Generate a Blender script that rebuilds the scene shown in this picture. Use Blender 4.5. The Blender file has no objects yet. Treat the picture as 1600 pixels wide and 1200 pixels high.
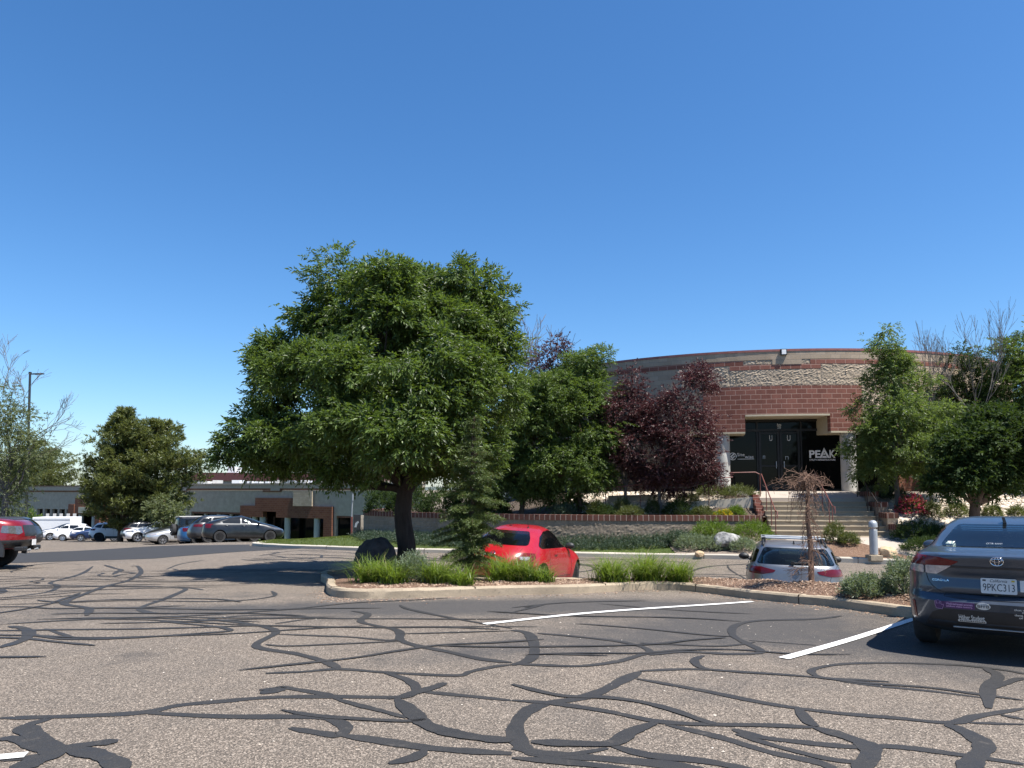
import bpy, bmesh, math, random
import numpy as np
from mathutils import Vector, Matrix
from mathutils.bvhtree import BVHTree
random.seed(7); RNG = np.random.default_rng(7)
R = math.radians
SC = bpy.context.scene
COL = SC.collection

# ---------------------------------------------------------------- camera
FPX, HZ, PITCH, CAMZ = 1150.0, 765.0, R(4.5), 1.5
cam_d = bpy.data.cameras.new('camera'); cam = bpy.data.objects.new('camera', cam_d); COL.objects.link(cam)
cam.location = (0, 0, CAMZ); cam.rotation_euler = (R(90) + PITCH, 0, 0)
cam_d.sensor_fit = 'HORIZONTAL'; cam_d.sensor_width = 36.0; cam_d.lens = 36.0 * FPX / 1600.0
SHIFT = HZ - 600.0 - FPX * math.tan(PITCH)
cam_d.shift_y = SHIFT / 1600.0
cam_d.clip_start = 0.05; cam_d.clip_end = 20000
SC.camera = cam

# ---------------------------------------------------------------- sun and sky
SUN_BEARING, SUN_EL = R(121), R(63)
world = bpy.data.worlds.new('World'); SC.world = world; world.use_nodes = True
wn = world.node_tree.nodes; wl = world.node_tree.links
wn.clear()
sky = wn.new('ShaderNodeTexSky'); sky.sky_type = 'NISHITA'; sky.sun_disc = False
sky.sun_elevation = SUN_EL; sky.sun_rotation = SUN_BEARING
sky.altitude = 0; sky.air_density = 1.0; sky.dust_density = 0.5; sky.ozone_density = 7.0
bg = wn.new('ShaderNodeBackground'); bg.inputs['Strength'].default_value = 0.092
wo = wn.new('ShaderNodeOutputWorld')
hs = wn.new('ShaderNodeHueSaturation'); hs.inputs['Saturation'].default_value = 1.17; hs.inputs['Value'].default_value = 1.0
wl.new(sky.outputs[0], hs.inputs['Color']); wl.new(hs.outputs[0], bg.inputs[0]); wl.new(bg.outputs[0], wo.inputs[0])
sun_d = bpy.data.lights.new('sun', 'SUN'); sun_d.energy = 5.0; sun_d.angle = R(0.53); sun_d.color = (1, .955, .89)
sun = bpy.data.objects.new('sun', sun_d); COL.objects.link(sun)
sdir = Vector((math.sin(SUN_BEARING) * math.cos(SUN_EL), math.cos(SUN_BEARING) * math.cos(SUN_EL), math.sin(SUN_EL)))
sun.rotation_euler = (-sdir).to_track_quat('-Z', 'Y').to_euler(); sun.location = sdir * 60
SC.view_settings.view_transform = 'Standard'; SC.view_settings.look = 'None'
SC.view_settings.exposure = 1.0; SC.view_settings.gamma = 1.0
SC.view_settings.use_curve_mapping = False
SC.cycles.max_bounces = 6; SC.cycles.transparent_max_bounces = 12
SC.cycles.use_denoising = True

# ---------------------------------------------------------------- terrain height
def sstep(a, b, x):
    t = np.clip((np.asarray(x, float) - a) / (b - a), 0, 1); return t * t * (3 - 2 * t)
_gy = [-60, -20, 0, 6.6, 10, 12, 13.5, 16, 20, 27, 35, 43, 58, 74, 85, 120, 300, 1000, 3000, 9000]
_gz = [.9, .3, 0, -.11, -.18, -.24, -.32, -.47, -.68, -.8, -1.1, -1.5, -2.6, -3.6, -3.9, -6.5, -30, -75, -95, -120]
def base_h(y):
    y = np.asarray(y, float); s = 0
    for k, wt in ((-1.6, .2), (-.8, .2), (0, .2), (.8, .2), (1.6, .2)): s = s + wt * np.interp(y + k, _gy, _gz)
    return s
def gb(x, y):                              # the near lot alone, tilting down to the right
    return base_h(y) - .10 * sstep(.3, 4.5, x) * sstep(3.5, 7.5, y) * (1 - sstep(14, 18, y))
def g(x, y):
    x = np.asarray(x, float); y = np.asarray(y, float)
    s1 = (x - 4.66) * .85 + (y - 12.40) * .53
    s = np.maximum(s1, y - 14.5)
    d = .30 + .042 * np.clip(x, -2, 6)
    dip = sstep(.6, 2.1, s) * d * sstep(-4.5, .5, x) * (1 - sstep(16, 25, y))
    dr = (x - 5.75) * .80 - (y - 10.5) * .60
    dip = dip * (1 - sstep(-.3, 1.0, dr) * (1 - sstep(12, 15.5, y)))
    rise = .2 * sstep(4, 12, x) * sstep(16, 22, y) * (1 - sstep(30, 60, y))
    side = .3 * sstep(-15, -24, x) * sstep(24, 32, y) * (1 - sstep(45, 60, y))
    return gb(x, y) - dip + rise - side
def gz(x, y): return float(g(x, y))

def ray(px, py):
    up = (600.0 + SHIFT - py) / FPX; rt = (px - 800.0) / FPX
    c, s = math.cos(PITCH), math.sin(PITCH)
    return Vector((rt, c - up * s, s + up * c))
def at(px, py, Y):                       # the point on that sight line at depth Y
    d = ray(px, py); k = Y / d.y
    return Vector((d.x * k, Y, CAMZ + d.z * k))
def G(px, py, f=g, off=0.0):              # ground point seen there
    d = ray(px, py); k = 2.0
    for i in range(4000):
        p = d * k
        if CAMZ + p.z < float(f(p.x, p.y)) + off: break
        k *= 1.004
    lo, hi = k / 1.004, k
    for i in range(24):
        m = (lo + hi) / 2; p = d * m
        if CAMZ + p.z < float(f(p.x, p.y)) + off: hi = m
        else: lo = m
    p = d * hi
    return Vector((p.x, p.y, CAMZ + p.z))

# ---------------------------------------------------------------- materials
MATS = {}
def nt(name):
    m = bpy.data.materials.new(name); m.use_nodes = True; t = m.node_tree; t.nodes.clear()
    return m, t, t.nodes, t.links
def N(t, typ, **kw):
    n = t.nodes.new(typ)
    for k, v in kw.items():
        if k in ('ins',):
            for a, b in v.items():
                if isinstance(b, bpy.types.NodeSocket): t.links.new(b, n.inputs[a])
                else: n.inputs[a].default_value = b
        else: setattr(n, k, v)
    return n
def c4(c): return (c[0], c[1], c[2], 1.0)
def ramp(t, fac, stops, interp='LINEAR'):
    n = t.nodes.new('ShaderNodeValToRGB'); n.color_ramp.interpolation = interp
    e = n.color_ramp.elements
    while len(e) < len(stops): e.new(.5)
    for el, (p, c) in zip(e, stops): el.position = p; el.color = c4(c) if not isinstance(c, (int, float)) else (c, c, c, 1)
    t.links.new(fac, n.inputs[0]); return n.outputs[0]
def mixc(t, fac, a, b, mode='MIX'):
    n = t.nodes.new('ShaderNodeMix'); n.data_type = 'RGBA'; n.blend_type = mode
    for s, v in ((0, fac), (6, a), (7, b)):
        if isinstance(v, bpy.types.NodeSocket): t.links.new(v, n.inputs[s])
        else: n.inputs[s].default_value = c4(v) if isinstance(v, tuple) else v
    return n.outputs[2]
def coords(t, kind='Object'):
    return t.nodes.new('ShaderNodeTexCoord').outputs[kind]
def noise(t, co, scale, detail=4, rough=.6, out=0, stretch=None):
    if stretch:
        mp = N(t, 'ShaderNodeMapping', ins={'Vector': co, 'Scale': stretch}); co = mp.outputs[0]
    return N(t, 'ShaderNodeTexNoise', ins={'Vector': co, 'Scale': scale, 'Detail': detail, 'Roughness': rough}).outputs[out]
def out(t, sh):
    o = t.nodes.new('ShaderNodeOutputMaterial'); t.links.new(sh, o.inputs[0])
ALB = .80
def bsdf(t, color, rough=.6, metal=0., spec=.5, normal=None, coat=0., alb=1.):
    if alb != 1. and isinstance(color, bpy.types.NodeSocket): color = mixc(t, 1., color, (alb, alb, alb), 'MULTIPLY')
    b = t.nodes.new('ShaderNodeBsdfPrincipled')
    def s(k, v):
        if v is None: return
        if isinstance(v, bpy.types.NodeSocket): t.links.new(v, b.inputs[k])
        else: b.inputs[k].default_value = c4(v) if isinstance(v, tuple) else v
    s('Base Color', color); s('Roughness', rough); s('Metallic', metal); s('Specular IOR Level', spec)
    s('Normal', normal); s('Coat Weight', coat)
    if coat: b.inputs['Coat Roughness'].default_value = .04
    return b.outputs[0]
def bump(t, h, strength=.4, dist=.02):
    return N(t, 'ShaderNodeBump', ins={'Height': h, 'Strength': strength, 'Distance': dist}).outputs[0]

def simple(name, color, rough=.6, metal=0., spec=.5, var=.12, scale=6., bmp=0., bscale=40., coat=0.):
    """one base colour with gentle wear of its own"""
    if name in MATS: return MATS[name]
    m, t, n, l = nt(name); co = coords(t)
    f = noise(t, co, scale, 5)
    lo = tuple(max(0, c * (1 - var)) for c in color); hi = tuple(min(1, c * (1 + var)) for c in color)
    col = ramp(t, f, [(.3, lo), (.7, hi)])
    nm = bump(t, noise(t, co, bscale, 4), bmp, .02) if bmp else None
    out(t, bsdf(t, col, rough, metal, spec, nm, coat)); MATS[name] = m; return m

def paint(name, color, metal=.35, rough=.32):
    m, t, n, l = nt(name); co = coords(t)
    f = noise(t, co, 3.5, 4); fl = noise(t, co, 900, 2)
    col = mixc(t, ramp(t, fl, [(.4, 0.), (.7, .35)]), color, tuple(min(1, c * 1.5 + .02) for c in color))
    dust = ramp(t, f, [(.45, 0.), (.8, .035 + .06 * max(color))])
    col = mixc(t, dust, col, (.35, .31, .27))
    b = bsdf(t, col, ramp(t, f, [(.3, rough), (.8, rough + .12)]), metal, .5, None, .55)
    out(t, b); MATS[name] = m; return m

def glass(name, tint=(.5, .56, .54), alpha=.55, rough=.02, ior=1.5):
    """tinted vehicle / window glass: part see-through, part mirror"""
    m, t, n, l = nt(name)
    tr = N(t, 'ShaderNodeBsdfTransparent', ins={'Color': c4(tint)})
    gl = N(t, 'ShaderNodeBsdfGlossy', ins={'Color': (1, 1, 1, 1), 'Roughness': rough})
    df = N(t, 'ShaderNodeBsdfDiffuse', ins={'Color': (.012, .014, .016, 1)})
    mx = N(t, 'ShaderNodeMixShader', ins={0: 1 - alpha, 1: tr.outputs[0], 2: df.outputs[0]})
    fr = N(t, 'ShaderNodeFresnel', ins={'IOR': ior})
    m2 = N(t, 'ShaderNodeMixShader', ins={0: fr.outputs[0], 1: mx.outputs[0], 2: gl.outputs[0]})
    out(t, m2.outputs[0]); MATS[name] = m; return m

def leafmat(name, dark, light, trans=.35, tcol=None, gloss=.35, spec=.35, dry=None):
    """foliage whose every leaf has a tint of its own"""
    m, t, n, l = nt(name)
    rnd = n.new('ShaderNodeNewGeometry').outputs['Random Per Island']
    co = coords(t); ns = noise(t, co, .9, 3)
    f = N(t, 'ShaderNodeMath', operation='ADD', ins={0: rnd, 1: ns}).outputs[0]
    f = N(t, 'ShaderNodeMath', operation='MULTIPLY', ins={0: f, 1: .5}).outputs[0]
    col = ramp(t, f, [(.2, dark), (.8, light)])
    if dry: col = mixc(t, ramp(t, rnd, [(.90, 0.), (.93, 1.)]), col, dry)
    b = bsdf(t, col, gloss + .1, 0, spec, alb=.86)
    tc = tcol or (light[0] * 1.5, light[1] * 1.5, light[2] * .7)
    tl = N(t, 'ShaderNodeBsdfTranslucent', ins={'Color': c4(tc)})
    mx = N(t, 'ShaderNodeMixShader', ins={0: trans, 1: b, 2: tl.outputs[0]})
    out(t, mx.outputs[0]); MATS[name] = m; return m

def bark(name, c=(.09, .07, .055)):
    m, t, n, l = nt(name); co = coords(t)
    f = noise(t, co, 9, 6, .7, 0, (1, 1, .25))
    col = ramp(t, f, [(.3, tuple(x * .45 for x in c)), (.65, c)])
    out(t, bsdf(t, col, .9, 0, .2, bump(t, f, .9, .03))); MATS[name] = m; return m

def blocks(name, c1, c2, mortar, bw=.4, bh=.2, ms=.012, rough=.85, split=0., offset=.5, var=.25):
    """unit masonry, laid out in metres along the wall (UV)"""
    m, t, n, l = nt(name); co = coords(t, 'UV'); ob = coords(t)
    br = N(t, 'ShaderNodeTexBrick', offset=offset, squash=1.0, ins={'Vector': co, 'Color1': (0, 0, 0, 1), 'Color2': (1, 1, 1, 1),
          'Mortar': (.5, .5, .5, 1), 'Scale': 1.0, 'Mortar Size': ms, 'Mortar Smooth': .15, 'Bias': 0., 'Brick Width': bw, 'Row Height': bh})
    f1 = noise(t, ob, 14, 5, .65); f2 = noise(t, ob, .7, 3)
    tone = mixc(t, ramp(t, br.outputs[0], [(0., 0.), (1., 1.)]), c1, c2)
    tone = mixc(t, ramp(t, f1, [(.35, 0.), (.7, var)]), tone, tuple(x * .6 for x in c1))
    tone = mixc(t, ramp(t, f2, [(.5, 0.), (.8, .25)]), tone, tuple(x * .7 for x in c1))
    st = noise(t, co, 1.0, 4, .6, 0, (1.6, .16, 1))
    tone = mixc(t, ramp(t, st, [(.48, 0.), (.75, .35)]), tone, tuple(x * .55 for x in c1))
    col = mixc(t, br.outputs['Fac'], tone, mortar)
    inv = N(t, 'ShaderNodeMath', operation='SUBTRACT', ins={0: 1.0, 1: br.outputs['Fac']}).outputs[0]
    h = inv
    if split:
        vo = N(t, 'ShaderNodeTexVoronoi', ins={'Vector': ob, 'Scale': 11.0}).outputs['Distance']
        sm = N(t, 'ShaderNodeMath', operation='MULTIPLY_ADD', ins={0: noise(t, ob, 13, 6, .75), 1: split * 1.6, 2: inv}).outputs[0]
        h = N(t, 'ShaderNodeMath', operation='MULTIPLY_ADD', ins={0: vo, 1: split * .35, 2: sm}).outputs[0]
    nm = bump(t, h, .7 if split else .45, .03 if split else .012)
    out(t, bsdf(t, col, rough, 0, .25, nm, alb=.92)); MATS[name] = m; return m

def mat_asphalt():
    m, t, n, l = nt('aged_asphalt'); co = coords(t)
    sd = N(t, 'ShaderNodeAttribute', attribute_name='seal').outputs['Fac']
    vo = N(t, 'ShaderNodeTexVoronoi', ins={'Vector': co, 'Scale': 105.0, 'Randomness': 1.0})
    f1 = noise(t, co, 110, 3, .7); f2 = noise(t, co, .35, 4); f3 = noise(t, co, 2.2, 5, .65)
    stone = ramp(t, vo.outputs['Color'], [(.0, (.062, .051, .040)), (.4, (.190, .154, .120)), (.72, (.41, .332, .262)), (1., (.74, .63, .51))])
    binder = (.060, .053, .046)
    st = ramp(t, f1, [(.36, 0.), (.58, 1.)])
    sl = mixc(t, st, binder, stone)
    worn = mixc(t, ramp(t, f3, [(.35, .0), (.75, .22)]), sl, (.085, .077, .068))
    worn = mixc(t, ramp(t, f2, [(.45, .0), (.7, .2)]), worn, (.10, .093, .085))
    f5 = noise(t, co, 1.15, 3, .5)
    worn = mixc(t, ramp(t, f5, [(.62, .0), (.72, .4)]), worn, (.055, .052, .05))
    s2 = N(t, 'ShaderNodeMath', operation='MULTIPLY_ADD', ins={0: f3, 1: .7, 2: sd}).outputs[0]
    sm = ramp(t, s2, [(.45, .0), (1.25, .8)])
    col = mixc(t, sm, worn, (.056, .056, .058))
    nm = bump(t, N(t, 'ShaderNodeMath', operation='ADD', ins={0: f1, 1: vo.outputs['Distance']}).outputs[0], .6, .008)
    out(t, bsdf(t, col, .9, 0, .25, nm, alb=ALB)); MATS['asphalt'] = m; return m
def mat_speck(name, base, spk, amt=.35, scale=110, rough=.9, big=.2):
    m, t, n, l = nt(name); co = coords(t)
    f1 = noise(t, co, scale, 3, .7); f2 = noise(t, co, 1.3, 5, .6)
    col = mixc(t, ramp(t, f1, [(.5, 0.), (.62, amt)]), base, spk)
    col = mixc(t, ramp(t, f2, [(.35, 0.), (.75, big)]), col, tuple(x * .55 for x in base))
    out(t, bsdf(t, col, rough, 0, .25, bump(t, f1, .4, .006), alb=ALB)); MATS[name] = m; return m
def mat_chips(name, cols, scale=30, rough=.95, bm=.9):
    m, t, n, l = nt(name); co = coords(t)
    w = N(t, 'ShaderNodeMapping', ins={'Vector': co, 'Scale': (1, 1.6, 1)}).outputs[0]
    vo = N(t, 'ShaderNodeTexVoronoi', ins={'Vector': w, 'Scale': scale})
    k = len(cols); col = ramp(t, vo.outputs['Color'], [(i / (k - 1), c) for i, c in enumerate(cols)])
    f2 = noise(t, co, 1.1, 4)
    col = mixc(t, ramp(t, f2, [(.4, 0.), (.8, .35)]), col, tuple(x * .5 for x in cols[0]))
    out(t, bsdf(t, col, rough, 0, .2, bump(t, vo.outputs['Distance'], bm, .03), alb=ALB)); MATS[name] = m; return m

mat_asphalt()
mat_speck('road_asphalt', (.040, .040, .042), (.10, .097, .094), .35, 130)
def mat_tar():
    m, t, n, l = nt('tar_seal'); co = coords(t)
    f1 = noise(t, co, 130, 3, .7); f2 = noise(t, co, 5.5, 6, .75); f3 = noise(t, co, .8, 3)
    col = mixc(t, ramp(t, f1, [(.5, 0.), (.62, .4)]), (.022, .0215, .0215), (.065, .061, .057))
    col = mixc(t, ramp(t, f3, [(.45, 0.), (.75, .25)]), col, (.050, .047, .044))
    col = mixc(t, ramp(t, f2, [(.60, 0.), (.72, .5)]), col, (.11, .096, .082))
    out(t, bsdf(t, col, ramp(t, f2, [(.3, .5), (.6, .85)]), 0, .35, bump(t, f1, .3, .005))); MATS['tar_seal'] = m
mat_tar()
def mat_line():
    m, t, n, l = nt('line_paint'); co = coords(t)
    f1 = noise(t, co, 70, 4, .75); f2 = noise(t, co, 3, 5, .7)
    fs = N(t, 'ShaderNodeMath', operation='MULTIPLY_ADD', ins={0: f2, 1: .5, 2: f1}).outputs[0]
    col = mixc(t, ramp(t, fs, [(.80, 0.), (.92, .8)]), (.76, .755, .73), (.20, .185, .17))
    col = mixc(t, ramp(t, f2, [(.4, 0.), (.75, .3)]), col, (.5, .47, .43))
    out(t, bsdf(t, col, .7, 0, .3)); MATS['line_paint'] = m
mat_line()
def mat_kerb(name, c, d):
    m, t, n, l = nt(name); co = coords(t)
    f1 = noise(t, co, 70, 3, .7); f2 = noise(t, co, 2.2, 6, .7); f3 = noise(t, co, 12, 5, .7)
    col = mixc(t, ramp(t, f1, [(.45, 0.), (.62, .5)]), c, d)
    col = mixc(t, ramp(t, f2, [(.42, 0.), (.72, .55)]), col, tuple(x * .5 for x in c))
    col = mixc(t, ramp(t, f3, [(.60, 0.), (.70, .55)]), col, (.10, .09, .08))
    out(t, bsdf(t, col, .9, 0, .25, bump(t, f3, .5, .02), alb=ALB)); MATS[name] = m
mat_kerb('kerb_concrete', (.47, .38, .27), (.28, .23, .17))
mat_speck('kerb_pale', (.62, .56, .46), (.42, .38, .31), .4, 50, .9, .3)
mat_speck('walk_concrete', (.50, .43, .36), (.36, .31, .26), .35, 45, .9, .3)
mat_speck('step_concrete', (.46, .385, .28), (.24, .20, .15), .4, 45, .9, .45)
mat_speck('column_concrete', (.55, .54, .50), (.42, .41, .38), .35, 30, .85, .35)
mat_chips('mulch_chips', [(.10, .055, .035), (.22, .13, .085), (.34, .22, .15), (.17, .10, .07), (.45, .33, .25)], 38)
mat_chips('mulch_grey', [(.17, .13, .10), (.33, .26, .21), (.42, .35, .29), (.26, .19, .15)], 42)
mat_chips('gravel_pale', [(.40, .33, .25), (.60, .52, .42), (.72, .65, .56), (.50, .40, .30)], 15)
mat_chips('soil', [(.06, .045, .035), (.12, .09, .065), (.17, .13, .10)], 25)
mat_chips('lawn_green', [(.045, .075, .018), (.09, .13, .035), (.07, .10, .025), (.13, .15, .05)], 30)
mat_chips('far_land', [(.06, .075, .04), (.12, .11, .065), (.09, .10, .05)], .02)
simple('hill_scrub', (.075, .095, .085), .95, var=.35, scale=.01)
simple('black', (.012, .012, .013), .55, var=.2)
simple('black_trim', (.022, .022, .024), .5, var=.2)
simple('rubber', (.022, .022, .023), .85, var=.25, scale=20)
simple('alloy', (.55, .55, .56), .3, .9, var=.1)
simple('alloy_dark', (.10, .10, .11), .35, .8, var=.1)
simple('chrome', (.75, .75, .76), .12, 1., var=.05)
simple('red_lens', (.13, .004, .007), .25, 0., .4, var=.2, coat=.15)
simple('dark_lens', (.09, .004, .008), .25, 0., .4, var=.2, coat=.15)
simple('head_lens', (.10, .103, .108), .12, .2, .8, var=.3, scale=25, coat=1.)
simple('clear_lens', (.42, .38, .37), .15, .3, .8, var=.2, scale=30, coat=1.)
simple('white', (.78, .78, .77), .5, var=.05)
simple('offwhite', (.6, .58, .54), .5, var=.1)
simple('purple_vinyl', (.075, .028, .11), .45, var=.15)
simple('pink_ink', (.62, .38, .60), .5, var=.1)
simple('seat_cloth', (.05, .052, .058), .9, var=.2)
simple('beige_trim', (.40, .36, .29), .8, var=.15)
simple('dark_metal', (.05, .052, .056), .45, .6, var=.2)
simple('grey_metal', (.33, .35, .37), .45, .3, var=.12)
simple('rail_red', (.14, .048, .040), .5, .1, var=.25, scale=9)
simple('rail_dark', (.035, .028, .026), .5, .2, var=.2)
simple('coping_red', (.27, .10, .085), .5, .1, var=.2)
simple('cream_soffit', (.48, .42, .30), .8, var=.08)
simple('bronze_frame', (.018, .016, .015), .45, .4, var=.2)
simple('far_stucco', (.36, .305, .24), .9, var=.14, scale=2.5, bmp=.5, bscale=14)
simple('far_trim', (.36, .30, .24), .9, var=.12)
simple('roof_red', (.085, .028, .027), .75, var=.2)
simple('dark_stone', (.034, .030, .028), .85, var=.65, scale=5, bmp=.8, bscale=7)
simple('pale_stone', (.25, .245, .23), .9, var=.75, scale=7, bmp=.9, bscale=14)
simple('tan_stone', (.45, .33, .20), .9, var=.35, scale=7, bmp=.9, bscale=14)
blocks('red_block', (.190, .074, .054), (.285, .118, .086), (.42, .28, .22), .4, .2, .011)
blocks('red_block_far', (.15, .058, .036), (.20, .085, .05), (.20, .12, .085), .4, .2, .012)
blocks('cap_block', (.105, .044, .032), (.14, .058, .042), (.38, .30, .25), .2, 4.0, .011, offset=0.)
blocks('beige_block', (.38, .295, .21), (.46, .365, .27), (.30, .25, .20), .4, .2, .008)
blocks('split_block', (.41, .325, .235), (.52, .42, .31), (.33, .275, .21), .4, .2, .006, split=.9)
blocks('wall_block', (.235, .19, .14), (.30, .245, .185), (.26, .22, .175), .4, .2, .008, split=.8)
bark('bark_dark', (.055, .043, .035)); bark('bark_brown', (.13, .09, .065)); bark('bark_grey', (.17, .155, .14))
bark('dead_wood', (.20, .17, .145)); bark('dead_red', (.25, .155, .11))
leafmat('leaf_ash', (.012, .028, .008), (.135, .20, .044), .28)
leafmat('leaf_ash_light', (.022, .046, .011), (.145, .21, .05), .30)
leafmat('leaf_plum', (.034, .015, .016), (.11, .046, .044), .22, (.14, .04, .045))
leafmat('leaf_dark', (.012, .030, .009), (.060, .095, .026), .25, None, .5, .18)
leafmat('leaf_locust', (.042, .074, .022), (.145, .20, .065), .40)
leafmat('leaf_pale', (.065, .09, .035), (.18, .205, .105), .35)
leafmat('needle_pine', (.040, .058, .018), (.175, .195, .062), .2)
leafmat('needle_spruce', (.022, .042, .013), (.125, .165, .042), .18)
leafmat('blade_green', (.045, .085, .012), (.18, .255, .048), .36, None, .35, .35, (.30, .24, .12))
leafmat('blade_lawn', (.075, .105, .02), (.18, .21, .05), .35)
leafmat('leaf_sage', (.10, .135, .085), (.22, .27, .18), .25)
leafmat('leaf_juniper', (.03, .055, .032), (.085, .125, .085), .2)
leafmat('leaf_bright', (.06, .115, .012), (.13, .20, .025), .35)
leafmat('leaf_olive', (.055, .075, .02), (.12, .14, .045), .3)
leafmat('petal_red', (.55, .05, .11), (.80, .16, .26), .25, (.5, .05, .08))
leafmat('petal_yellow', (.45, .34, .02), (.75, .6, .04), .3, (.7, .5, .03))
glass('car_glass', (.66, .74, .70), .78, .02, 1.33)
glass('dark_car_glass', (.28, .32, .33), .3)
M = MATS

# ---------------------------------------------------------------- object helpers
def tag(o, label=None, cat=None, group=None, kind=None):
    if label: o['label'] = label
    if cat: o['category'] = cat
    if group: o['group'] = group
    if kind: o['kind'] = kind
    return o
def empty(name, loc=(0, 0, 0), rz=0., label=None, cat=None, group=None):
    o = bpy.data.objects.new(name, None); COL.objects.link(o); o.location = loc; o.rotation_euler = (0, 0, rz)
    o.empty_display_size = .2
    return tag(o, label, cat, group)
def link(name, me, mats=None, parent=None, loc=None, rot=None):
    o = bpy.data.objects.new(name, me); COL.objects.link(o)
    if mats is not None:
        for m in (mats if isinstance(mats, (list, tuple)) else [mats]): me.materials.append(m)
    if parent: o.parent = parent
    if loc is not None: o.location = loc
    if rot is not None: o.rotation_euler = rot
    return o
def mesh_np(name, V, F, uv=None, mi=None, smooth=False):
    V = np.ascontiguousarray(V, np.float32); F = np.ascontiguousarray(F, np.int32)
    k = F.shape[1]; n = len(F); me = bpy.data.meshes.new(name)
    me.vertices.add(len(V)); me.vertices.foreach_set('co', V.ravel())
    me.loops.add(n * k); me.loops.foreach_set('vertex_index', F.ravel())
    me.polygons.add(n); me.polygons.foreach_set('loop_start', np.arange(0, n * k, k, dtype=np.int32))
    if mi is not None: me.polygons.foreach_set('material_index', np.ascontiguousarray(mi, np.int32))
    if uv is not None:
        u = me.uv_layers.new(name='UVMap'); u.data.foreach_set('uv', np.ascontiguousarray(uv, np.float32)[F.ravel()].ravel())
    me.update(calc_edges=True); me.validate()
    me.polygons.foreach_set('use_smooth', np.full(len(me.polygons), bool(smooth)))
    return me
def bm_done(name, bm, smooth=None):
    me = bpy.data.meshes.new(name); bmesh.ops.recalc_face_normals(bm, faces=bm.faces); bm.to_mesh(me); bm.free()
    if smooth is not None:
        me.polygons.foreach_set('use_smooth', np.ones(len(me.polygons), bool)); me.set_sharp_from_angle(angle=R(smooth))
    return me

class MB:
    """collects shapes into one mesh"""
    def __init__(s): s.bm = bmesh.new(); s.uvl = s.bm.loops.layers.uv.new('UVMap')
    def face(s, pts, mi=0):
        f = s.bm.faces.new([s.bm.verts.new(p) for p in pts]); f.material_index = mi; return f
    def prism(s, pts, d, mi=0):
        """closed prism: polygon pts pushed by vector d"""
        d = Vector(d); a = [s.bm.verts.new(p) for p in pts]; b = [s.bm.verts.new(Vector(p) + d) for p in pts]
        n = len(a); fs = [s.bm.faces.new(a), s.bm.faces.new(b[::-1])]
        for i in range(n): fs.append(s.bm.faces.new([a[i], b[i], b[(i + 1) % n], a[(i + 1) % n]]))
        for f in fs: f.material_index = mi
        return fs
    def box(s, c, sz, rz=0., mi=0, bev=0., rot=None):
        m = Matrix.Translation(c) @ (rot.to_4x4() if rot is not None else Matrix.Rotation(rz, 4, 'Z')) @ Matrix.Diagonal((*sz, 1))
        r = bmesh.ops.create_cube(s.bm, size=1.0, matrix=m)
        fs = {f for v in r['verts'] for f in v.link_faces}
        for f in fs: f.material_index = mi
        if bev:
            es = {e for f in fs for e in f.edges}
            q = bmesh.ops.bevel(s.bm, geom=list(es), offset=bev, segments=2, affect='EDGES', profile=.6)
            for f in q['faces']: f.material_index = mi
    def tube(s, pts, r, seg=8, mi=0, cap=True):
        pts = [Vector(p) for p in pts]; n = len(pts)
        rs = r if isinstance(r, (list, tuple, np.ndarray)) else [r] * n
        rings = []; prev = None
        for i, p in enumerate(pts):
            d = (pts[min(i + 1, n - 1)] - pts[max(i - 1, 0)])
            if d.length < 1e-9: d = Vector((0, 0, 1))
            d.normalize()
            u = prev if prev is not None else (Vector((0, 0, 1)).cross(d) if abs(d.z) < .95 else Vector((1, 0, 0)).cross(d))
            u = (u - d * u.dot(d)); u = u.normalized() if u.length > 1e-6 else d.orthogonal().normalized()
            prev = u; w = d.cross(u)
            rings.append([s.bm.verts.new(p + (u * math.cos(2 * math.pi * k / seg) + w * math.sin(2 * math.pi * k / seg)) * rs[i]) for k in range(seg)])
        for a, b in zip(rings, rings[1:]):
            for k in range(seg):
                f = s.bm.faces.new([a[k], a[(k + 1) % seg], b[(k + 1) % seg], b[k]]); f.material_index = mi
        if cap:
            for rg in (rings[0][::-1], rings[-1]):
                f = s.bm.faces.new(rg); f.material_index = mi
    def lathe(s, prof, axis='Z', c=(0, 0, 0), seg=24, mi=0, cap=True):
        """prof: (radius, height) closed at both ends if radius 0"""
        c = Vector(c); rings = []
        for (r, h) in prof:
            row = []
            for k in range(seg):
                a = 2 * math.pi * k / seg; x, y = r * math.cos(a), r * math.sin(a)
                p = (x, y, h) if axis == 'Z' else ((x, h, y) if axis == 'Y' else (h, x, y))
                row.append(s.bm.verts.new(c + Vector(p)))
            rings.append(row)
        for a, b in zip(rings, rings[1:]):
            for k in range(seg):
                f = s.bm.faces.new([a[k], a[(k + 1) % seg], b[(k + 1) % seg], b[k]]); f.material_index = mi
        for rg in (rings[0], rings[-1]) if cap else ():
            f = s.bm.faces.new(rg); f.material_index = mi
    def build(s, name, mats, parent=None, smooth=None, boxuv=False):
        if boxuv:
            s.bm.normal_update()
            for f in s.bm.faces:
                nx, ny, nz = (abs(v) for v in f.normal)
                for lp in f.loops:
                    p = lp.vert.co
                    lp[s.uvl].uv = (p.x, p.y) if nz > nx and nz > ny else ((p.y, p.z) if nx > ny else (p.x, p.z))
        return link(name, bm_done(name, s.bm, smooth), mats, parent)

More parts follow.
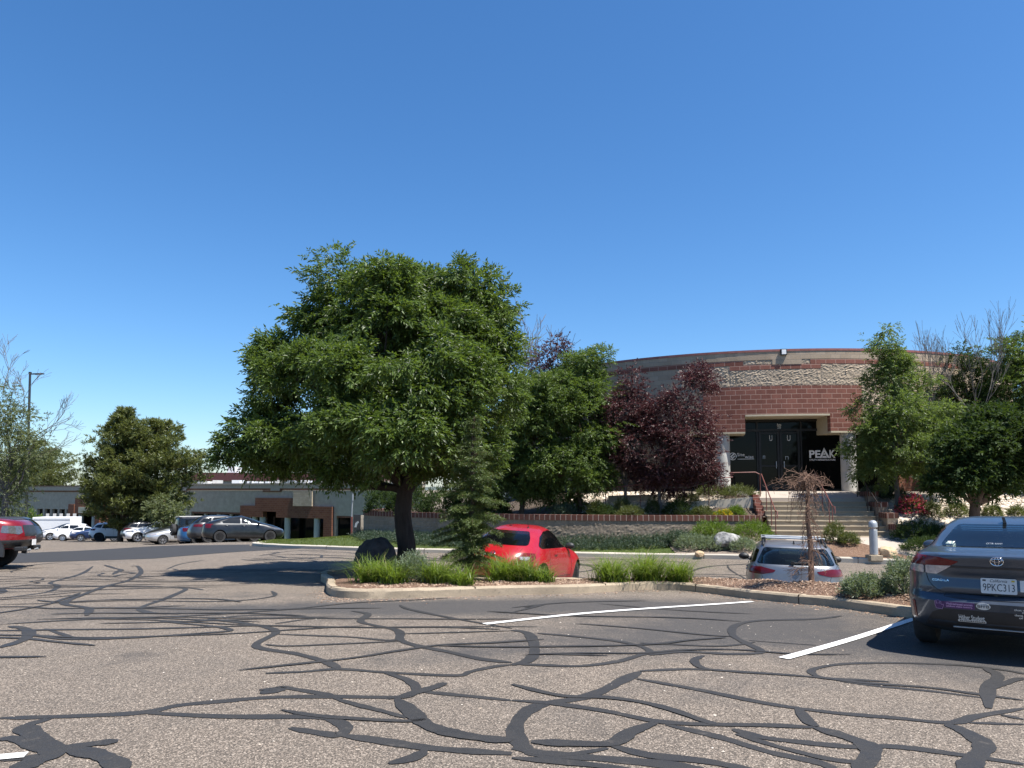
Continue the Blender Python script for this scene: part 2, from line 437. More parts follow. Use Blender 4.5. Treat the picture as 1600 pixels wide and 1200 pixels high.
def poly_patch(name, poly, zf, mat, step=.5, thick=0., parent=None, kind='structure'):
    """a piece of ground with that outline, draped on zf(x, y)"""
    bm = bmesh.new(); f = bm.faces.new([bm.verts.new((p[0], p[1], 0)) for p in poly])
    bmesh.ops.triangulate(bm, faces=[f])
    xs = [p[0] for p in poly]; ys = [p[1] for p in poly]
    for k in range(int((max(xs) - min(xs)) / step) + 1):
        bmesh.ops.bisect_plane(bm, geom=bm.verts[:] + bm.edges[:] + bm.faces[:], plane_co=(min(xs) + (k + .5) * step, 0, 0), plane_no=(1, 0, 0))
    for k in range(int((max(ys) - min(ys)) / step) + 1):
        bmesh.ops.bisect_plane(bm, geom=bm.verts[:] + bm.edges[:] + bm.faces[:], plane_co=(0, min(ys) + (k + .5) * step, 0), plane_no=(0, 1, 0))
    bmesh.ops.remove_doubles(bm, verts=bm.verts, dist=1e-4)
    for v in bm.verts: v.co.z = float(zf(v.co.x, v.co.y))
    if thick:
        b = [e for e in bm.edges if e.is_boundary]
        q = bmesh.ops.extrude_edge_only(bm, edges=b)
        for v in [x for x in q['geom'] if isinstance(x, bmesh.types.BMVert)]: v.co.z -= thick
    me = bpy.data.meshes.new(name)
    bmesh.ops.recalc_face_normals(bm, faces=bm.faces)
    bm.faces.ensure_lookup_table()
    if sum(f.normal.z * f.calc_area() for f in bm.faces) < 0: bmesh.ops.reverse_faces(bm, faces=bm.faces)
    bm.to_mesh(me); bm.free()
    me.polygons.foreach_set('use_smooth', np.ones(len(me.polygons), bool)); me.set_sharp_from_angle(angle=R(40))
    o = link(name, me, mat, parent)
    if kind: o['kind'] = kind
    return o
def catmull(P, n=8, closed=False):
    P = [Vector(p) for p in P]; out_ = []; m = len(P)
    for i in range(m if closed else m - 1):
        a, b, c, d = (P[(i - 1) % m], P[i], P[(i + 1) % m], P[(i + 2) % m]) if closed else (P[max(i - 1, 0)], P[i], P[i + 1], P[min(i + 2, m - 1)])
        for k in range(n):
            t = k / n
            out_.append(.5 * ((2 * b) + (c - a) * t + (2 * a - 5 * b + 4 * c - d) * t * t + (-a + 3 * b - 3 * c + d) * t ** 3))
    if not closed: out_.append(P[-1])
    return out_
def in_poly(x, y, poly):
    r = False; n = len(poly)
    for i in range(n):
        x1, y1 = poly[i][0], poly[i][1]; x2, y2 = poly[(i + 1) % n][0], poly[(i + 1) % n][1]
        if (y1 > y) != (y2 > y) and x < (x2 - x1) * (y - y1) / (y2 - y1) + x1: r = not r
    return r
def text_mesh(s, size, bold=0., ext=.002, align='CENTER', sx=1., shear=0.):
    cu = bpy.data.curves.new('text', 'FONT'); cu.body = s; cu.size = size; cu.extrude = ext; cu.offset = bold
    cu.align_x = align; cu.align_y = 'CENTER'; cu.shear = shear; cu.resolution_u = 3
    o = bpy.data.objects.new('text', cu); COL.objects.link(o)
    me = bpy.data.meshes.new_from_object(o.evaluated_get(bpy.context.evaluated_depsgraph_get()))
    bpy.data.objects.remove(o); bpy.data.curves.remove(cu)
    if sx != 1.:
        for v in me.vertices: v.co.x *= sx
    return me
# ================================================================ GROUND
def grid_axis(parts):
    o = []
    for a, b, st in parts: o += list(np.arange(a, b, st))
    return np.array(sorted(set(np.round(o, 4))))
gx = grid_axis([(-6000, -600, 900), (-600, -80, 60), (-80, -30, 2.5), (-30, 26, .5), (26, 80, 3), (80, 600, 60), (600, 6001, 900)])
gyv = grid_axis([(-300, -20, 40), (-20, 0, 2), (0, 46, .4), (46, 100, 1.5), (100, 400, 20), (400, 1500, 120), (1500, 9001, 700)])
GX, GY = np.meshgrid(gx, gyv); GZ = g(GX, GY)
nx, ny = len(gx), len(gyv); idx = np.arange(nx * ny).reshape(ny, nx)
F = np.stack([idx[:-1, :-1], idx[:-1, 1:], idx[1:, 1:], idx[1:, :-1]], -1).reshape(-1, 4)
fcx = (GX[:-1, :-1] + GX[1:, 1:]).ravel() / 2; fcy = (GY[:-1, :-1] + GY[1:, 1:]).ravel() / 2
mi = np.where((fcx > -78) & (fcx < 40) & (fcy < 86) & (fcy > -30), 0, 1)
me = mesh_np('ground', np.stack([GX, GY, GZ], -1).reshape(-1, 3), F, mi=mi, smooth=True)
seal = np.zeros(GX.shape)                        # where old sealer still sits on the asphalt
def blob(x, y, rx, ry, a, rz=0.):
    global seal
    c, s = math.cos(rz), math.sin(rz); dx, dy = GX - x, GY - y
    seal = seal + a * np.exp(-(((dx * c + dy * s) / rx) ** 2 + ((-dx * s + dy * c) / ry) ** 2))
for b in ((3.3, 10.2, 2.6, 1.6, .75, .75), (.2, 11.0, 3.2, .9, .6, .35), (4.9, 8.0, 1.6, 1.2, .8, .6), (1.2, 8.3, 2.2, .8, .4, .3),
          (-1.5, 11.3, 3.5, .6, .5, .1), (-5, 10.3, 5, .5, .35, .05), (-3.2, 10.9, 3.6, .3, .45, .05), (-8, 9.6, 3, .25, .4, .05), (-4.5, 12.6, 2.5, .5, .3, .1), (1.6, 6.2, 1.0, .45, .3, .5), (-.4, 7.5, 1.0, .5, .35, .2), (-1.2, 5.6, .5, .3, .25, .4), (.2, 5.4, .4, .25, .3, 0)): blob(*b)
at_ = me.attributes.new('seal', 'FLOAT', 'POINT'); at_.data.foreach_set('value', np.ascontiguousarray(np.clip(seal, 0, 1.2).ravel(), np.float32))
tag(link('ground', me, [M['asphalt'], M['far_land']]), kind='structure')

# distant ridge on the plains
V = []; F = []
hx = np.linspace(-5200, 3200, 90)
for i, x in enumerate(hx):
    h = -5 + 46 * (math.sin(x * .0016) * .5 + .5) * .5 + 22 * math.sin(x * .0061 + 1) * .5 + RNG.normal() * 3 + 26
    V += [(x, 5200, -110), (x, 5600, h), (x, 6600, h * .6), (x, 7800, -118)]
for i in range(len(hx) - 1):
    for k in range(3): F.append((4 * i + k, 4 * i + 4 + k, 4 * i + 5 + k, 4 * i + 1 + k))
tag(link('hills', mesh_np('hills', V, F, smooth=True), M['hill_scrub']), kind='structure')

# dark resurfaced lane
road = [(-22, 22.0), (-14.99, 22.6), (-11.72, 24.33), (-10.2, 28.2), (-8.7, 30.9), (-10.0, 31.6), (-11.9, 33.7), (-12.61, 35.69), (-16.32, 33.82), (-17.37, 29.6), (-20, 27.2), (-26, 26)]
poly_patch('road', [tuple(p[:2]) for p in road], lambda x, y: g(x, y) + .006, M['road_asphalt'], .5)

# ---- tar seals over the cracks
TA = [(.085, [(0,525),(200,520),(440,508),(560,485),(700,472),(850,460),(1040,458),(1190,460),(1240,462)]),
(.085, [(440,508),(700,520),(980,522),(1050,535),(1082,558),(1055,577),(1000,572),(905,556)]),
(.10, [(1055,577),(1200,598),(1350,620),(1600,637)]), (.075, [(1330,625),(1290,650),(1215,668)]),
(.11, [(0,590),(60,592),(130,620),(190,625),(230,615),(300,605),(370,597)]), (.16, [(70,550),(95,570),(150,612),(165,640),(100,665),(50,690)]),
(.15, [(215,622),(300,640),(350,660),(385,690)]), (.06, [(160,525),(90,545),(70,552)]), (.06, [(0,655),(80,650),(180,630)]),
(.05, [(830,385),(950,380),(1060,372),(1200,382),(1420,392),(1470,380),(1540,365),(1600,358)]),
(.085, [(1060,372),(1020,350),(930,325),(800,300),(862,258),(830,240),(760,228),(650,215)]), (.06, [(1200,382),(1270,405),(1300,430),(1280,455),(1210,462)]),
(.10, [(1240,462),(1300,445),(1360,428),(1390,415)]), (.14, [(1240,465),(1290,510),(1330,545),(1400,570),(1500,588),(1600,597)]),
(.06, [(1300,440),(1450,455),(1600,470)]), (.07, [(810,437),(870,432),(890,430),(1000,448),(1040,458)]), (.15, [(812,445),(850,442),(880,432)]),
(.028, [(1040,462),(1120,485),(1200,505),(1270,525)]), (.06, [(0,232),(300,215),(600,205),(900,185),(1100,165),(1300,155),(1400,150)]),
(.13, [(30,238),(75,245),(92,262),(70,282),(0,305)]), (.05, [(90,262),(200,278),(400,275),(600,262),(700,255),(720,250),(680,240),(600,232),(500,222)]),
(.04, [(660,215),(760,205),(900,205),(980,212),(940,218),(860,230)]), (.05, [(140,245),(250,280)]), (.035, [(860,262),(1000,268),(1100,272),(1220,282),(1260,270)]),
(.085, [(1100,190),(1150,200),(1130,225),(1240,250),(1252,280),(1300,298),(1400,318),(1500,340),(1600,352)]), (.05, [(1250,172),(1280,185),(1400,210),(1600,245)]),
(.028, [(1250,262),(1400,258),(1600,252)]), (.11, [(270,205),(280,185),(260,178),(200,165),(270,135),(340,110),(400,95),(440,70),(430,50),(410,50)]),
(.09, [(0,150),(150,130),(180,110),(160,100),(250,75),(290,50)]), (.09, [(560,200),(470,195),(440,180),(520,150),(580,122),(540,118)]),
(.05, [(0,170),(200,165)]), (.12, [(352,76),(370,65),(380,60)]), (.05, [(200,165),(400,158),(700,160),(850,145),(850,128)]), (.02, [(830,295),(900,300),(1100,292),(1250,285)]),
(.03, [(880,500),(1000,520),(1250,535),(1330,530)]), (.05, [(720,70),(860,60),(1000,48)]), (.06, [(520,60),(560,44),(640,30)])]
TB = [(.12, [(0,250),(45,258),(65,280),(70,320),(50,345),(0,360)]), (.06, [(0,355),(100,360),(220,362),(330,348),(400,328),(432,318),(400,300),(330,285),(200,270),(80,260)]),
(.08, [(430,328),(540,318),(690,325),(780,318),(730,290),(690,265),(700,235),(780,220),(950,215),(1030,205)]), (.055, [(600,330),(570,345),(600,370),(700,380),(920,395),(1100,415),(1300,430),(1450,450),(1600,470)]),
(.055, [(0,420),(150,455),(280,460),(400,475),(500,500),(600,535),(640,545)]), (.12, [(400,380),(340,410),(280,440),(200,465),(100,480),(40,510),(10,560),(30,610),(80,635),(200,645),(400,662),(600,684)]),
(.055, [(400,378),(560,372),(700,380)]), (.07, [(390,402),(600,440),(800,480),(1000,508),(1200,525),(1370,540),(1450,520),(1600,495)]),
(.06, [(0,470),(130,480),(300,505),(450,535),(600,545),(800,548),(950,555)]), (.14, [(950,555),(1060,590),(1110,612),(1120,645),(1080,690)]), (.06, [(890,490),(930,540),(960,550)]),
(.11, [(450,540),(370,570),(310,605),(180,605),(60,600)]), (.06, [(480,545),(650,585),(800,630),(960,665),(1010,690)]), (.07, [(690,560),(780,585),(900,600),(1060,615),(1200,615),(1400,640),(1600,670)]),
(.035, [(700,575),(850,620),(1000,655),(1100,665)]), (.13, [(1360,545),(1420,570),(1475,610),(1450,650),(1410,690)]), (.04, [(1600,388),(1550,377),(1400,360),(1200,353),(1040,356),(950,370),(938,385),(980,400),(1100,407),(1180,412)]),
(.11, [(1480,370),(1520,395),(1490,430),(1490,495)]), (.05, [(1500,435),(1560,410),(1600,400)]), (.04, [(950,395),(1100,420),(1300,440),(1500,465)]),
(.04, [(0,620),(150,640),(300,620)]), (.09, [(310,610),(420,640),(600,660),(760,690)]), (.06, [(0,650),(200,667),(400,690)]), (.03, [(0,180),(150,165),(300,160),(420,158)]),
(.02, [(60,325),(300,330)]), (.03, [(200,230),(400,245),(600,265),(690,270)]), (.025, [(740,282),(950,297)]), (.045, [(1430,540),(1600,545)]), (.04, [(1530,515),(1600,530)]),
(.03, [(0,195),(100,170),(40,180)]), (.02, [(400,290),(640,300),(760,288)])]
RT = random.Random(3)
def ribbon(mb, pts, w, zo, rag=.05):
    P = catmull([(p[0], p[1], 0) for p in pts], 12); L = []; ph = RT.uniform(0, 6)
    for i, p in enumerate(P):
        d = (P[min(i + 1, len(P) - 1)] - P[max(i - 1, 0)]); d.normalize(); nrm = Vector((-d.y, d.x, 0))
        e = min(1, .38 + .1 * min(i, len(P) - 1 - i)) * (1 + .13 * math.sin(i * .27 + ph) + .05 * math.sin(i * .83 + 2 * ph))
        a = w * .5 * e * (1 + RT.uniform(-rag, rag)); b = w * .5 * e * (1 + RT.uniform(-rag, rag))
        q1 = p + nrm * a; q2 = p - nrm * b
        L.append((mb.bm.verts.new((q1.x, q1.y, gz(q1.x, q1.y) + zo)), mb.bm.verts.new((q2.x, q2.y, gz(q2.x, q2.y) + zo))))
    for a, b in zip(L, L[1:]): mb.bm.faces.new([a[0], a[1], b[1], b[0]])
mb = MB(); k = 0
for oxp, T in ((0, TA), (800, TB)):
    for w, pl in T:
        zo = .004 + (k % 7) * .0006; k += 1
        ribbon(mb, [G(x / 2 + oxp, y / 2 + 860, gb) for x, y in pl], (.046 + .60 * w), zo)
# wandering seals elsewhere in the lot and the aisle
def wander(x, y, a, n, st, w):
    pts = [(x, y)]
    for i in range(n):
        a += RT.gauss(0, .45); x += st * math.cos(a); y += st * math.sin(a); pts.append((x, y))
    return pts
for i in range(150):
    x, y = RT.uniform(-13, 12), RT.uniform(13.5, 33)
    if -4.6 < x < 7 and y < 17: continue
    pl = [p for p in wander(x, y, RT.choice((0, 0, 3.14, 1.57, .8)) + RT.gauss(0, .3), RT.randint(4, 8), .75, 0)]
    yk = lambda q: np.interp(q, [-12, -7.85, -4.85, .45, 4.3, 8, 11.7, 24], [34, 30.4, 28.2, 26.1, 24.9, 23.2, 21.6, 17])
    pl = [p for p in pl if p[1] < yk(p[0]) - .7 and not (p[0] < -9 and p[1] > 23) and not (-4.6 < p[0] < 7 and p[1] < 17.0)]
    if len(pl) > 2: ribbon(mb, pl, RT.uniform(.05, .13), .004 + (i % 9) * .0006)
for i in range(60):
    x, y = RT.uniform(-40, -14), RT.uniform(36, 72)
    if y < 34 - (x + 14) * 1.2: continue
    ribbon(mb, wander(x, y, RT.uniform(0, 3.1), 6, 1.2, 0), RT.uniform(.08, .16), .006)
for i in range(9):
    x, y = RT.uniform(-5, 3.5), RT.uniform(6.8, 11.5); a = RT.choice((0, 3.14)) + RT.gauss(0, .35); pl = []
    for k in range(7):
        pl.append((x, y)); a += RT.gauss(0, .28); x += .6 * math.cos(a); y += .42 * math.sin(a)
    ribbon(mb, [p for p in pl if p[1] < 12 and p[0] < 3.8 and p[1] > 6] or pl[:3], RT.uniform(.045, .075), .0088 + (i % 4) * .0005)
for i in range(26):                                        # long thin seals running along the lanes
    y = RT.uniform(8.2, 21); x = RT.uniform(-.62 * y, -.28 * y) - 1; a = RT.gauss(0, .12); pl = []
    for k in range(RT.randint(5, 10)):
        pl.append((x, y)); a = a * .6 + RT.gauss(0, .14); x += .75 * math.cos(a); y += .75 * math.sin(a)
    pl = [p for p in pl if not (p[0] > -4.9 and p[1] > 11.6)]
    if len(pl) > 2: ribbon(mb, pl, RT.uniform(.035, .065) * (1 + pl[0][1] / 30), .0075 + (i % 5) * .0005)
for i in range(20):
    x, y = RT.uniform(-13, -5.5), RT.uniform(9.5, 14.5)
    ribbon(mb, wander(x, y, RT.uniform(0, 3.1), 6, .6, 0), RT.uniform(.04, .09), .0095)
tag(mb.build('crack_seal', M['tar_seal']), kind='structure')

# ---- painted stall lines
def stripe(p, q, w=.10):
    p = Vector((p[0], p[1], 0)); q = Vector((q[0], q[1], 0)); d = (q - p); n = int(d.length / .25) + 1
    pr = Vector((-d.y, d.x, 0)).normalized() * (w / 2); mb = MB(); L = []
    for i in range(n + 1):
        c = p + d * (i / n); L.append([mb.bm.verts.new((v.x, v.y, gz(v.x, v.y) + .011)) for v in (c + pr, c - pr)])
    for a, b in zip(L, L[1:]): mb.bm.faces.new([a[0], a[1], b[1], b[0]])
    tag(mb.build('parking_line', M['line_paint']), kind='structure')
stripe((2.72, 7.52), (5.6, 10.40), .11); stripe((-.34, 9.27), (4.0, 12.45), .11); stripe((-3.4, 4.33), (-2.88, 4.50), .10)
stripe((-17.2, 39.5), (-13.6, 42.2), .12); stripe((-29.5, 55), (-25.4, 58), .14); stripe((-36.5, 64.2), (-33, 67), .16)

# ---- kerbs
def kerb(name, path, mat, w=.16, h=.15, closed=False, zf=g, joints=2.1):
    P = catmull([(p[0], p[1], 0) for p in path], 6, closed); mb = MB(); rows = []; acc = 0; n = len(P)
    prof = [(-w / 2, -.12), (-w / 2, h - .03), (-w / 2 + .025, h), (w / 2 - .025, h), (w / 2, h - .03), (w / 2, -.12)]
    for i, p in enumerate(P):
        a, b = (P[(i - 1) % n], P[(i + 1) % n]) if closed else (P[max(i - 1, 0)], P[min(i + 1, n - 1)])
        d = (b - a).normalized(); nr = Vector((-d.y, d.x, 0)); z = float(zf(p.x, p.y)); jit = RT.uniform(-.006, .006)
        rows.append([mb.bm.verts.new((p.x + nr.x * (o + jit), p.y + nr.y * (o + jit), z + hh + (RT.uniform(-.006, .004) if hh > 0 else 0))) for o, hh in prof])
    m = len(prof)
    for i in range(n if closed else n - 1):
        a, b = rows[i], rows[(i + 1) % n]
        for k in range(m - 1): mb.bm.faces.new([a[k], b[k], b[k + 1], a[k + 1]])
    if not closed:
        mb.bm.faces.new(rows[0][::-1]); mb.bm.faces.new(rows[-1])
    o = mb.build(name, mat, smooth=35); o['kind'] = 'structure'
    j = MB(); acc = 0                                   # the joints between the cast lengths
    for a, b in zip(P, P[1:]):
        acc += (b - a).length
        if acc > joints:
            acc = RT.uniform(-.5, .3); d = (b - a).normalized(); z = float(zf(a.x, a.y))
            j.box((a.x, a.y, z + h / 2 - .03), (.014, w + .008, h + .068), math.atan2(d.y, d.x))
    if len(j.bm.verts): tag(j.build('kerb_joint', M['soil']), kind='structure')
    else: j.bm.free()
ISL = [(5.72, 10.50), (5.40, 11.1), (5.06, 11.85), (4.58, 12.45), (4.15, 13.1), (3.72, 14.05), (3.25, 14.62), (2.5, 14.45), (1.13, 13.12), (-.64, 12.55), (-1.7, 12.2), (-2.45, 12.12),
       (-2.85, 12.35), (-3.2, 13.2), (-3.62, 14.9), (-4.1, 16.3), (-4.32, 17.4), (-4.1, 18.9), (-3.6, 19.9), (-2.9, 20.2), (-2.2, 19.6), (-1.95, 18.4), (-1.85, 16.8), (-1.6, 15.4),
       (-.6, 14.75), (.8, 14.9), (2.2, 15.9), (3.5, 15.9), (4.6, 14.75), (5.15, 13.9), (5.75, 13.0), (6.25, 12.2), (6.4, 11.5), (6.2, 10.8)]
kerb('kerb', ISL, M['kerb_concrete'], closed=True)
FK = [(-12.0, 36.5), (-11.75, 34.0), (-9.82, 31.75), (-7.85, 30.4), (-4.85, 28.25), (-2.35, 27.25), (.45, 26.15), (2.82, 25.25), (4.28, 24.85), (6.26, 24.15), (8, 23.3), (9.7, 22.5), (11.7, 21.6), (14, 20.6), (18, 19), (24, 17)]
kerb('kerb', FK, M['kerb_pale'], w=.30, joints=4.5)
FKa = sorted([(p[0], p[1]) for p in FK[1:]]); _fx = [p[0] for p in FKa]; _fy = [p[1] for p in FKa]
def ykerb(x): return np.interp(x, _fx, _fy)
def zL(x, y):
    return g(x, y) + .12 + .32 * sstep(.3, 2.2, np.asarray(y) - ykerb(x)) * sstep(-13, -6, x)
# mulch in the island: level at the kerb, falling away behind
ISLc = [(p.x, p.y) for p in catmull([(p[0], p[1], 0) for p in ISL], 5, True)]
def zI(x, y):
    e = min(math.hypot(x - p[0], y - p[1]) for p in ISLc)
    b = float(gb(x, y)); gg = gz(x, y)
    s1 = (x - 4.66) * .85 + (y - 12.40) * .53
    crest = b + .135 - (b - gg) * float(sstep(.75, 1.4, s1)) if x > 2.5 else max(gg, b - .2) + .12
    mound = (.11 + .05 * min(2, max(0, x - 4.4))) * float(sstep(.04, .65, e)) * float(sstep(3.0, 4.4, x))
    return crest + mound + .05 * min(e, .6) + .018 * math.sin(x * 7 + y * 3) * math.sin(y * 6.1 - x * 2)
poly_patch('mulch_bed', [p for p in ISLc], zI, [M['mulch_chips']], .22)
# wall line (outer face), left to right
WALL = [(-5.6, 39.5), (-6.4, 36), (-6.6, 33), (-5, 31), (-2.5, 29.2), (0, 27.95), (2.5, 27.15), (4.7, 26.78), (7, 26.62), (9.0, 26.6)]
WALLc = [(p.x, p.y) for p in catmull([(p[0], p[1], 0) for p in WALL], 6)]
FKc = [(p.x, p.y) for p in catmull([(p[0], p[1], 0) for p in FK[1:]], 4)]
def yfk(x): return float(np.interp(x, [p[0] for p in FKc], [p[1] for p in FKc]))
lawn = [p for p in FKc if p[0] < 5.5] + [(5.5, yfk(5.5)), (5.5, 26.9), (4, 27.2), (2, 27.6), (0, 28.3), (-2.5, 29.6), (-5, 31.4), (-6.3, 33.4), (-6.2, 38), (-5, 60), (-8, 83), (-40, 83), (-37, 76), (-24, 58.5), (-14.0, 44.5), (-12.0, 36.5)]
poly_patch('lawn', lawn, zL, M['lawn_green'], .7)
bed = [(5.45, yfk(5.45))] + [p for p in FKc if 5.5 < p[0] < 9.3] + [(9.35, 23.2), (9.2, 24.5), (8.9, 26.9), (5.45, 26.9)]
poly_patch('mulch_bed', bed, lambda x, y: zL(x, y) + .03, M['mulch_grey'], .5)
dirt = [p for p in FKc if 9.3 < p[0] < 11.9] + [(11.9, 22.0), (10.9, 23.8), (9.35, 24.4), (9.2, 23.2)]
poly_patch('mulch_bed', dirt, lambda x, y: zL(x, y) + .03, M['mulch_chips'], .5)
walk = [(11.95, 21.7)] + [p for p in FKc if 12 < p[0] < 15] + [(15.4, 22), (14.2, 24.6), (13.6, 26.2), (8.7, 26.4), (9.2, 24.45), (10.9, 23.85), (11.9, 22.1)]
verge = [p for p in FKc if p[0] > 9.4] + [(34, 14), (37, 30), (26, 30), (13.4, 27), (9.4, 26.4)]
poly_patch('verge', verge, lambda x, y: zL(x, y) - .012, M['walk_concrete'], .9)
poly_patch('path', walk, lambda x, y: zL(x, y) + .012, M['walk_concrete'], .6)
def zR(x, y): return zL(x, y) + .06 + 1.5 * float(sstep(24.0, 29.2, y + .12 * (x - 14)))
def ybl(x): return 43.3 - math.sqrt(max(0, 13.6 ** 2 - min(13.5, abs(x - 13.2)) ** 2))
rs = [(13.3, 25.0), (14.2, 24.6), (15.4, 22), (15.2, 20.4), (18, 19.3), (24, 17.3), (34, 16), (36, 34), (26, 37), (24.5, 35.4), (22.5, 33.2), (20, 31.5), (17, 30.1), (14.2, 29.6), (13.6, 28.2)]
poly_patch('slope', [tuple(p) for p in rs], zR, M['gravel_pale'], .7)
def zP(x, y):
    yw = float(np.interp(x, [p[0] for p in WALLc[10:]], [p[1] for p in WALLc[10:]])); yb = max(ybl(x), yw + 2)
    t = (y - yw) / (yb - yw)
    return .50 + .86 * float(sstep(.12, .95, t)) * float(sstep(-3.5, 2.5, x))
pl = [(p[0], p[1] + .28) for p in WALLc[8:]] + [(9.35, 26.9), (9.5, 28.3), (9.3, 29.5), (8.6, 30.0)] + [(x, ybl(x) - .05) for x in (7.5, 6, 4.5, 3, 1.5, .4)] + [(-1.0, 42), (-5.2, 39.4)]
poly_patch('planting_bed', pl, zP, M['soil'], .6)
# pale gravel lying on the upper part of the bed
pg = [(2.2, 29.6), (3.2, 28.4), (4.6, 27.9), (6.2, 28.0), (7.6, 28.3), (8.4, 28.9), (8.4, 29.7), (7.0, 30.6), (5.4, 31.6), (4.0, 32.6), (2.6, 32.0)]
poly_patch('gravel_bed', pg, lambda x, y: zP(x, y) + .035, M['gravel_pale'], .5)
# loose stones and bark
def stones(name, poly, zf, n, s0, s1, mat):
    xs = [p[0] for p in poly]; ys = [p[1] for p in poly]; V = []; F = []; c = 0
    base = np.array([(0, 0, 1), (1, 0, 0), (0, 1, 0), (-1, 0, 0), (0, -1, 0), (0, 0, -1)], float)
    fb = np.array([(0, 1, 2), (0, 2, 3), (0, 3, 4), (0, 4, 1), (5, 2, 1), (5, 3, 2), (5, 4, 3), (5, 1, 4)])
    while c < n:
        x, y = RT.uniform(min(xs), max(xs)), RT.uniform(min(ys), max(ys))
        if not in_poly(x, y, poly): continue
        s = RT.uniform(s0, s1); a = RT.uniform(0, 6.3)
        p = base * np.array([s * RT.uniform(.7, 1.3), s * RT.uniform(.5, 1), s * RT.uniform(.35, .7)]) + RNG.normal(0, s * .12, (6, 3))
        q = p.copy(); q[:, 0] = p[:, 0] * math.cos(a) - p[:, 1] * math.sin(a); q[:, 1] = p[:, 0] * math.sin(a) + p[:, 1] * math.cos(a)
        V.append(q + (x, y, float(zf(x, y)) + s * .2)); F.append(fb + 6 * c); c += 1
    tag(link(name, mesh_np(name, np.concatenate(V), np.concatenate(F)), mat), kind='stuff')
def stonemat(name, a, b):
    m, t, n, l = nt(name); r = n.new('ShaderNodeNewGeometry').outputs['Random Per Island']
    out(t, bsdf(t, ramp(t, r, [(0, a), (1, b)]), .9, 0, .2)); MATS[name] = m; return m
stones('gravel', pg, lambda x, y: zP(x, y) + .035, 4200, .035, .075, stonemat('gravel_stone', (.38, .30, .22), (.74, .67, .57)))
stones('gravel', [(14, 25.2), (17, 24.8), (22, 24.2), (26, 24), (27, 30), (20, 31.3), (16.5, 29.8), (14.3, 29.4)], zR, 9000, .035, .08, M['gravel_stone'])
nb = [(5.75, 10.7), (5.15, 11.9), (4.25, 13.15), (3.4, 14.6), (2.5, 14.6), (1.1, 13.3), (-.6, 12.7), (-2.4, 12.25), (-2.8, 12.9), (-2.2, 13.6), (0, 13.9), (2.2, 15.2), (3.6, 15.3), (4.8, 14), (6.2, 11.6)]
stones('bark_chips', nb, lambda x, y: zI(x, y) - .008, 5200, .012, .034, stonemat('bark_chip', (.10, .055, .035), (.40, .29, .21)))

# litter on the asphalt: grit near the island and the gutter
def litter(n, fx, s0, s1, mat, name):
    base = np.array([(0, 0, 1), (1, 0, 0), (0, 1, 0), (-1, 0, 0), (0, -1, 0), (0, 0, -1)], float); fb = np.array([(0, 1, 2), (0, 2, 3), (0, 3, 4), (0, 4, 1), (5, 2, 1), (5, 3, 2), (5, 4, 3), (5, 1, 4)]); V = []; F = []
    for c in range(n):
        x, y = fx(); s_ = RT.uniform(s0, s1); V.append(base * np.array([s_ * RT.uniform(.6, 1.6), s_ * RT.uniform(.5, 1), s_ * .4]) + RNG.normal(0, s_ * .15, (6, 3)) + (x, y, gz(x, y) + s_ * .2)); F.append(fb + 6 * c)
    tag(link(name, mesh_np(name, np.concatenate(V), np.concatenate(F)), mat), kind='stuff')
_front = [p for p in ISLc if p[1] < 14.6 and -3.4 < p[0] < 5.8 and not (p[0] > 5.2 and p[1] > 12.4)]
def _near():
    p = RT.choice(_front); return p[0] + RT.gauss(0, .12), p[1] - .12 - abs(RT.gauss(0, .28))
litter(1300, _near, .006, .018, M['bark_chip'], 'bark_chips')
litter(260, lambda: (RT.uniform(-4, 4), RT.uniform(4, 10)), .004, .010, M['gravel_stone'], 'grit')
# ================================================================ MAIN BUILDING
CX, CY, RB = 13.2, 43.3, 13.6
def arc(t, r=RB): return CX + r * math.sin(t), CY - r * math.cos(t)
def cpanel(name, t0, t1, z0, z1, ro, ri, mat, parent, dt=.03, dz=None, jit=0., smooth=False):
    """a closed curved slab of wall; UVs in metres along the arc"""
    nt_ = max(1, int(round((t1 - t0) / dt))); nz = max(1, int(round((z1 - z0) / dz))) if dz else 1
    V = []; UV = []; F = []
    for j in range(nz + 1):
        z = z0 + (z1 - z0) * j / nz
        for i in range(nt_ + 1):
            t = t0 + (t1 - t0) * i / nt_; r = ro + (abs(RNG.normal(0, jit)) if jit and 0 < j < nz and 0 < i < nt_ else 0)
            V.append((*arc(t, r), z)); UV.append((ro * t, z))
    nv = len(V); W = nt_ + 1
    for j in range(nz):
        for i in range(nt_): a = j * W + i; F.append((a, a + 1, a + 1 + W, a + W))
    inner = [(*arc(t0 + (t1 - t0) * i / nt_, ri), z) for z in (z0, z1) for i in range(nt_ + 1)]
    iuv = [(ro * (t0 + (t1 - t0) * i / nt_), z) for z in (z0, z1) for i in range(nt_ + 1)]
    V += inner; UV += iuv
    for i in range(nt_):
        b = nv + i; F.append((b + 1, b, b + W, b + W + 1))
        F.append((i + 1, i, b, b + 1)); o = nz * W + i; F.append((o, o + 1, b + W + 1, b + W))
    for j in range(nz):
        zi = nv if nz == 1 else None
    a0 = [j * W for j in range(nz + 1)]; a1 = [j * W + nt_ for j in range(nz + 1)]
    for j in range(nz):                                   # end faces as quads to the two inner corners
        f0 = (a0[j], a0[j + 1], nv + W, nv) if nz == 1 else None
        if f0: F.append(f0); F.append((a1[j + 1], a1[j], nv + nt_, nv + W + nt_))
    return link(name, mesh_np(name, V, F, UV, smooth=smooth), mat, parent)
bld = empty('office_building', (*arc(-.15), 1.45), 0, 'round brown and tan block office building with deep glass entrance between two columns', 'building')
def inb(o):                                              # keep world places while hanging under the building
    o.parent = bld; o.matrix_parent_inverse = Matrix.Translation(bld.location).inverted(); return o
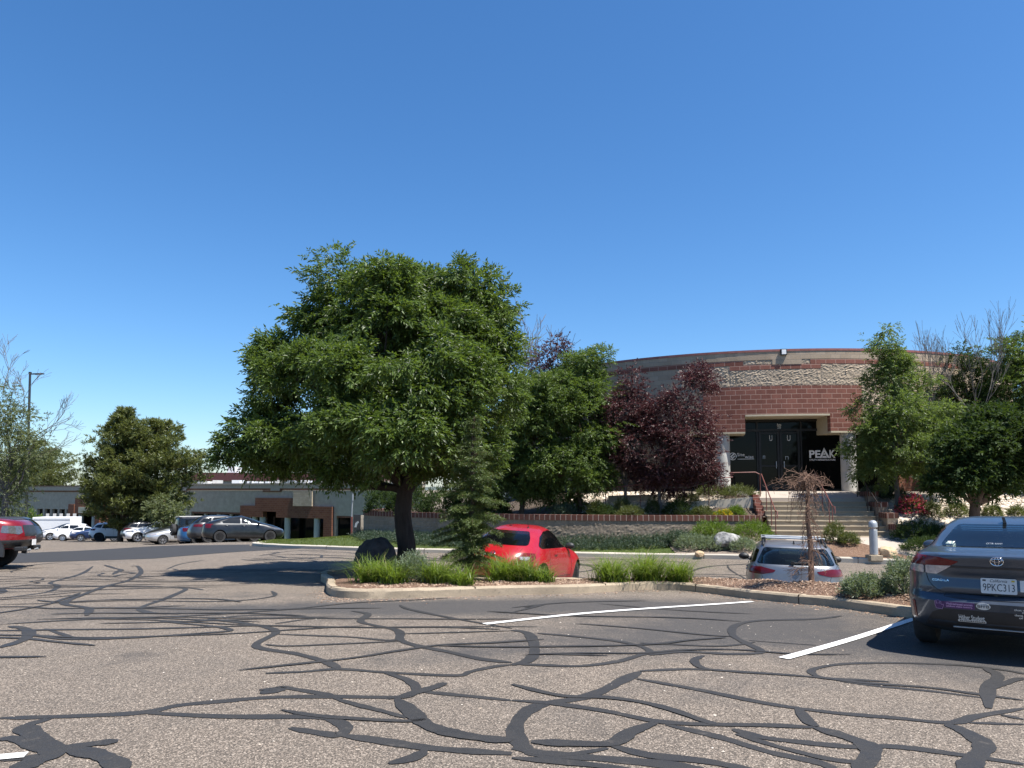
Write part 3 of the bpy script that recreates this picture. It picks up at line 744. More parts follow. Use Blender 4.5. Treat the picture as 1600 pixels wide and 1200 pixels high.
def wp(*a, **k): return inb(cpanel(*a, parent=None, **k))
T0, T1 = -1.75, 1.75
wp('coping', T0, T1, 7.16, 7.25, RB + .03, RB - .4, M['coping_red'])
wp('wall', T0, T1, 6.83, 7.158, RB + .012, RB - .3, M['beige_block'])
wp('wall', -.185, -.10, 6.62, 6.826, RB + .020, RB + .0125, M['beige_block'])
tA, tB, tC, tD = -.385, -.30, -.075, .02
wp('brick_band', T0, -.27, 6.63, 6.826, RB + .004, RB - .3, M['red_block'])
wp('brick_band', -.31, -.045, 6.43, 6.628, RB + .004, RB - .3, M['red_block'])
wp('brick_band', -.075, T1, 6.63, 6.826, RB + .005, RB - .3, M['red_block'])
wp('rough_block_wall', -.2699, -.0751, 6.63, 6.826, RB - .01, RB - .3, M['split_block'], dt=.0042, dz=.045, jit=.009)
wp('rough_block_wall', -.46, -.3101, 5.73, 6.628, RB - .012, RB - .3, M['split_block'], dt=.0042, dz=.045, jit=.011)
wp('rough_block_wall', -.3099, -.0451, 5.73, 6.428, RB - .012, RB - .3, M['split_block'], dt=.0042, dz=.045, jit=.011)
wp('rough_block_wall', -.0449, .9, 5.73, 6.628, RB - .012, RB - .3, M['split_block'], dt=.0042, dz=.045, jit=.011)
wp('rough_block_wall', .0762, .9, 3.8, 5.728, RB - .012, RB - .3, M['split_block'], dt=.0042, dz=.045, jit=.011)
wp('wall', T0, -.4601, 3.8, 6.628, RB - .012, RB - .3, M['beige_block'])
wp('wall', -.4599, -.3901, 3.8, 5.728, RB - .014, RB - .3, M['beige_block'])
wp('wall', .9001, T1, 3.8, 6.628, RB - .012, RB - .3, M['beige_block'])
# red block lintel with its raised middle
TL, TR = -.268, -.022
wp('brick_wall', -.39, .076, 4.57, 5.728, RB + .012, RB - .3, M['red_block'])
wp('brick_wall', -.39, TL, 3.87, 4.568, RB + .012, RB - .3, M['red_block'])
wp('brick_wall', TR, .076, 3.87, 4.568, RB + .012, RB - .3, M['red_block'])
# soffit and reveals in cream stucco
wp('soffit', TL + .001, TR - .001, 4.50, 4.568, RB + .02, RB - 1.75, M['cream_soffit'])
wp('soffit', -.50, TL - .0005, 3.80, 3.868, RB + .02, RB - 1.75, M['cream_soffit'])
wp('soffit', TR + .0005, .30, 3.80, 3.868, RB + .02, RB - 1.75, M['cream_soffit'])
wp('soffit', TL - .012, TL - .0006, 3.869, 4.566, RB - .31, RB - 1.75, M['cream_soffit'])
wp('soffit', TR + .0006, TR + .012, 3.869, 4.566, RB - .31, RB - 1.75, M['cream_soffit'])
# lower wall either side of the recess
wp('wall', T0, -.52, .3, 3.798, RB - .02, RB - .3, M['wall_block'])
wp('wall', .30, T1, .3, 3.798, RB - .02, RB - .3, M['wall_block'])
wp('brick_wall', .185, .30, .9, 2.1, RB + .03, RB - .3, M['red_block_far'])
# roof and core
mb = MB(); mb.lathe([(RB - .31, 7.0), (RB - .31, 7.05)], 'Z', (CX, CY, 0), 64)
inb(mb.build('roof', M['far_trim']))
mb = MB(); mb.lathe([(RB - 2.4, -.5), (RB - 2.4, 6.9)], 'Z', (CX, CY, 0), 48); inb(mb.build('inner_wall', M['black']))
# entrance frame of reference: u along the wall, v outwards
TE = -.147
P0 = Vector((*arc(TE), 0)); TU = Vector((math.cos(TE), math.sin(TE), 0)); NV = Vector((math.sin(TE), -math.cos(TE), 0))
RZE = TE
def E(u, v, z): return P0 + TU * u + NV * v + Vector((0, 0, z))
def uz(px, py, v):
    d = ray(px, py); k = ((P0 + NV * v).dot(NV)) / d.dot(NV); p = d * k
    return (p - P0).dot(TU), CAMZ + p.z
ZL = 1.45
VG = -1.55
def ebox(mb, u0, u1, v0, v1, z0, z1, mi=0): mb.box(E((u0 + u1) / 2, (v0 + v1) / 2, (z0 + z1) / 2), (u1 - u0, v1 - v0, z1 - z0), RZE, mi)
# dark glass front
mb = MB(); ebox(mb, -4.6, 5.2, VG - .06, VG - .03, ZL, 4.52)
m_, t_, n_, l_ = nt('entrance_glass')
out(t_, bsdf(t_, (.005, .0055, .0055), .04, 0, .12)); MATS['entrance_glass'] = m_
gl = inb(mb.build('glass_front', m_))
mb = MB(); ebox(mb, -4.7, 5.3, VG - .5, VG - .08, ZL - .6, 4.6)
inb(mb.build('inner_wall', M['black']))
fr = MB()
d0 = uz(1186, 720, VG)[0]; d1 = uz(1218.5, 720, VG)[0]; d2 = uz(1250, 720, VG)[0]
zt = uz(1218, 674, VG)[1]
for u in (-4.2, -3.2, d0 - .06, d2 + .06, d2 + 1.78, d2 + 3.1, d2 + 4.4): ebox(fr, u - .03, u + .03, VG - .028, VG + .05, ZL, 4.48)
ebox(fr, -4.6, 5.2, VG - .027, VG + .06, zt, zt + .10); ebox(fr, -4.6, 5.2, VG - .027, VG + .06, 4.40, 4.49); ebox(fr, -4.6, 5.2, VG - .027, VG + .055, ZL, ZL + .09)
inb(fr.build('window_frame', M['bronze_frame']))
for (a, b, hs) in ((d0, d1 - .01, 1), (d1 + .01, d2, 0)):
    db = MB()
    for u in (a, b - .09): ebox(db, u, u + .09, VG - .026, VG + .045, ZL + .095, zt - .01)
    for z in (ZL + .095, zt - .11, ZL + 1.02): ebox(db, a + .09, b - .09, VG - .026, VG + .04, z, z + (.2 if z < ZL + .3 else .07))
    dr = inb(db.build('door', M['bronze_frame']))
    hb = MB(); uu = b - .15 if hs else a + .15
    ebox(hb, uu - .015, uu + .015, VG + .06, VG + .09, ZL + .95, ZL + 1.25); ebox(hb, uu - .012, uu + .012, VG + .04, VG + .065, ZL + 1.0, ZL + 1.03); ebox(hb, uu - .012, uu + .012, VG + .04, VG + .065, ZL + 1.18, ZL + 1.21)
    h = hb.build('handle', M['grey_metal']); h.parent = dr
# columns
cols = []
for t in (-.3375, .0405):
    x, y = arc(t, RB - .35 + .02); mb = MB()
    mb.lathe([(.305, ZL - .25), (.305, 2.2), (.302, 2.21), (.302, 2.22), (.305, 2.23), (.305, 3.0), (.302, 3.01), (.305, 3.02), (.305, 3.799)], 'Z', (x, y, 0), 40)
    cols.append(inb(mb.build('column', M['column_concrete'], smooth=40)))
mb = MB(); u, z = uz(1368, 709, -.02); mb.box(E(u - .06, .02, z), (.12, .05, .14), RZE); 
x, y = arc(.0405, RB - .33); p = Vector((x, y, 0)) + (Vector((0, 0, 0)) - Vector((x, y, 0))).normalized() * .305
mb.bm.clear(); mb.box((p.x + .02, p.y, at(1368, 709, p.y).z), (.12, .04, .13), .3)
pb = mb.build('junction_box', M['black']); pb.parent = cols[1]
# wall light on the cornice
tl = -.152; x, y = arc(tl, RB + .055); mb = MB()
zl_ = at(1226, 550, y).z
mb.box((x, y, zl_), (.26, .085, .26), tl, 0, .02)
wl_ = inb(mb.build('wall_light', M['dark_metal']))
mb = MB(); x, y = arc(tl, RB + .105); mb.box((x, y, zl_), (.17, .02, .19), tl); w2 = mb.build('lens', M['white']); w2.parent = wl_
# lettering on the glass
m_, t_, n_, l_ = nt('vinyl_white'); out(t_, bsdf(t_, (.72, .72, .71), .5)); MATS['vinyl_white'] = m_
RE = Matrix(((TU.x, 0, NV.x), (TU.y, 0, NV.y), (0, 1, 0)))          # text x -> u, y -> up, z -> outwards
def sign_text(name, s, px, py, hpx, v=VG - .024, wpx=None, bold=0., shear=0., mat='vinyl_white'):
    u, z = uz(px, py, v); u1 = uz(px, py - hpx, v)[1] - z
    me = text_mesh(s, u1 / .70, bold, .002, 'CENTER', shear=shear)
    if wpx:
        w = uz(px + wpx / 2, py, v)[0] - uz(px - wpx / 2, py, v)[0]; xs = [q.co.x for q in me.vertices]; k = w / (max(xs) - min(xs)); c = (max(xs) + min(xs)) / 2
        for q in me.vertices: q.co.x = (q.co.x - c) * k
    o = link(name, me, M[mat]); o.matrix_world = Matrix.Translation(E(u, v, z)) @ RE.to_4x4(); return inb(o)
def upoly(mb, pts, v=VG - .024):
    q = [E(*(lambda a: (a[0], v, a[1]))(uz(p[0], p[1], v))) for p in pts]; mb.prism(q, NV * .004)
sign_text('lettering', 'PE', 1273.2, 710.2, 11.2, wpx=17.5, bold=.012)
sign_text('lettering', 'K', 1300.6, 709.8, 11.6, wpx=9.0, bold=.012)
mb = MB()
upoly(mb, [(1280.5, 715.6), (1287.4, 699.4), (1289.0, 703.2), (1283.6, 715.6)]); upoly(mb, [(1287.5, 699.4), (1296.6, 715.4), (1293.2, 715.4), (1286.6, 703.4)])
upoly(mb, [(1286.2, 710.6), (1288.0, 707.4), (1289.8, 710.6)]); upoly(mb, [(1284.4, 715.4), (1285.4, 712.4), (1291.0, 712.4), (1292.2, 715.4)])
inb(mb.build('lettering', M['vinyl_white']))
sign_text('lettering', 'UTILITY INFRASTRUCTURE', 1285, 718.6, 2.4, wpx=40.5, bold=.002)
sign_text('lettering', 'Site', 1157.6, 710.6, 5.0, wpx=11.6); sign_text('lettering', 'wise', 1170.6, 713.9, 4.6, wpx=13.4)
mb = MB(); upoly(mb, [(1152.4, 717.8), (1178, 717.4), (1178, 716.7), (1152.4, 717.1)])
for k in range(2):                                        # ring and S of the round emblem
    n = 26; A0 = .6 + k * math.pi; a = [A0 + (math.pi * .92) * i / n for i in range(n + 1)]
    pts = [(1145 + 5.9 * math.cos(x), 713.2 + 5.9 * math.sin(x)) for x in a] + [(1145 + 4.9 * math.cos(x), 713.2 + 4.9 * math.sin(x)) for x in a[::-1]]
    upoly(mb, pts)
upoly(mb, [(1141, 713.2), (1146.6, 708.2), (1148, 709.4), (1142.4, 714.4)]); upoly(mb, [(1141.2, 714.2), (1142.4, 713.2), (1144.4, 714.9), (1147.4, 711.6), (1148.6, 712.6), (1144.6, 716.8)])
upoly(mb, [(1147.6, 711.6), (1149.0, 712.8), (1143.4, 718.6), (1142.2, 717.6)])
inb(mb.build('emblem', M['vinyl_white']))
sign_text('lettering', 'Suite', 1217.4, 663.8, 2.8, v=VG - .024, wpx=6.4, bold=.003); sign_text('lettering', '220', 1217.4, 668.0, 3.6, wpx=5.4, bold=.004)
sign_text('lettering', 'U', 1204.4, 685, 9, wpx=4.6, mat='offwhite'); sign_text('lettering', 'U', 1232.4, 685, 9, wpx=5.2, mat='offwhite')  # pale U-shaped marks, one on each door
for (x0, y0, x1, y1) in ((1192, 712, 1195.5, 717), (1227, 713, 1232, 718)):
    mb = MB(); upoly(mb, [(x0, y1), (x0, y0), (x1, y0), (x1, y1), (x1 - .8, y1), (x1 - .8, y0 + .8), (x0 + .8, y0 + .8), (x0 + .8, y1)]); inb(mb.build('sticker', M['grey_metal']))

# ---- landing, steps, cheek walls
VL = 1.95; ul = uz(1188, 778, VL)[0]; ur = uz(1349, 778, VL)[0]; NR = 9; ZB = -.30; ZF = 1.19; RH = (ZF - ZB) / NR; TD = .30
mb = MB(); mb.prism([E(ul - .02, VG - .1, ZL - .9), E(ul - .02, VL, ZL - .9), E(ul - .02, VL, ZF), E(ul - .02, .3, ZL - .03), E(ul - .02, VG - .1, ZL)], TU * (ur - ul + .06))
for ua, ub in ((-4.6, ul - .03), (ur + .05, 5.2)): ebox(mb, ua, ub, VG - .1, .1, ZL - .9, ZL - .02)
lo = mb.build('landing', M['walk_concrete']); lo['kind'] = 'structure'
st = MB()
for i in range(NR - 1):
    z = ZF - (i + 1) * RH; v0 = VL + i * TD
    ebox(st, ul, ur + .12 * i * .3, v0, v0 + TD, -.9, z)
    ebox(st, ul, ur + .12 * i * .3, v0 + .002, v0 + TD + .022, z + .0015, z + .03)
o = st.build('staircase', M['step_concrete'], smooth=30)
tag(o, 'wide tan concrete steps climbing to the glass entrance', 'stairs')
ck = empty('cheek_wall', E(ul - .2, VL, 0), 0, 'small red block wall stepping down the left edge of the stairs', 'wall')
mb = MB()
for i in range(4):
    z1 = ZF + .12 - .2 * i; v0 = VL - .35 + .30 * i
    ebox(mb, ul - .26, ul - .012, v0, v0 + .299, -.5, z1)
o = mb.build('block_wall', M['red_block'], boxuv=True); o.parent = ck; o.matrix_parent_inverse = Matrix.Translation(ck.location).inverted()
ck = empty('cheek_wall', E(ur + .5, VL, 0), 0, 'dark stepped concrete wall with red caps beside the right edge of the stairs', 'wall')
mb = MB(); cp = MB()
for i in range(4):
    z1 = ZF + .18 - .37 * i; v0 = VL - .5 + .83 * i; uo = ur + .03 + .05 * i
    ebox(mb, uo + .02, uo + .36, v0, v0 + .829, -.7, z1 - .12); ebox(cp, uo - .01, uo + .40, v0 - .01, v0 + .83, z1 - .118, z1 + .06)
for b, nm, ma in ((mb, 'block_wall', 'wall_block'), (cp, 'cap', 'cap_block')):
    o = b.build(nm, M[ma], boxuv=True); o.parent = ck; o.matrix_parent_inverse = Matrix.Translation(ck.location).inverted()

# ---- retaining wall with its capping course
def wall_sweep(name, path, off0, off1, z0f, z1f, mat, dz=None, jit=0., sub=6):
    P = catmull([(p[0], p[1], 0) for p in path], sub); n = len(P); V = []; UV = []; F = []; L = 0
    nz = max(1, int((1.1) / dz)) if dz else 1; fr_ = []
    for i, p in enumerate(P):
        d = (P[min(i + 1, n - 1)] - P[max(i - 1, 0)]).normalized(); nr = Vector((d.y, -d.x, 0))
        if i: L += (P[i] - P[i - 1]).length
        fr_.append((p, nr, L))
    for (p, nr, L) in fr_:
        z0, z1 = z0f(p.x, p.y), z1f(p.x, p.y)
        for j in range(nz + 1):
            o = off0 + (abs(RNG.normal(0, jit)) if jit and 0 < j < nz else 0); q = p + nr * o; V.append((q.x, q.y, z0 + (z1 - z0) * j / nz)); UV.append((L, z0 + (z1 - z0) * j / nz))
        for z in (z1, z0): q = p + nr * off1; V.append((q.x, q.y, z)); UV.append((L, z))
    K = nz + 3
    for i in range(n - 1):
        for j in range(K): a = i * K + j; b = i * K + (j + 1) % K; F.append((a, a + K, b + K, b))
    me = mesh_np(name, V, F, UV)
    bm = bmesh.new(); bm.from_mesh(me); bm.verts.ensure_lookup_table()
    bm.faces.new([bm.verts[j] for j in range(K)]); bm.faces.new([bm.verts[(n - 1) * K + j] for j in range(K)][::-1])
    bmesh.ops.recalc_face_normals(bm, faces=bm.faces); bm.to_mesh(me); bm.free()
    return link(name, me, mat)
rw = empty('retaining_wall', (0, 27.95, -.5), 0, 'long curved grey block retaining wall with brown capping blocks below the planting bed', 'wall')
for o in (wall_sweep('block_wall', WALL, .0, -.28, lambda x, y: -1.1, lambda x, y: .37, M['wall_block'], .05, .008, 34),
          wall_sweep('cap', WALL, .035, -.31, lambda x, y: .372, lambda x, y: .575, M['cap_block'])):
    o.parent = rw; o.matrix_parent_inverse = Matrix.Translation(rw.location).inverted()
# low ramp wall by the left column
rwall = MB(); a = at(1080, 784, 28.7); b = at(1177, 776.5, 28.25)
rwall.prism([(a.x, a.y, a.z - .5), (b.x, b.y, b.z - .6), (b.x, b.y, b.z), (a.x, a.y, a.z)], (.06, .24, 0))
tag(rwall.build('ramp_wall', M['kerb_pale']), 'low pale concrete wall along the ramp, beside the small red block wall', 'wall')
a = at(950, 774.5, 30.2); b = at(1110, 770.5, 29.4); mb = MB()
mb.prism([(a.x, a.y, a.z - .5), (b.x, b.y, b.z - .6), (b.x, b.y, b.z), (a.x, a.y, a.z)], (.05, .3, 0))
tag(mb.build('kerb', M['kerb_pale']), kind='structure')

# ---- railings
def rail(pts, posts, mat, label, r=.020, extra=None):
    t = empty('handrail', pts[0], 0, label, 'railing'); inv = Matrix.Translation(Vector(pts[0])).inverted()
    mb = MB(); mb.tube(pts, r, 8); 
    for e in (extra or []): mb.tube(e, r * .8, 8)
    o = mb.build('rail', mat, smooth=50); o.parent = t; o.matrix_parent_inverse = inv
    for a, b in posts:
        mb = MB(); mb.tube([a, b], r * .85, 8); o = mb.build('post', mat, smooth=50); o.parent = t; o.matrix_parent_inverse = inv
def zst(v): return ZF - RH * max(0, min(NR, math.ceil((v - VL) / TD))) if v > VL else ZF
def stair_rail(u, v1, mat, label, ext=None, h=.9, end=True):
    top = [E(u, VL - .35, ZF + h), E(u, VL, ZF + h), E(u, v1, ZF + h - (v1 - VL) / TD * RH), E(u, v1 + .3, ZF + h - (v1 - VL) / TD * RH - .02)]
    if ext: top = ext + top
    posts = [(E(u, v, ZF + h - max(0, v - VL) / TD * RH), E(u, v, zst(v) - .02)) for v in (VL - .3, VL + .85 * 1, VL + 1.7, v1)]
    top.append(E(u, v1 + .32, ZF + h - (v1 - VL) / TD * RH - .25))
    rail(top, posts, mat, label)
stair_rail(ul + .06, VL + 2.4, M['rail_red'], 'dull red pipe handrail down the left edge of the steps', [E(ul - 1.05, VL - .3, ZF + .96), E(ul - .1, VL - .35, ZF + .98)])
um = uz(1275, 768, VL)[0]
stair_rail(um, VL + 2.1, M['rail_red'], 'rusty red handrail running down the middle of the steps behind the dead weeping tree')
stair_rail(ur - .12, VL + 1.9, M['rail_dark'], 'dark pipe handrail down the right edge of the steps below the right column')
pr = [(905, 768, 29.0), (946, 763, 28.4), (1000, 757, 28.2), (1057, 752, 28.2), (1107, 749, 28.2), (1145, 745.5, 28.3)]
tops = [at(*p) for p in pr]
rail(tops, [(t, Vector((t.x, t.y, zP(t.x, t.y) - .05))) for t in tops[:-1]], M['rail_red'], 'thin red railing on slim posts along the ramp under the purple plum trees', .02)

# ================================================================ FAR BUILDINGS
def far_building(Y, rot, label, name='commercial_building'):
    return empty(name, (0, Y, 0), 0, label, 'building')
YF = 81.0
fb = empty('commercial_building', (-26, YF, -3.6), 0, 'low grey stucco building with stepped brick entrance behind the charcoal hatchback', 'building')
def inf(o, r): o.parent = r; o.matrix_parent_inverse = Matrix.Translation(r.location).inverted(); return o
def fX(px, Y): return (px - 800) / FPX * Y * 1.0
def fZ(py, Y): return at(800, py, Y).z
FB = R(207)                                              # the facades face this bearing
FN = Vector((math.sin(FB), math.cos(FB), 0)); FT = Vector((-FN.y, FN.x, 0))
FP = {81.0: Vector((fX(440, 74), 74, 0)), 96.0: Vector((fX(95, 100), 100, 0))}
FR = {81.0: 74.0, 96.0: 100.0}
def fU(px, Y):
    d = ray(px, 790); d.z = 0; k = FP[Y].dot(FN) / d.dot(FN); return (d * k - FP[Y]).dot(FT)
def fW(u, out_, z, Y): return FP[Y] + FT * u + FN * out_ + Vector((0, 0, z))
def fbox(mb, x0, x1, y0, y1, dep, Y=YF, front=0., mi=0):
    """block whose front face fills that stretch of the facade"""
    U0, U1, Z1, Z0 = fU(x0, Y), fU(x1, Y), fZ(y0, FR[Y]), fZ(y1, FR[Y])
    mb.box(fW((U0 + U1) / 2, front - dep / 2, (Z0 + Z1) / 2, Y), (U1 - U0, dep, Z1 - Z0), math.atan2(FT.y, FT.x), mi)
def fpart(name, mat, boxes, root=None, Y=YF, **k):
    mb = MB()
    for b in boxes: fbox(mb, *b[:4], b[4], Y, b[5] if len(b) > 5 else 0.)
    return inf(mb.build(name, M[mat], boxuv=True), root or fb)
fpart('wall', 'far_stucco', [(255, 299, 766, 850, 9), (299, 379, 766, 802, 9), (379, 522, 766, 799, 9), (522, 526, 766, 850, 9), (526, 549, 766, 804, 9), (549, 660, 766, 850, 9)])
fpart('wall', 'far_trim', [(254, 661, 757, 763, .5, .18), (253, 662, 754.8, 757, .7, .28), (424, 438, 763, 766.8, .4, .17), (281, 292, 763, 766.8, .4, .17)])
fpart('brick_band', 'red_block_far', [(254.5, 660.5, 763.05, 765.8, .4, .1), (411, 439.5, 765.9, 768.4, .3, .11), (275, 291, 765.9, 768.4, .3, .11)])
fpart('brick_wall', 'red_block_far', [(402, 461, 778, 790.4, .6, .3), (379, 522, 790.5, 799.5, .6, .3), (379, 414, 799.6, 808.5, .6, .3), (435, 522, 799.6, 808.5, .6, .3), (379, 387, 808.6, 850, .6, .3), (509, 522, 808.6, 850, .6, .3)])
fpart('sunlit_stone_patch', 'split_block', [(461.5, 491, 767.5, 790.2, .5, .35)])  # pale raised panel standing in for a sunlit patch of rough wall
for a, b in ((395, 402), (407, 414), (445, 454), (491, 500)):
    mb = MB(); q = fW(fU((a + b) / 2, YF), -.05, 0, YF); mb.lathe([(.3, fZ(850, 74)), (.3, fZ(808.5, 74))], 'Z', q, 16); inf(mb.build('column', M['column_concrete'], smooth=40), fb)
fpart('glass_front', 'entrance_glass', [(380, 521, 799.2, 850, .1, -1.1)])
for i in range(4): fpart('window', 'entrance_glass', [(301 + i * 20, 317 + i * 20, 804, 850, .1, -.25)]); 
fpart('mullion', 'far_trim', [(299 + i * 20, 302 + i * 20, 802, 850, .3, -.02) for i in range(1, 4)])
fpart('window', 'entrance_glass', [(526.2, 548.8, 804, 850, .1, -.25)])
fpart('lintel', 'red_block_far', [(526.2, 548.8, 804.05, 807, .2, .0)]); fpart('lintel', 'red_block_far', [(301, 378, 802.05, 805, .2, .01)])
def rbox(mat, x0, x1, y0, y1, Y, dep, name='roof_unit', root=None):
    mb = MB(); X0, X1, Z1, Z0 = fX(x0, Y), fX(x1, Y), at(800, y0, Y).z, at(800, y1, Y).z; mb.box(((X0 + X1) / 2, Y + dep / 2, (Z0 + Z1) / 2), (X1 - X0, dep, Z1 - Z0))
    return inf(mb.build(name, M[mat]), fb)
rbox('roof_red', 285, 600, 738.5, 751, 112, 8, 'roof'); rbox('far_trim', 260, 620, 751.2, 770, 112.3, 7, 'wall')
for i in range(17):
    x = 300 + i * 16.5 + RT.uniform(-5, 5); h = RT.uniform(2.5, 6)
    if 345 < x < 362: continue
    rbox(RT.choice(('white', 'offwhite', 'grey_metal')), x, x + RT.uniform(4, 13), 755 - h, 757, 96 + RT.uniform(0, 5), 2)
rbox('white', 356, 368, 729, 742, 118, 3)
YW = 96.0
fw = empty('commercial_building', (-58, YW, -4.5), 0, 'low grey building with a row of tall dark windows beyond the pole', 'building')
fpart('wall', 'far_stucco', [(-40, 56, 768, 850, 9), (56, 128, 768, 795.5, 9), (128, 300, 768, 850, 9)], fw, YW)
fpart('wall', 'far_trim', [(-41, 301, 759.8, 766.5, .8, .2)], fw, YW)
fpart('brick_band', 'red_block_far', [(-40.5, 300.5, 766.6, 768.4, .4, .1)], fw, YW)
fpart('coping', 'roof_red', [(-42, 302, 758.6, 759.7, 1.0, .3)], fw, YW)
for i in range(7): fpart('window', 'entrance_glass', [(46.5 + i * 11.5 + 1.5, 46.5 + i * 11.5 + 10, 796, 850, .1, -.3)] if i else [(56.5, 56.9, 796, 850, .1, -.3)], fw, YW)
fpart('mullion', 'far_trim', [(56 + i * 11.5, 58.6 + i * 11.5, 795.6, 850, .4, .02) for i in range(7)], fw, YW)
fpart('brick_wall', 'red_block_far', [(123, 132, 787, 850, 1.5, 1.4), (132, 165, 778, 802, 1.5, 1.3), (165, 172, 787, 850, 1.5, 1.4)], fw, YW)
fpart('soffit', 'cream_soffit', [(139, 152, 791, 800, .2, 1.42)], fw, YW)
for a in (137, 158):
    mb = MB(); mb.lathe([(.33, fZ(850, 100)), (.33, fZ(802, 100))], 'Z', fW(fU(a, YW), .8, 0, YW), 14); inf(mb.build('column', M['column_concrete'], smooth=40), fw)
fpart('glass_front', 'entrance_glass', [(132.2, 164.8, 802, 850, .1, .02)], fw, YW)
# ================================================================ VEGETATION
def nrm(a): return a / np.maximum(np.linalg.norm(a, axis=-1, keepdims=True), 1e-9)
def leaf_quads(B, D, L, W, fold=None):
    """lens-shaped leaves: base B, direction D"""
    n = len(B); r = nrm(RNG.normal(0, 1, (n, 3)) + np.array([0, 0, .9])); S = nrm(np.cross(D, r)) * (W * .5)[:, None]
    Nn = nrm(np.cross(S, D)); mid = B + D * (L * .45)[:, None] + Nn * (L * .06)[:, None]; tip = B + D * L[:, None] - Nn * (L * .1)[:, None]
    V = np.stack([B, mid + S, tip, mid - S], 1).reshape(-1, 3)
    return V, np.arange(4 * n, dtype=np.int32).reshape(-1, 4)
def sprays(P, D, spec):
    """compound sprays of leaflets; spec: rachis length, leaflet length, width, pairs, droop"""
    lr, ll, lw, pairs, droop = spec; n = len(P); S = nrm(np.cross(D, RNG.normal(0, 1, (n, 3)) * .5 + np.array([0, 0, 1]))); Vs = []
    sc = RNG.uniform(.75, 1.25, n)
    conf = [((k + .4) / (pairs + .5), sd) for k in range(pairs) for sd in (-1, 1)] + [(1., 0)]
    for s, sd in conf:
        B = P + D * (lr * s * sc)[:, None] + np.array([0, 0, -1]) * (droop * lr * s * s * sc)[:, None]
        d = nrm(D * (.7 if sd else 1) + S * sd * .8 + np.array([0, 0, -droop]) + RNG.normal(0, .22, (n, 3)))
        V, _ = leaf_quads(B, d, ll * sc * RNG.uniform(.8, 1.2, n), lw * sc); Vs.append(V)
    V = np.concatenate(Vs); return V, np.arange(len(V), dtype=np.int32).reshape(-1, 4)
def sphere_dirs(n): return nrm(RNG.normal(0, 1, (n, 3)))
def crown_points(lobes, nclump, per, spread, shell=.78, inner=.28, gap=.0):
    """clumps on the lobes' outsides, sprays scattered round each clump"""
    C = np.array([l[0] for l in lobes], float); Rr = np.array([l[1] for l in lobes], float)
    w = (Rr[:, 0] * Rr[:, 2]); w = w / w.sum(); pc = []; dc = []
    tries = 0
    while len(pc) < nclump and tries < 40:
        tries += 1; k = RNG.choice(len(C), nclump, p=w); d = sphere_dirs(nclump)
        rad = np.where(RNG.random(nclump) < inner, RNG.uniform(.35, shell, nclump), RNG.uniform(shell, 1.02, nclump))
        P = C[k] + d * Rr[k] * rad[:, None]
        q = ((P[:, None, :] - C[None]) / Rr[None]); dist = np.linalg.norm(q, axis=-1); dist[np.arange(nclump), k] = 9
        ok = (dist.min(1) > .62) | (RNG.random(nclump) < .12)
        if gap:
            f = np.sin(P[:, 0] * 1.9 + 1.3 * P[:, 2]) * np.sin(P[:, 1] * 1.7 + .6) * np.sin(P[:, 2] * 2.3 + P[:, 0] * .8)
            ok &= f < gap
        for p, dd in zip(P[ok], d[ok]):
            pc.append(p); dc.append(dd)
            if len(pc) >= nclump: break
    pc = np.array(pc); dc = np.array(dc); n = len(pc); k = np.repeat(np.arange(n), per)
    off = RNG.normal(0, 1, (n * per, 3)) * spread * np.array([1, 1, .6]); P = pc[k] + off
    D = nrm(dc[k] * .8 + nrm(off) * .7 + np.array([0, 0, -.12]) + RNG.normal(0, .3, (n * per, 3)))
    return P, D, pc
def limb_path(a, b, sag=.12, n=6, wob=.06):
    a, b = Vector(a), Vector(b); L = (b - a).length; pts = []
    o = Vector((RT.uniform(-1, 1), RT.uniform(-1, 1), 0)) * wob * L
    for i in range(n + 1):
        t = i / n; p = a.lerp(b, t) + Vector((0, 0, -sag * L * math.sin(math.pi * t) * .6)) + o * math.sin(math.pi * t) + Vector((RT.uniform(-1, 1), RT.uniform(-1, 1), RT.uniform(-1, 1))) * .012 * L * (0 < i < n)
        pts.append(p)
    return pts
def px_lobes(Y, L, k=.93):
    o = []
    for l in L:
        px, py, r = l[:3]; dy = l[3] if len(l) > 3 else 0; c = at(px, py, Y + dy); rr = k * r * (Y + dy) / FPX
        o.append((tuple(c), (rr, rr * (l[4] if len(l) > 4 else 1.0), rr * .92)))
    return o
def keep(o, root): o.parent = root; o.matrix_parent_inverse = Matrix.Translation(root.location).inverted(); return o
def sub_lobes(lobes, n, f):
    """smaller leaf masses standing out from each big one, so the crown breaks into clumps"""
    o = []
    for c, r in lobes:
        for k in range(n):
            d = sphere_dirs(1)[0]; d[2] = d[2] * .8 + .18; d /= np.linalg.norm(d); q = f * RNG.uniform(.75, 1.25)
            o.append((tuple(np.array(c) + d * np.array(r) * (1.04 - q * .75)), (r[0] * q, r[1] * q, r[2] * q * .72)))
    return o
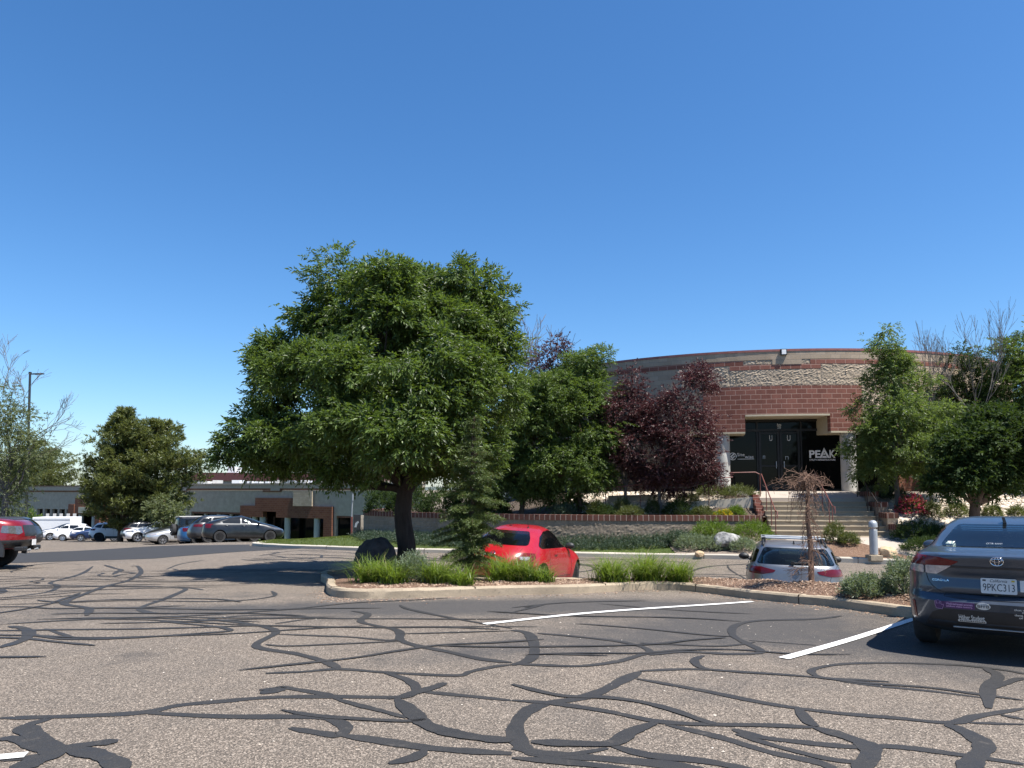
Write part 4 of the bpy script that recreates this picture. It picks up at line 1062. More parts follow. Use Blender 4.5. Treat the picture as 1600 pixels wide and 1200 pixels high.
def tree(name, label, base, fork, tr, lobes, nclump, per, spread, spec, mat, bmat, group=None, cat='tree', twigs=5, inner=.28, gap=0., lean=(0, 0), extra=None, seg=10, crownname='crown', sub=0, subf=.40):
    t = empty(name, base, 0, label, cat, group); b = Vector(base); f = b + Vector((lean[0], lean[1], fork))
    if sub:
        n0 = int(nclump * .22); P0, D0, p0 = crown_points(lobes, n0, per, spread, inner=.5, gap=gap)
        P1, D1, p1 = crown_points(sub_lobes(lobes, sub, subf), nclump - n0, per, spread * .62, inner=.1)
        P, D, pc = np.concatenate([P0, P1]), np.concatenate([D0, D1]), np.concatenate([p0, p1])
    else: P, D, pc = crown_points(lobes, nclump, per, spread, inner=inner, gap=gap)
    V, F = sprays(P, D, spec)
    keep(link(crownname, mesh_np(crownname, V, F), mat), t)
    mb = MB()
    path = [b + Vector((0, 0, -.12)), b + Vector((0, 0, .05)), b.lerp(f, .3) + Vector((tr * .2, 0, 0)), b.lerp(f, .65) - Vector((tr * .2, 0, 0)), f]
    path = catmull(path, 4); n = len(path)
    mb.tube(path, [tr * (1.55 - .55 * min(1, i / 4)) * (1 - .28 * i / n) for i in range(n)], seg)
    keep(mb.build('trunk', bmat, smooth=60), t)
    big = sorted(lobes, key=lambda l: -l[1][0])[:14]
    for (c, r) in big:
        L = (Vector(c) - f).length
        if L < .2: continue
        mb = MB(); p = limb_path(f + Vector((0, 0, RT.uniform(-.25, .1) * min(1, fork * .3))), c, .10, 7, .08); r0 = tr * RT.uniform(.34, .55)
        mb.tube(p, [max(.008, r0 * (1 - .78 * i / 7)) for i in range(8)], 7)
        q = np.linalg.norm(pc - np.array(c), axis=1); near = np.argsort(q)[: twigs * 3]
        for k in RT.sample(list(near), min(twigs, len(near))):
            s = RT.choice(p[3:]); pp = limb_path(s, pc[k], -.05, 4, .12); mb.tube(pp, [max(.004, r0 * .28 * (1 - .7 * i / 4)) for i in range(5)], 5, cap=False)
        keep(mb.build('branch', bmat, smooth=60), t)
    if extra: extra(t)
    return t
def bare_branches(mb, p, d, L, r, depth, rnd, spread=.55, up=.12, rmin=.004):
    pts = [p]; q = p.copy(); dd = d.copy()
    for i in range(4):
        dd = (dd + Vector((rnd.gauss(0, .09), rnd.gauss(0, .09), rnd.gauss(0, .07) + up * .3))).normalized(); q = q + dd * L / 4; pts.append(q.copy())
    mb.tube(pts, [max(rmin, r * (1 - .45 * i / 4)) for i in range(5)], 5, cap=False)
    if depth == 0: return
    for i in range(rnd.randint(2, 4)):
        s = rnd.choice(pts[2:]) if i else pts[-1]; ax = Vector((rnd.gauss(0, 1), rnd.gauss(0, 1), rnd.gauss(0, .6)))
        nd = (dd + ax.normalized() * spread + Vector((0, 0, up))).normalized()
        bare_branches(mb, s, nd, L * rnd.uniform(.6, .85), r * .5, depth - 1, rnd, spread, up, rmin)
def bare_tree(name, label, base, h, r, bmat, seed, spread=.45, up=.2, depth=4, n=5, group=None, rmin=.006):
    rnd = random.Random(seed); t = empty(name, base, 0, label, 'tree', group); mb = MB(); b = Vector(base)
    f = b + Vector((0, 0, h * .45)); mb.tube(limb_path(b, f, 0, 6, .03), [r * (1.1 - .4 * i / 6) for i in range(7)], 8)
    keep(mb.build('trunk', bmat, smooth=60), t)
    for i in range(n):
        mb = MB(); a = i * 6.28 / n + rnd.uniform(-.3, .3); d = Vector((math.cos(a) * spread, math.sin(a) * spread, 1)).normalized()
        bare_branches(mb, f - Vector((0, 0, rnd.uniform(0, .35) * h * .45)), d, h * .22, r * .5, depth, rnd, spread, up, rmin)
        keep(mb.build('branch', bmat, smooth=60), t)
    return t

ASH = (.18, .108, .040, 3, .22)
# ---- the big ash in the island
yb = 17.6; b = at(632, 870, yb); b.z = zI(b.x, b.y)
main = [(690,452,42,.2),(540,436,54),(500,495,46),(775,515,44),(765,470,46,.6),(662,500,50,-1),(605,434,46,-1),(640,448,42,1),(720,455,58),(752,478,42,.8),(590,490,72,-1.2),(610,500,75,1.6),(690,520,70,-.6),(520,510,55,.5),(445,568,55,.3),(425,612,52,-.3),(480,590,66,-1),
  (560,590,75,-2.2),(560,600,80,2.2),(640,590,70,-2.6),(640,610,80,2.6),(770,560,50,0),(735,600,62,-1.6),(730,610,70,1.8),(402,680,52,.2),(380,702,36,-.3),(455,680,60,-1.3),(455,700,62,1.6),
  (530,670,64,-2.4),(545,690,72,2.4),(620,675,66,-3),(620,690,80,3),(700,670,62,-2.2),(745,660,58,1.4),(780,620,42,-.5),(690,560,58,-2.2),(540,722,42,-1),(610,722,45,-1.8),(690,725,48,-1),(480,722,36,.6),(740,722,44,.8),(418,712,30,.4)]
tree('ash_tree', 'tallest leafy green tree with thick dark trunk in the kerbed island', b, 2.0, .25, px_lobes(yb + .3, main, .93), 2200, 21, .155, ASH, M['leaf_ash'], M['bark_dark'], twigs=9, gap=.3, seg=14, inner=.2, sub=7, subf=.44)
# ---- trees in the planting bed
yb = 29.0
def pbase(px, Y): 
    p = at(px, 780, Y); p.z = zP(p.x, p.y); return p
tree('ash_tree', 'light green round tree left of the purple plum trees', pbase(905, yb), 1.5, .11, px_lobes(yb, [(928,568,30),(900,592,40,.4),(940,622,30),(872,622,44,-.5),(905,660,58,-.6),(940,690,32),(880,700,56,.6),(905,735,46,-.4),(935,740,30),(860,740,40,-.6),(890,770,30),(915,610,30,.2)], 1.03), 850, 16, .19, ASH, M['leaf_ash_light'], M['bark_brown'], gap=.5, sub=5, subf=.45)
tree('ash_tree', 'shaded green tree between the big ash and the light green tree', pbase(815, 29.3), 1.5, .11, px_lobes(29.3, [(830,612,36),(812,650,48),(845,660,44,-.7),(805,700,50,.5),(845,715,50,-.5),(800,745,42),(835,765,36),(770,720,40,.5),(775,765,30)]), 700, 15, .19, ASH, M['leaf_ash'], M['bark_brown'], gap=.5, sub=5, subf=.45)
PLUM = (.16, .085, .045, 3, .1)
tree('plum_tree', 'purple leaved plum tree with two upright tops, nearest the left column', pbase(1031, 28.0), 1.05, .085, px_lobes(28.0, [(1092,580,13),(1082,606,22),(1066,645,44),(1035,655,36,.3),(1072,692,48,-.4),(1046,738,38,.3),(1090,722,32),(1122,748,10),(1040,682,38),(1092,600,24,.5),(1020,730,30)]), 470, 11, .18, PLUM, M['leaf_plum'], M['bark_grey'], gap=.25, twigs=12)
tree('plum_tree', 'purple leaved plum tree touching the light green tree', pbase(978, 28.8), 1.0, .08, px_lobes(28.8, [(986,580,11),(986,606,21),(974,645,38),(1010,660,36,.2),(992,692,44,-.3),(968,732,34),(1005,745,32),(962,690,28)]), 360, 11, .18, PLUM, M['leaf_plum'], M['bark_grey'], gap=.25, twigs=12)
def back_base(px, Y): 
    p = at(px, 760, Y); p.z = 1.2; return p
tree('plum_tree', 'thin purple topped plum tree showing above the light green tree', back_base(862, 30.6), 3.4, .06, px_lobes(30.6, [(870,540,16),(862,560,24),(845,575,20),(880,570,18)]), 70, 9, .18, PLUM, M['leaf_plum'], M['bark_brown'], gap=.8)
bare_tree('dead_tree', 'dead leafless treetop behind the right shoulder of the big ash', back_base(802, 31), 8.3, .07, M['dead_wood'], 14, .55, .14, 4, 5, rmin=.007)
# ---- trees right of the entrance
def rbase(px, Y): 
    p = at(px, 790, Y); p.z = zR(p.x, p.y); return p
LOC = (.17, .10, .038, 3, .3)
tree('locust_tree', 'airy light green tree with a narrow top in front of the right column', rbase(1402, 27.0), 1.7, .10, px_lobes(27.0, [(1384,515,13),(1382,540,24),(1398,575,32),(1384,615,42),(1366,650,38),(1402,680,52,-.5),(1434,640,36,.4),(1356,690,32),(1424,720,44,-.3),(1380,732,34),(1345,672,14),(1452,690,38),(1415,600,24,.5),(1342,702,22),(1470,655,34,.3),(1445,598,22,.4),(1466,715,34),(1400,640,34,-.6),(1480,690,36,.4),(1455,640,30,-.3),(1350,725,26)]), 700, 13, .19, LOC, M['leaf_locust'], M['bark_grey'], gap=.34, sub=5, subf=.45)
tree('shade_tree', 'dark spreading tree with a stout forked trunk on the pale gravel slope', rbase(1524, 23.2), 1.15, .20, px_lobes(23.2, [(1530,700,48),(1500,730,34),(1562,680,48),(1572,725,40),(1512,735,30),(1605,695,52),(1478,752,24),(1512,752,28),(1556,758,24),(1612,735,38),(1505,690,34,.8),(1545,660,36,1),(1640,700,60)]), 760, 13, .19, (.2, .125, .06, 3, .2), M['leaf_dark'], M['bark_brown'], gap=.5, sub=5, subf=.45)
tree('shade_tree', 'tall green tree at the right edge behind the dark spreading tree', rbase(1610, 28.5), 3.0, .16, px_lobes(28.5, [(1580,560,36),(1608,600,54),(1562,622,40),(1630,555,60),(1590,655,52),(1660,620,70),(1640,700,70)]), 700, 15, .21, ASH, M['leaf_ash'], M['bark_grey'], gap=.5, sub=5, subf=.45)
tree('shade_tree', 'narrow dark tree standing against the round building, beneath the bare twigs', rbase(1512, 30.0), 3.0, .10, px_lobes(30.0, [(1512,545,22),(1500,570,28),(1525,590,30),(1495,620,28),(1470,650,30),(1525,640,34),(1550,600,24)]), 260, 10, .2, ASH, M['leaf_dark'], M['bark_grey'], gap=.3)
bare_tree('dead_tree', 'tall bare tree with fine twigs above the dark trees at right', rbase(1530, 27.8), 7.3, .055, M['bark_grey'], 5, .42, .22, 4, 3, rmin=.004)
bare_tree('dead_tree', 'slim bare tree rising beside the airy light green tree', rbase(1455, 27.2), 7.4, .045, M['bark_grey'], 8, .16, .3, 3, 3, rmin=.004)
# ---- trees at far left
def gbase(px, Y): 
    p = at(px, 800, Y); p.z = gz(p.x, p.y); return p
def pine(label, px, Y, tip, prof, seed, dens=1.0):
    """whorls of upturned branches carrying needle tufts; prof: (pixel row, half width in pixels)"""
    rnd = random.Random(seed); base = gbase(px, Y); m = Y / FPX; top = at(tip[0], tip[1], Y); base.x = top.x + (px - tip[0]) * m
    t = empty('pine_tree', base, 0, label, 'tree', 'pines before the far buildings'); b = Vector(base); H = top.z - b.z
    mb = MB(); mb.tube(limb_path(b - Vector((0, 0, .3)), top, 0, 10, .01), [.02 + .24 * (1 - i / 10) for i in range(11)], 10); keep(mb.build('trunk', M['bark_brown'], smooth=60), t)
    rows = sorted(prof); P = []; D = []; bb = MB(); z = .9
    while z < H - .1:
        py = tip[1] + (H - z) / m; R0 = np.interp(py, [r[0] for r in rows], [r[1] for r in rows]) * m; a = rnd.uniform(0, 6.28); L = R0 * rnd.choice((.55, .75, .9, 1.0, 1.0, 1.12, 1.25)) + .15
        c = b.lerp(top, z / H); up = rnd.uniform(.05, .35); n = max(3, int(L / .38)); pts = [c + Vector((math.cos(a) * L * i / n, math.sin(a) * L * i / n, L * (up * i / n + .18 * (i / n) ** 2 - .1 * i / n))) for i in range(n + 1)]
        bb.tube(pts, [.05 * (1 - .8 * i / n) for i in range(n + 1)], 5, cap=False)
        for i in range(1, n + 1):
            if i / n < .22: continue
            k = int((5 + 6 * i / n) * dens)
            for j in range(k):
                w = .16 * L * (1.15 - i / n) + .18; P.append(pts[i] + Vector((rnd.gauss(0, w), rnd.gauss(0, w), rnd.gauss(.05, .16)))); D.append(Vector((math.cos(a) * .6 + rnd.gauss(0, .4), math.sin(a) * .6 + rnd.gauss(0, .4), .55 + rnd.gauss(0, .3))).normalized())
        z += rnd.uniform(.03, .09)
    keep(bb.build('branch', M['bark_brown'], smooth=60), t)
    P = np.array([tuple(p) for p in P]); D = np.array([tuple(p) for p in D]); k = np.repeat(np.arange(len(P)), 9)
    V, F = leaf_quads(P[k] + RNG.normal(0, .03, (len(k), 3)), nrm(D[k] + RNG.normal(0, .55, (len(k), 3))), RNG.uniform(.22, .42, len(k)), np.full(len(k), .065))
    keep(link('crown', mesh_np('crown', V, F), M['needle_pine']), t)
pine('dark pine with the highest tip, left one of the pair before the grey building', 196, 62, (196, 643), [(643, 3), (660, 13), (690, 28), (720, 38), (760, 50), (800, 46), (815, 30), (830, 10)], 3)
pine('broad dark pine with rounded shoulder, right one of the pair before the grey building', 248, 63.5, (244, 658), [(658, 6), (672, 24), (695, 42), (725, 60), (745, 66), (775, 48), (800, 40), (815, 24), (830, 8)], 5)
pine('dark pine beyond the low grey building behind the lamp pole', 58, 118, (56, 690), [(690, 4), (705, 22), (730, 44), (750, 60), (790, 50), (810, 20)], 8, .8)
tree('shade_tree', 'small green tree in front of the broad dark pine', gbase(258, 58), 1.2, .09, px_lobes(58, [(258,782,13),(245,797,15),(272,800,14),(258,812,15)]), 80, 8, .26, (.2, .16, .07, 3, .2), M['leaf_pale'], M['bark_brown'])
def twigs_left(t):
    rnd = random.Random(4)
    for i, (px, py, dx, dz) in enumerate(((12, 640, .35, 1), (35, 655, .5, .9), (5, 610, .15, 1), (52, 690, 1, .5), (58, 680, .8, .75), (40, 720, 1, .25))):
        mb = MB(); bare_branches(mb, at(px, py, 44), Vector((dx, rnd.uniform(-.3, .3), dz)).normalized(), 1.25, .03, 3, rnd, .5, .06, .008); keep(mb.build('branch', M['bark_grey'], smooth=60), t)
tree('cottonwood_tree', 'pale grey green tree with bare twig ends at the left edge of the lot', gbase(8, 44), 3.2, .22, px_lobes(44, [(8,645,28),(30,668,32),(-15,620,34),(52,695,28),(18,708,40),(-20,690,50),(38,735,28),(-5,755,40),(10,790,30),(-30,770,50)]), 480, 9, .3, (.18, .12, .05, 3, .2), M['leaf_pale'], M['bark_grey'], gap=.2, extra=twigs_left)

# ---- spruce in the island
def spruce(base, H, name, label):
    t = empty(name, base, 0, label, 'tree'); b = Vector(base); rnd = random.Random(12); mb = MB()
    top = b + Vector((.05, 0, H)); mb.tube(limb_path(b - Vector((0, 0, .1)), top, 0, 8, .015), [.075 * (1 - .93 * i / 8) for i in range(9)], 9)
    keep(mb.build('trunk', M['bark_brown'], smooth=60), t)
    P = []; D = []; bm_ = MB(); z = .28
    while z < H - .03:
        f = z / H; R0 = (.58 if f < .45 else .58 * (1 - (f - .45) / .57)) * (1.0 if f > .12 else .75) * rnd.uniform(.45, 1.2) + .03
        a = rnd.uniform(0, 6.28); c = b.lerp(top, f); up = .15 + .5 * f
        n = max(3, int(R0 / .055)); pts = []
        for i in range(n + 1):
            s = i / n; pts.append(c + Vector((math.cos(a), math.sin(a), 0)) * R0 * s + Vector((0, 0, R0 * (up * s - .55 * s * s + .12 * s ** 3))))
        bm_.tube(pts, [.012 * (1 - .8 * i / n) for i in range(n + 1)], 5, cap=False)
        for i in range(1, n + 1):
            d = (pts[i] - pts[i - 1]).normalized(); sd = Vector((-math.sin(a), math.cos(a), 0))
            P.append(pts[i]); D.append(d)
            w = (1 - i / n) * .34 * R0 + .05
            for sg in (-1, 1):
                m = max(1, int(w / .05))
                for k in range(1, m + 1):
                    dd = (d * .6 + sd * sg + Vector((0, 0, -.25))).normalized(); P.append(pts[i] + dd * (w * k / m)); D.append(dd)
        z += rnd.uniform(.010, .028) * (1 if f > .1 else 1.8)
    keep(bm_.build('branch', M['bark_brown'], smooth=60), t)
    P = np.array([tuple(p) for p in P]); D = np.array([tuple(p) for p in D]); m = 13; k = np.repeat(np.arange(len(P)), m)
    B = P[k] + RNG.normal(0, .012, (len(k), 3)); d = nrm(D[k] * .8 + RNG.normal(0, .55, (len(k), 3)))
    V, F = leaf_quads(B, d, RNG.uniform(.04, .075, len(k)), np.full(len(k), .010))
    keep(link('needles', mesh_np('needles', V, F), M['needle_spruce']), t)
p = at(736, 905, 14.3); p.z = zI(p.x, p.y)
spruce(p, 3.15, 'spruce_tree', 'young thin spruce with yellow green tips in front of the red coupe')

# ---- dead weeping tree
def weeping(base):
    t = empty('weeping_tree', base, 0, 'dead brown weeping tree, umbrella shaped and leafless, in front of the silver wagon', 'tree'); b = Vector(base); rnd = random.Random(21); mb = MB()
    H = 1.80; top = b + Vector((-.03, 0, H)); mb.tube(limb_path(b - Vector((0, 0, .1)), top, 0, 8, .02), [.05 * (1 - .45 * i / 8) + .008 * rnd.random() for i in range(9)], 8)
    keep(mb.build('trunk', M['dead_red'], smooth=60), t)
    mb = MB()
    for i in range(50):                                    # stiff crown of short twigs
        a = rnd.uniform(0, 6.28); l = rnd.uniform(.14, .52) * (1.2 if math.cos(a) < 0 else .85); s = top + Vector((rnd.gauss(0, .08), rnd.gauss(0, .08), rnd.uniform(-.22, .04)))
        e = s + Vector((math.cos(a) * l, math.sin(a) * l, rnd.uniform(-.08, .09))); pts = limb_path(s, e, -.3, 5, .16); mb.tube(pts, [.007 * (1 - .7 * k / 5) for k in range(6)], 5, cap=False)
        for j in range(6):
            q = rnd.choice(pts[2:]); mb.tube(limb_path(q, q + Vector((rnd.gauss(0, .055), rnd.gauss(0, .055), rnd.gauss(.015, .05))), 0, 3, .1), [.0035, .003, .0025, .002], 4, cap=False)
    keep(mb.build('twigs', M['dead_red'], smooth=60), t)
    mb = MB()
    for i in range(95):                                    # hanging shoots close to the stem
        a = rnd.uniform(0, 6.28); z = rnd.uniform(.25, 1.0) * H; s = b.lerp(top, z / H); l = rnd.uniform(.10, .30) * (.7 + .5 * z / H)
        if rnd.random() < .35: z = H; s = top; l = rnd.uniform(.2, .36)
        e = s + Vector((math.cos(a) * l, math.sin(a) * l, -rnd.uniform(.15, .5) * (1.6 if z == H else 1))); e.z = max(e.z, b.z + .05)
        pts = limb_path(s, e, -.5, 7, .12); mb.tube(pts, [.007 * (1 - .7 * k / 7) for k in range(8)], 4, cap=False)
        for j in range(5):
            q = rnd.choice(pts[2:]); mb.tube(limb_path(q, q + Vector((rnd.gauss(0, .06), rnd.gauss(0, .06), rnd.gauss(-.03, .05))), 0, 3, .1), [.0035, .003, .003, .002], 4, cap=False)
    for i in range(9):
        a = rnd.uniform(2, 4.5); s = b + Vector((0, 0, rnd.uniform(.12, .4))); bare_branches(mb, s, Vector((math.cos(a), math.sin(a), .1)).normalized(), .2, .006, 2, rnd, .6, -.1, .002)
    keep(mb.build('twigs', M['dead_red'], smooth=60), t)
p = at(1268, 915, 12.9); p.z = zI(p.x, p.y)
weeping(p)

# ---- clumps of arching grass
def blades(base, n, h, rad, w, arch=.6, up=1., tuft=1):
    V = []; F = []; b = np.array(base, float); c = 0
    for i in range(n):
        a = RNG.uniform(0, 6.283); q = b + np.array([RNG.normal(0, rad * .45), RNG.normal(0, rad * .45), 0]); L = h * RNG.uniform(.35, 1.2); o = np.array([math.cos(a), math.sin(a), 0]); s = np.array([-o[1], o[0], 0]); ar = arch * RNG.uniform(.4, 1.3)
        for k in range(5):
            t = k / 4; p = q + o * (L * ar * t ** 1.8) + np.array([0, 0, L * (t * up - .42 * ar * t ** 2.6)]); ww = w * (1 - .92 * t ** 1.5) * .5
            V += [p + s * ww, p - s * ww]
            if k: F.append((c + 2 * k - 2, c + 2 * k - 1, c + 2 * k + 1, c + 2 * k))
        c += 10
    return np.array(V), np.array(F, np.int32)
def grass(px, Y, label, n=420, h=.62, rad=.34, w=.015, mat='blade_green', zf=zI, group=None, name='ornamental_grass', arch=1.15):
    X = (px - 800) / FPX * Y; base = (X, Y, zf(X, Y) - .02); V, F = blades(base, int(n * 1.4), h * 1.16, rad * .8, w, arch)
    o = link(name, mesh_np(name, V - np.array(base), F), M[mat], None, base); return tag(o, label, 'grass', group)
grass(585, 13.7, 'bright green grass clump at the left end of the island, by the black boulder', 460, .56, .34)
grass(618, 13.3, 'bright green grass clump between the left end clump and the sage shrub', 380, .50, .32)
grass(684, 13.5, 'bright green grass clump between the sage shrub and the spruce', 420, .52, .34)
grass(722, 13.1, 'low grass clump at the foot of the spruce', 260, .38, .26)
grass(786, 13.9, 'bright green grass clump right of the spruce, before the red coupe', 460, .56, .34)
grass(818, 14.0, 'bright green grass clump under the right tail light of the red coupe', 420, .54, .32)
grass(846, 13.7, 'small grass clump spilling to the kerb beside the red coupe', 240, .34, .26)
grass(955, 14.3, 'broad green grass clump alone on the island, its left half', 480, .60, .36)
grass(1008, 14.9, 'broad green grass clump alone on the island, its middle', 540, .68, .38)
grass(1056, 14.9, 'broad green grass clump alone on the island, its right half', 420, .56, .32)

# ---- shrubs
def shrub(name, label, base, rx, h, mat, n, spec, cat='shrub', group=None, ry=None, up=.5, flowers=None):
    ry = ry or rx; b = Vector(base); d = sphere_dirs(n); d[:, 2] = np.abs(d[:, 2]); r = RNG.uniform(.55, 1.03, n) ** .7; lump = 1 + .16 * np.sin(d[:, 0] * 5 + d[:, 2] * 4) * np.sin(d[:, 1] * 6)
    P = d * np.array([rx, ry, h]) * (r * lump)[:, None]; D = nrm(d * .7 + np.array([0, 0, up]) + RNG.normal(0, .35, (n, 3)))
    V, F = sprays(P, D, spec); mats = [mat]; mi_ = np.zeros(len(F), np.int32)
    root = empty(name, base, 0, label, cat, group); link('foliage', mesh_np('foliage', V, F), mat, root)
    mb = MB()
    for i in range(7):
        k = RT.randrange(n); mb.tube(limb_path((0, 0, -.05), P[k] * .9, 0, 4, .1), [.012, .011, .009, .007, .004], 5, cap=False)
    mb.build('stems', M['bark_brown'], root)
    if flowers:
        fm, fn, fs = flowers; k = RNG.choice(n, fn); Pf = P[k] * 1.05; Df = nrm(d[k] + RNG.normal(0, .4, (fn, 3))); V, F = sprays(Pf, Df, fs); link('blossom', mesh_np('blossom', V, F), fm, root)
    return root
SG = (.09, .035, .014, 3, 0.); JN = (.16, .05, .02, 3, .05); BR = (.12, .06, .03, 3, .1)
def on(px, Y, zf): X = (px - 800) / FPX * Y; return (X, Y, float(zf(X, Y)) - .02)
shrub('sage_shrub', 'grey green sage shrub between bright grass clumps in the island', on(648, 13.6, zI), .34, .50, M['leaf_sage'], 900, SG)
shrub('lavender_shrub', 'tall feathery grey green shrub on the island beside the dark blue sedan', (6.05, 11.4, zI(6.05, 11.4) - .02), .36, .50, M['leaf_sage'], 1500, SG)
shrub('lavender_shrub', 'low grey green shrub left of the feathery shrub by the dark blue sedan', (5.5, 11.65, zI(5.5, 11.65) - .02), .30, .26, M['leaf_sage'], 1000, SG)
zB = lambda x, y: float(zL(x, y)) + .03
for px, Y, rx, h, mt, lb in ((1078, 25.2, .55, .45, 'leaf_sage', 'blue grey mound shrub at the end of the lawn'), (1112, 24.9, .45, .35, 'leaf_sage', 'blue grey shrub left of the white boulder'), (1156, 24.4, .45, .34, 'leaf_sage', 'low sage shrub right of the white boulder'),
    (1112, 26.0, .8, .62, 'leaf_bright', 'yellow green shrub behind the white boulder, against the wall'), (1172, 25.6, .7, .6, 'leaf_bright', 'round yellow green shrub beside the roof of the silver wagon'), (1060, 25.9, .5, .4, 'leaf_juniper', 'blue green shrub where the lawn meets the shrub bed'),
    (1300, 24.0, .35, .55, 'leaf_olive', 'thin olive shrub at the foot of the steps'), (1322, 23.6, .3, .3, 'leaf_olive', 'small olive shrub in the dirt beside the bollard')):
    shrub('shrub', lb, on(px, Y, zB), rx, h, M[mt], int(700 * rx / .5), (.11, .05, .02, 3, 0.))
shrub('shrub', 'round green bush on the lawn before the brick entrance', (fX(487, 76), 76, gz(fX(487, 76), 76) + .1), .95, 1.15, M['leaf_bright'], 700, (.3, .13, .07, 3, 0.))
shrub('shrub', 'green bush by the row of tall windows near the lamp pole', (fX(55, 88), 88, -4.2), 1.5, 2.9, M['leaf_bright'], 500, (.4, .25, .12, 3, 0.))
zPp = lambda x, y: zP(x, y) + .02
for px, Y, rx, h, mt, lb in ((930, 28.0, .35, .6, 'leaf_olive', 'olive shrub at the left end of the thin red railing'), (972, 28.1, .35, .62, 'leaf_olive', 'olive shrub between the first posts of the thin red railing'), (1020, 28.1, .3, .55, 'leaf_olive', 'olive shrub left of the plum trunk'),
    (985, 27.3, .5, .35, 'leaf_olive', 'low shrub above the capped wall below the railing'), (1058, 27.7, .55, .55, 'leaf_dark', 'dark shrub in the shade of the plum'), (1095, 27.6, .4, .3, 'leaf_olive', 'small dry shrub on the bed below the ramp wall'),
    (1148, 27.5, .3, .32, 'leaf_bright', 'green tuft beside the yellow flowers'), (940, 27.9, .5, .4, 'leaf_dark', 'dark low shrub in the bed under the light green tree'), (880, 28.2, .5, .4, 'leaf_juniper', 'grey shrub above the wall, left of the railing'), (1072, 29.0, .5, .42, 'leaf_olive', 'green shrub behind the thin red railing')):
    shrub('shrub', lb, on(px, Y, zPp), rx, h, M[mt], int(620 * rx / .5) + 150, (.1, .045, .018, 3, .1))
for px, Y, rx, h, lb in ((600, 32.4, .8, 1.1, 'dark shrub above the left end of the capped wall'), (640, 31.6, .9, 1.3, 'dark tall shrub behind the big ash trunk'), (690, 30.6, .9, 1.0, 'dark shrub above the wall beside the spruce'), (730, 30.2, .8, 1.2, 'dark shrub above the wall behind the spruce'), (765, 29.8, .8, .8, 'low dark shrub above the wall right of the spruce')):
    shrub('shrub', lb, on(px, Y, zPp), rx, h, M['leaf_dark'], 900, (.16, .08, .035, 3, .1))
shrub('flower_clump', 'yellow flowering clump in the bed below the ramp wall', on(1128, 27.25, zPp), .34, .22, M['leaf_bright'], 240, (.08, .04, .02, 3, 0.), 'flowers', None, None, .5, (M['petal_yellow'], 330, (.05, .04, .03, 2, 0.)))
for px, rx in ((1115, .75), (1150, .8)):
    b_ = on(px, 29.0, lambda x, y: 1.28); shrub('shrub', 'low green hedge plant %s the left column' % ('left of' if px < 1120 else 'right of'), b_, rx, .36, M['leaf_olive'], 700, (.1, .045, .02, 3, 0.))
shrub('rose_shrub', 'round shrub covered in red blossom on the gravel slope', on(1421, 26.6, zR), .48, .62, M['leaf_olive'], 500, (.1, .05, .025, 3, 0.), 'shrub', None, None, .4, (M['petal_red'], 950, (.05, .045, .035, 2, 0.)))
for px, Y, rx, h, mt, lb in ((1366, 28.2, .6, .4, 'leaf_juniper', 'low juniper between the right column and the red blossom shrub'), (1392, 28.0, .55, .42, 'leaf_juniper', 'low juniper just left of the red blossom shrub'), (1454, 26.2, .32, .5, 'leaf_olive', 'olive tuft on the gravel, right of the red blossom shrub'), (1492, 26.2, .35, .45, 'leaf_olive', 'olive tuft on the gravel, left of the stout forked trunk'),
    (1546, 26.0, .3, .4, 'leaf_olive', 'olive tuft right of the stout forked trunk'), (1584, 26.0, .25, .32, 'leaf_olive', 'small olive tuft at the right edge of the gravel'), (1428, 23.6, .7, .6, 'leaf_dark', 'dark juniper beside the stepped concrete wall'), (1462, 23.4, .75, .42, 'leaf_dark', 'dark low hedge shrub behind the blue sedan roof'), (1500, 23.2, .8, .38, 'leaf_dark', 'dark hedge shrub hidden partly by the blue sedan roof'),
    (1440, 22.4, .6, .35, 'leaf_dark', 'dark shrub by the walkway, left of the blue sedan'), (1600, 28.0, .6, .5, 'leaf_juniper', 'juniper on the slope at the right edge')):
    shrub('shrub', lb, on(px, Y, zR), rx, h, M[mt], int(650 * rx / .5), (.11, .05, .02, 3, .05))
# ---- ground cover and turf (beyond counting)
n = 5200; xs = RNG.uniform(-7.0, 5.6, n); wy = np.interp(xs, [p[0] for p in WALLc[10:]], [p[1] for p in WALLc[10:]]); ys = wy - .15 - RNG.random(n) ** 1.2 * np.interp(xs, [-7, -3, 5.6], [1.6, 1.0, .95])
P = np.stack([xs, ys, zL(xs, ys) + RNG.uniform(.02, .2, n) * np.interp(wy - ys, [0, 1.1], [1.2, .5])], 1); D = nrm(RNG.normal(0, .6, (n, 3)) + np.array([0, -.3, .8])); V, F = sprays(P, D, (.15, .07, .022, 3, .05))
tag(link('ground_cover', mesh_np('ground_cover', V, F), M['leaf_juniper']), kind='stuff')
def turf(poly, zf, n, h, w):
    xs = [p[0] for p in poly]; ys = [p[1] for p in poly]; m = n * 3; X = RNG.uniform(min(xs), max(xs), m); Y = RNG.uniform(min(ys), max(ys), m); ok = [in_poly(x, y, poly) for x, y in zip(X, Y)]; X, Y = X[ok][:n], Y[ok][:n]
    B = np.stack([X, Y, zf(X, Y) - .01], 1); D = nrm(RNG.normal(0, .35, (len(X), 3)) + np.array([0, 0, 1])); V, F = leaf_quads(B, D, RNG.uniform(.6, 1.3, len(X)) * h, np.full(len(X), w)); return V, F
V1, F1 = turf([p for p in lawn if p[1] < 45] + [(-14, 44.5)], zL, 26000, .07, .022)
tag(link('grass', mesh_np('grass', V1, F1), M['blade_lawn']), kind='stuff')

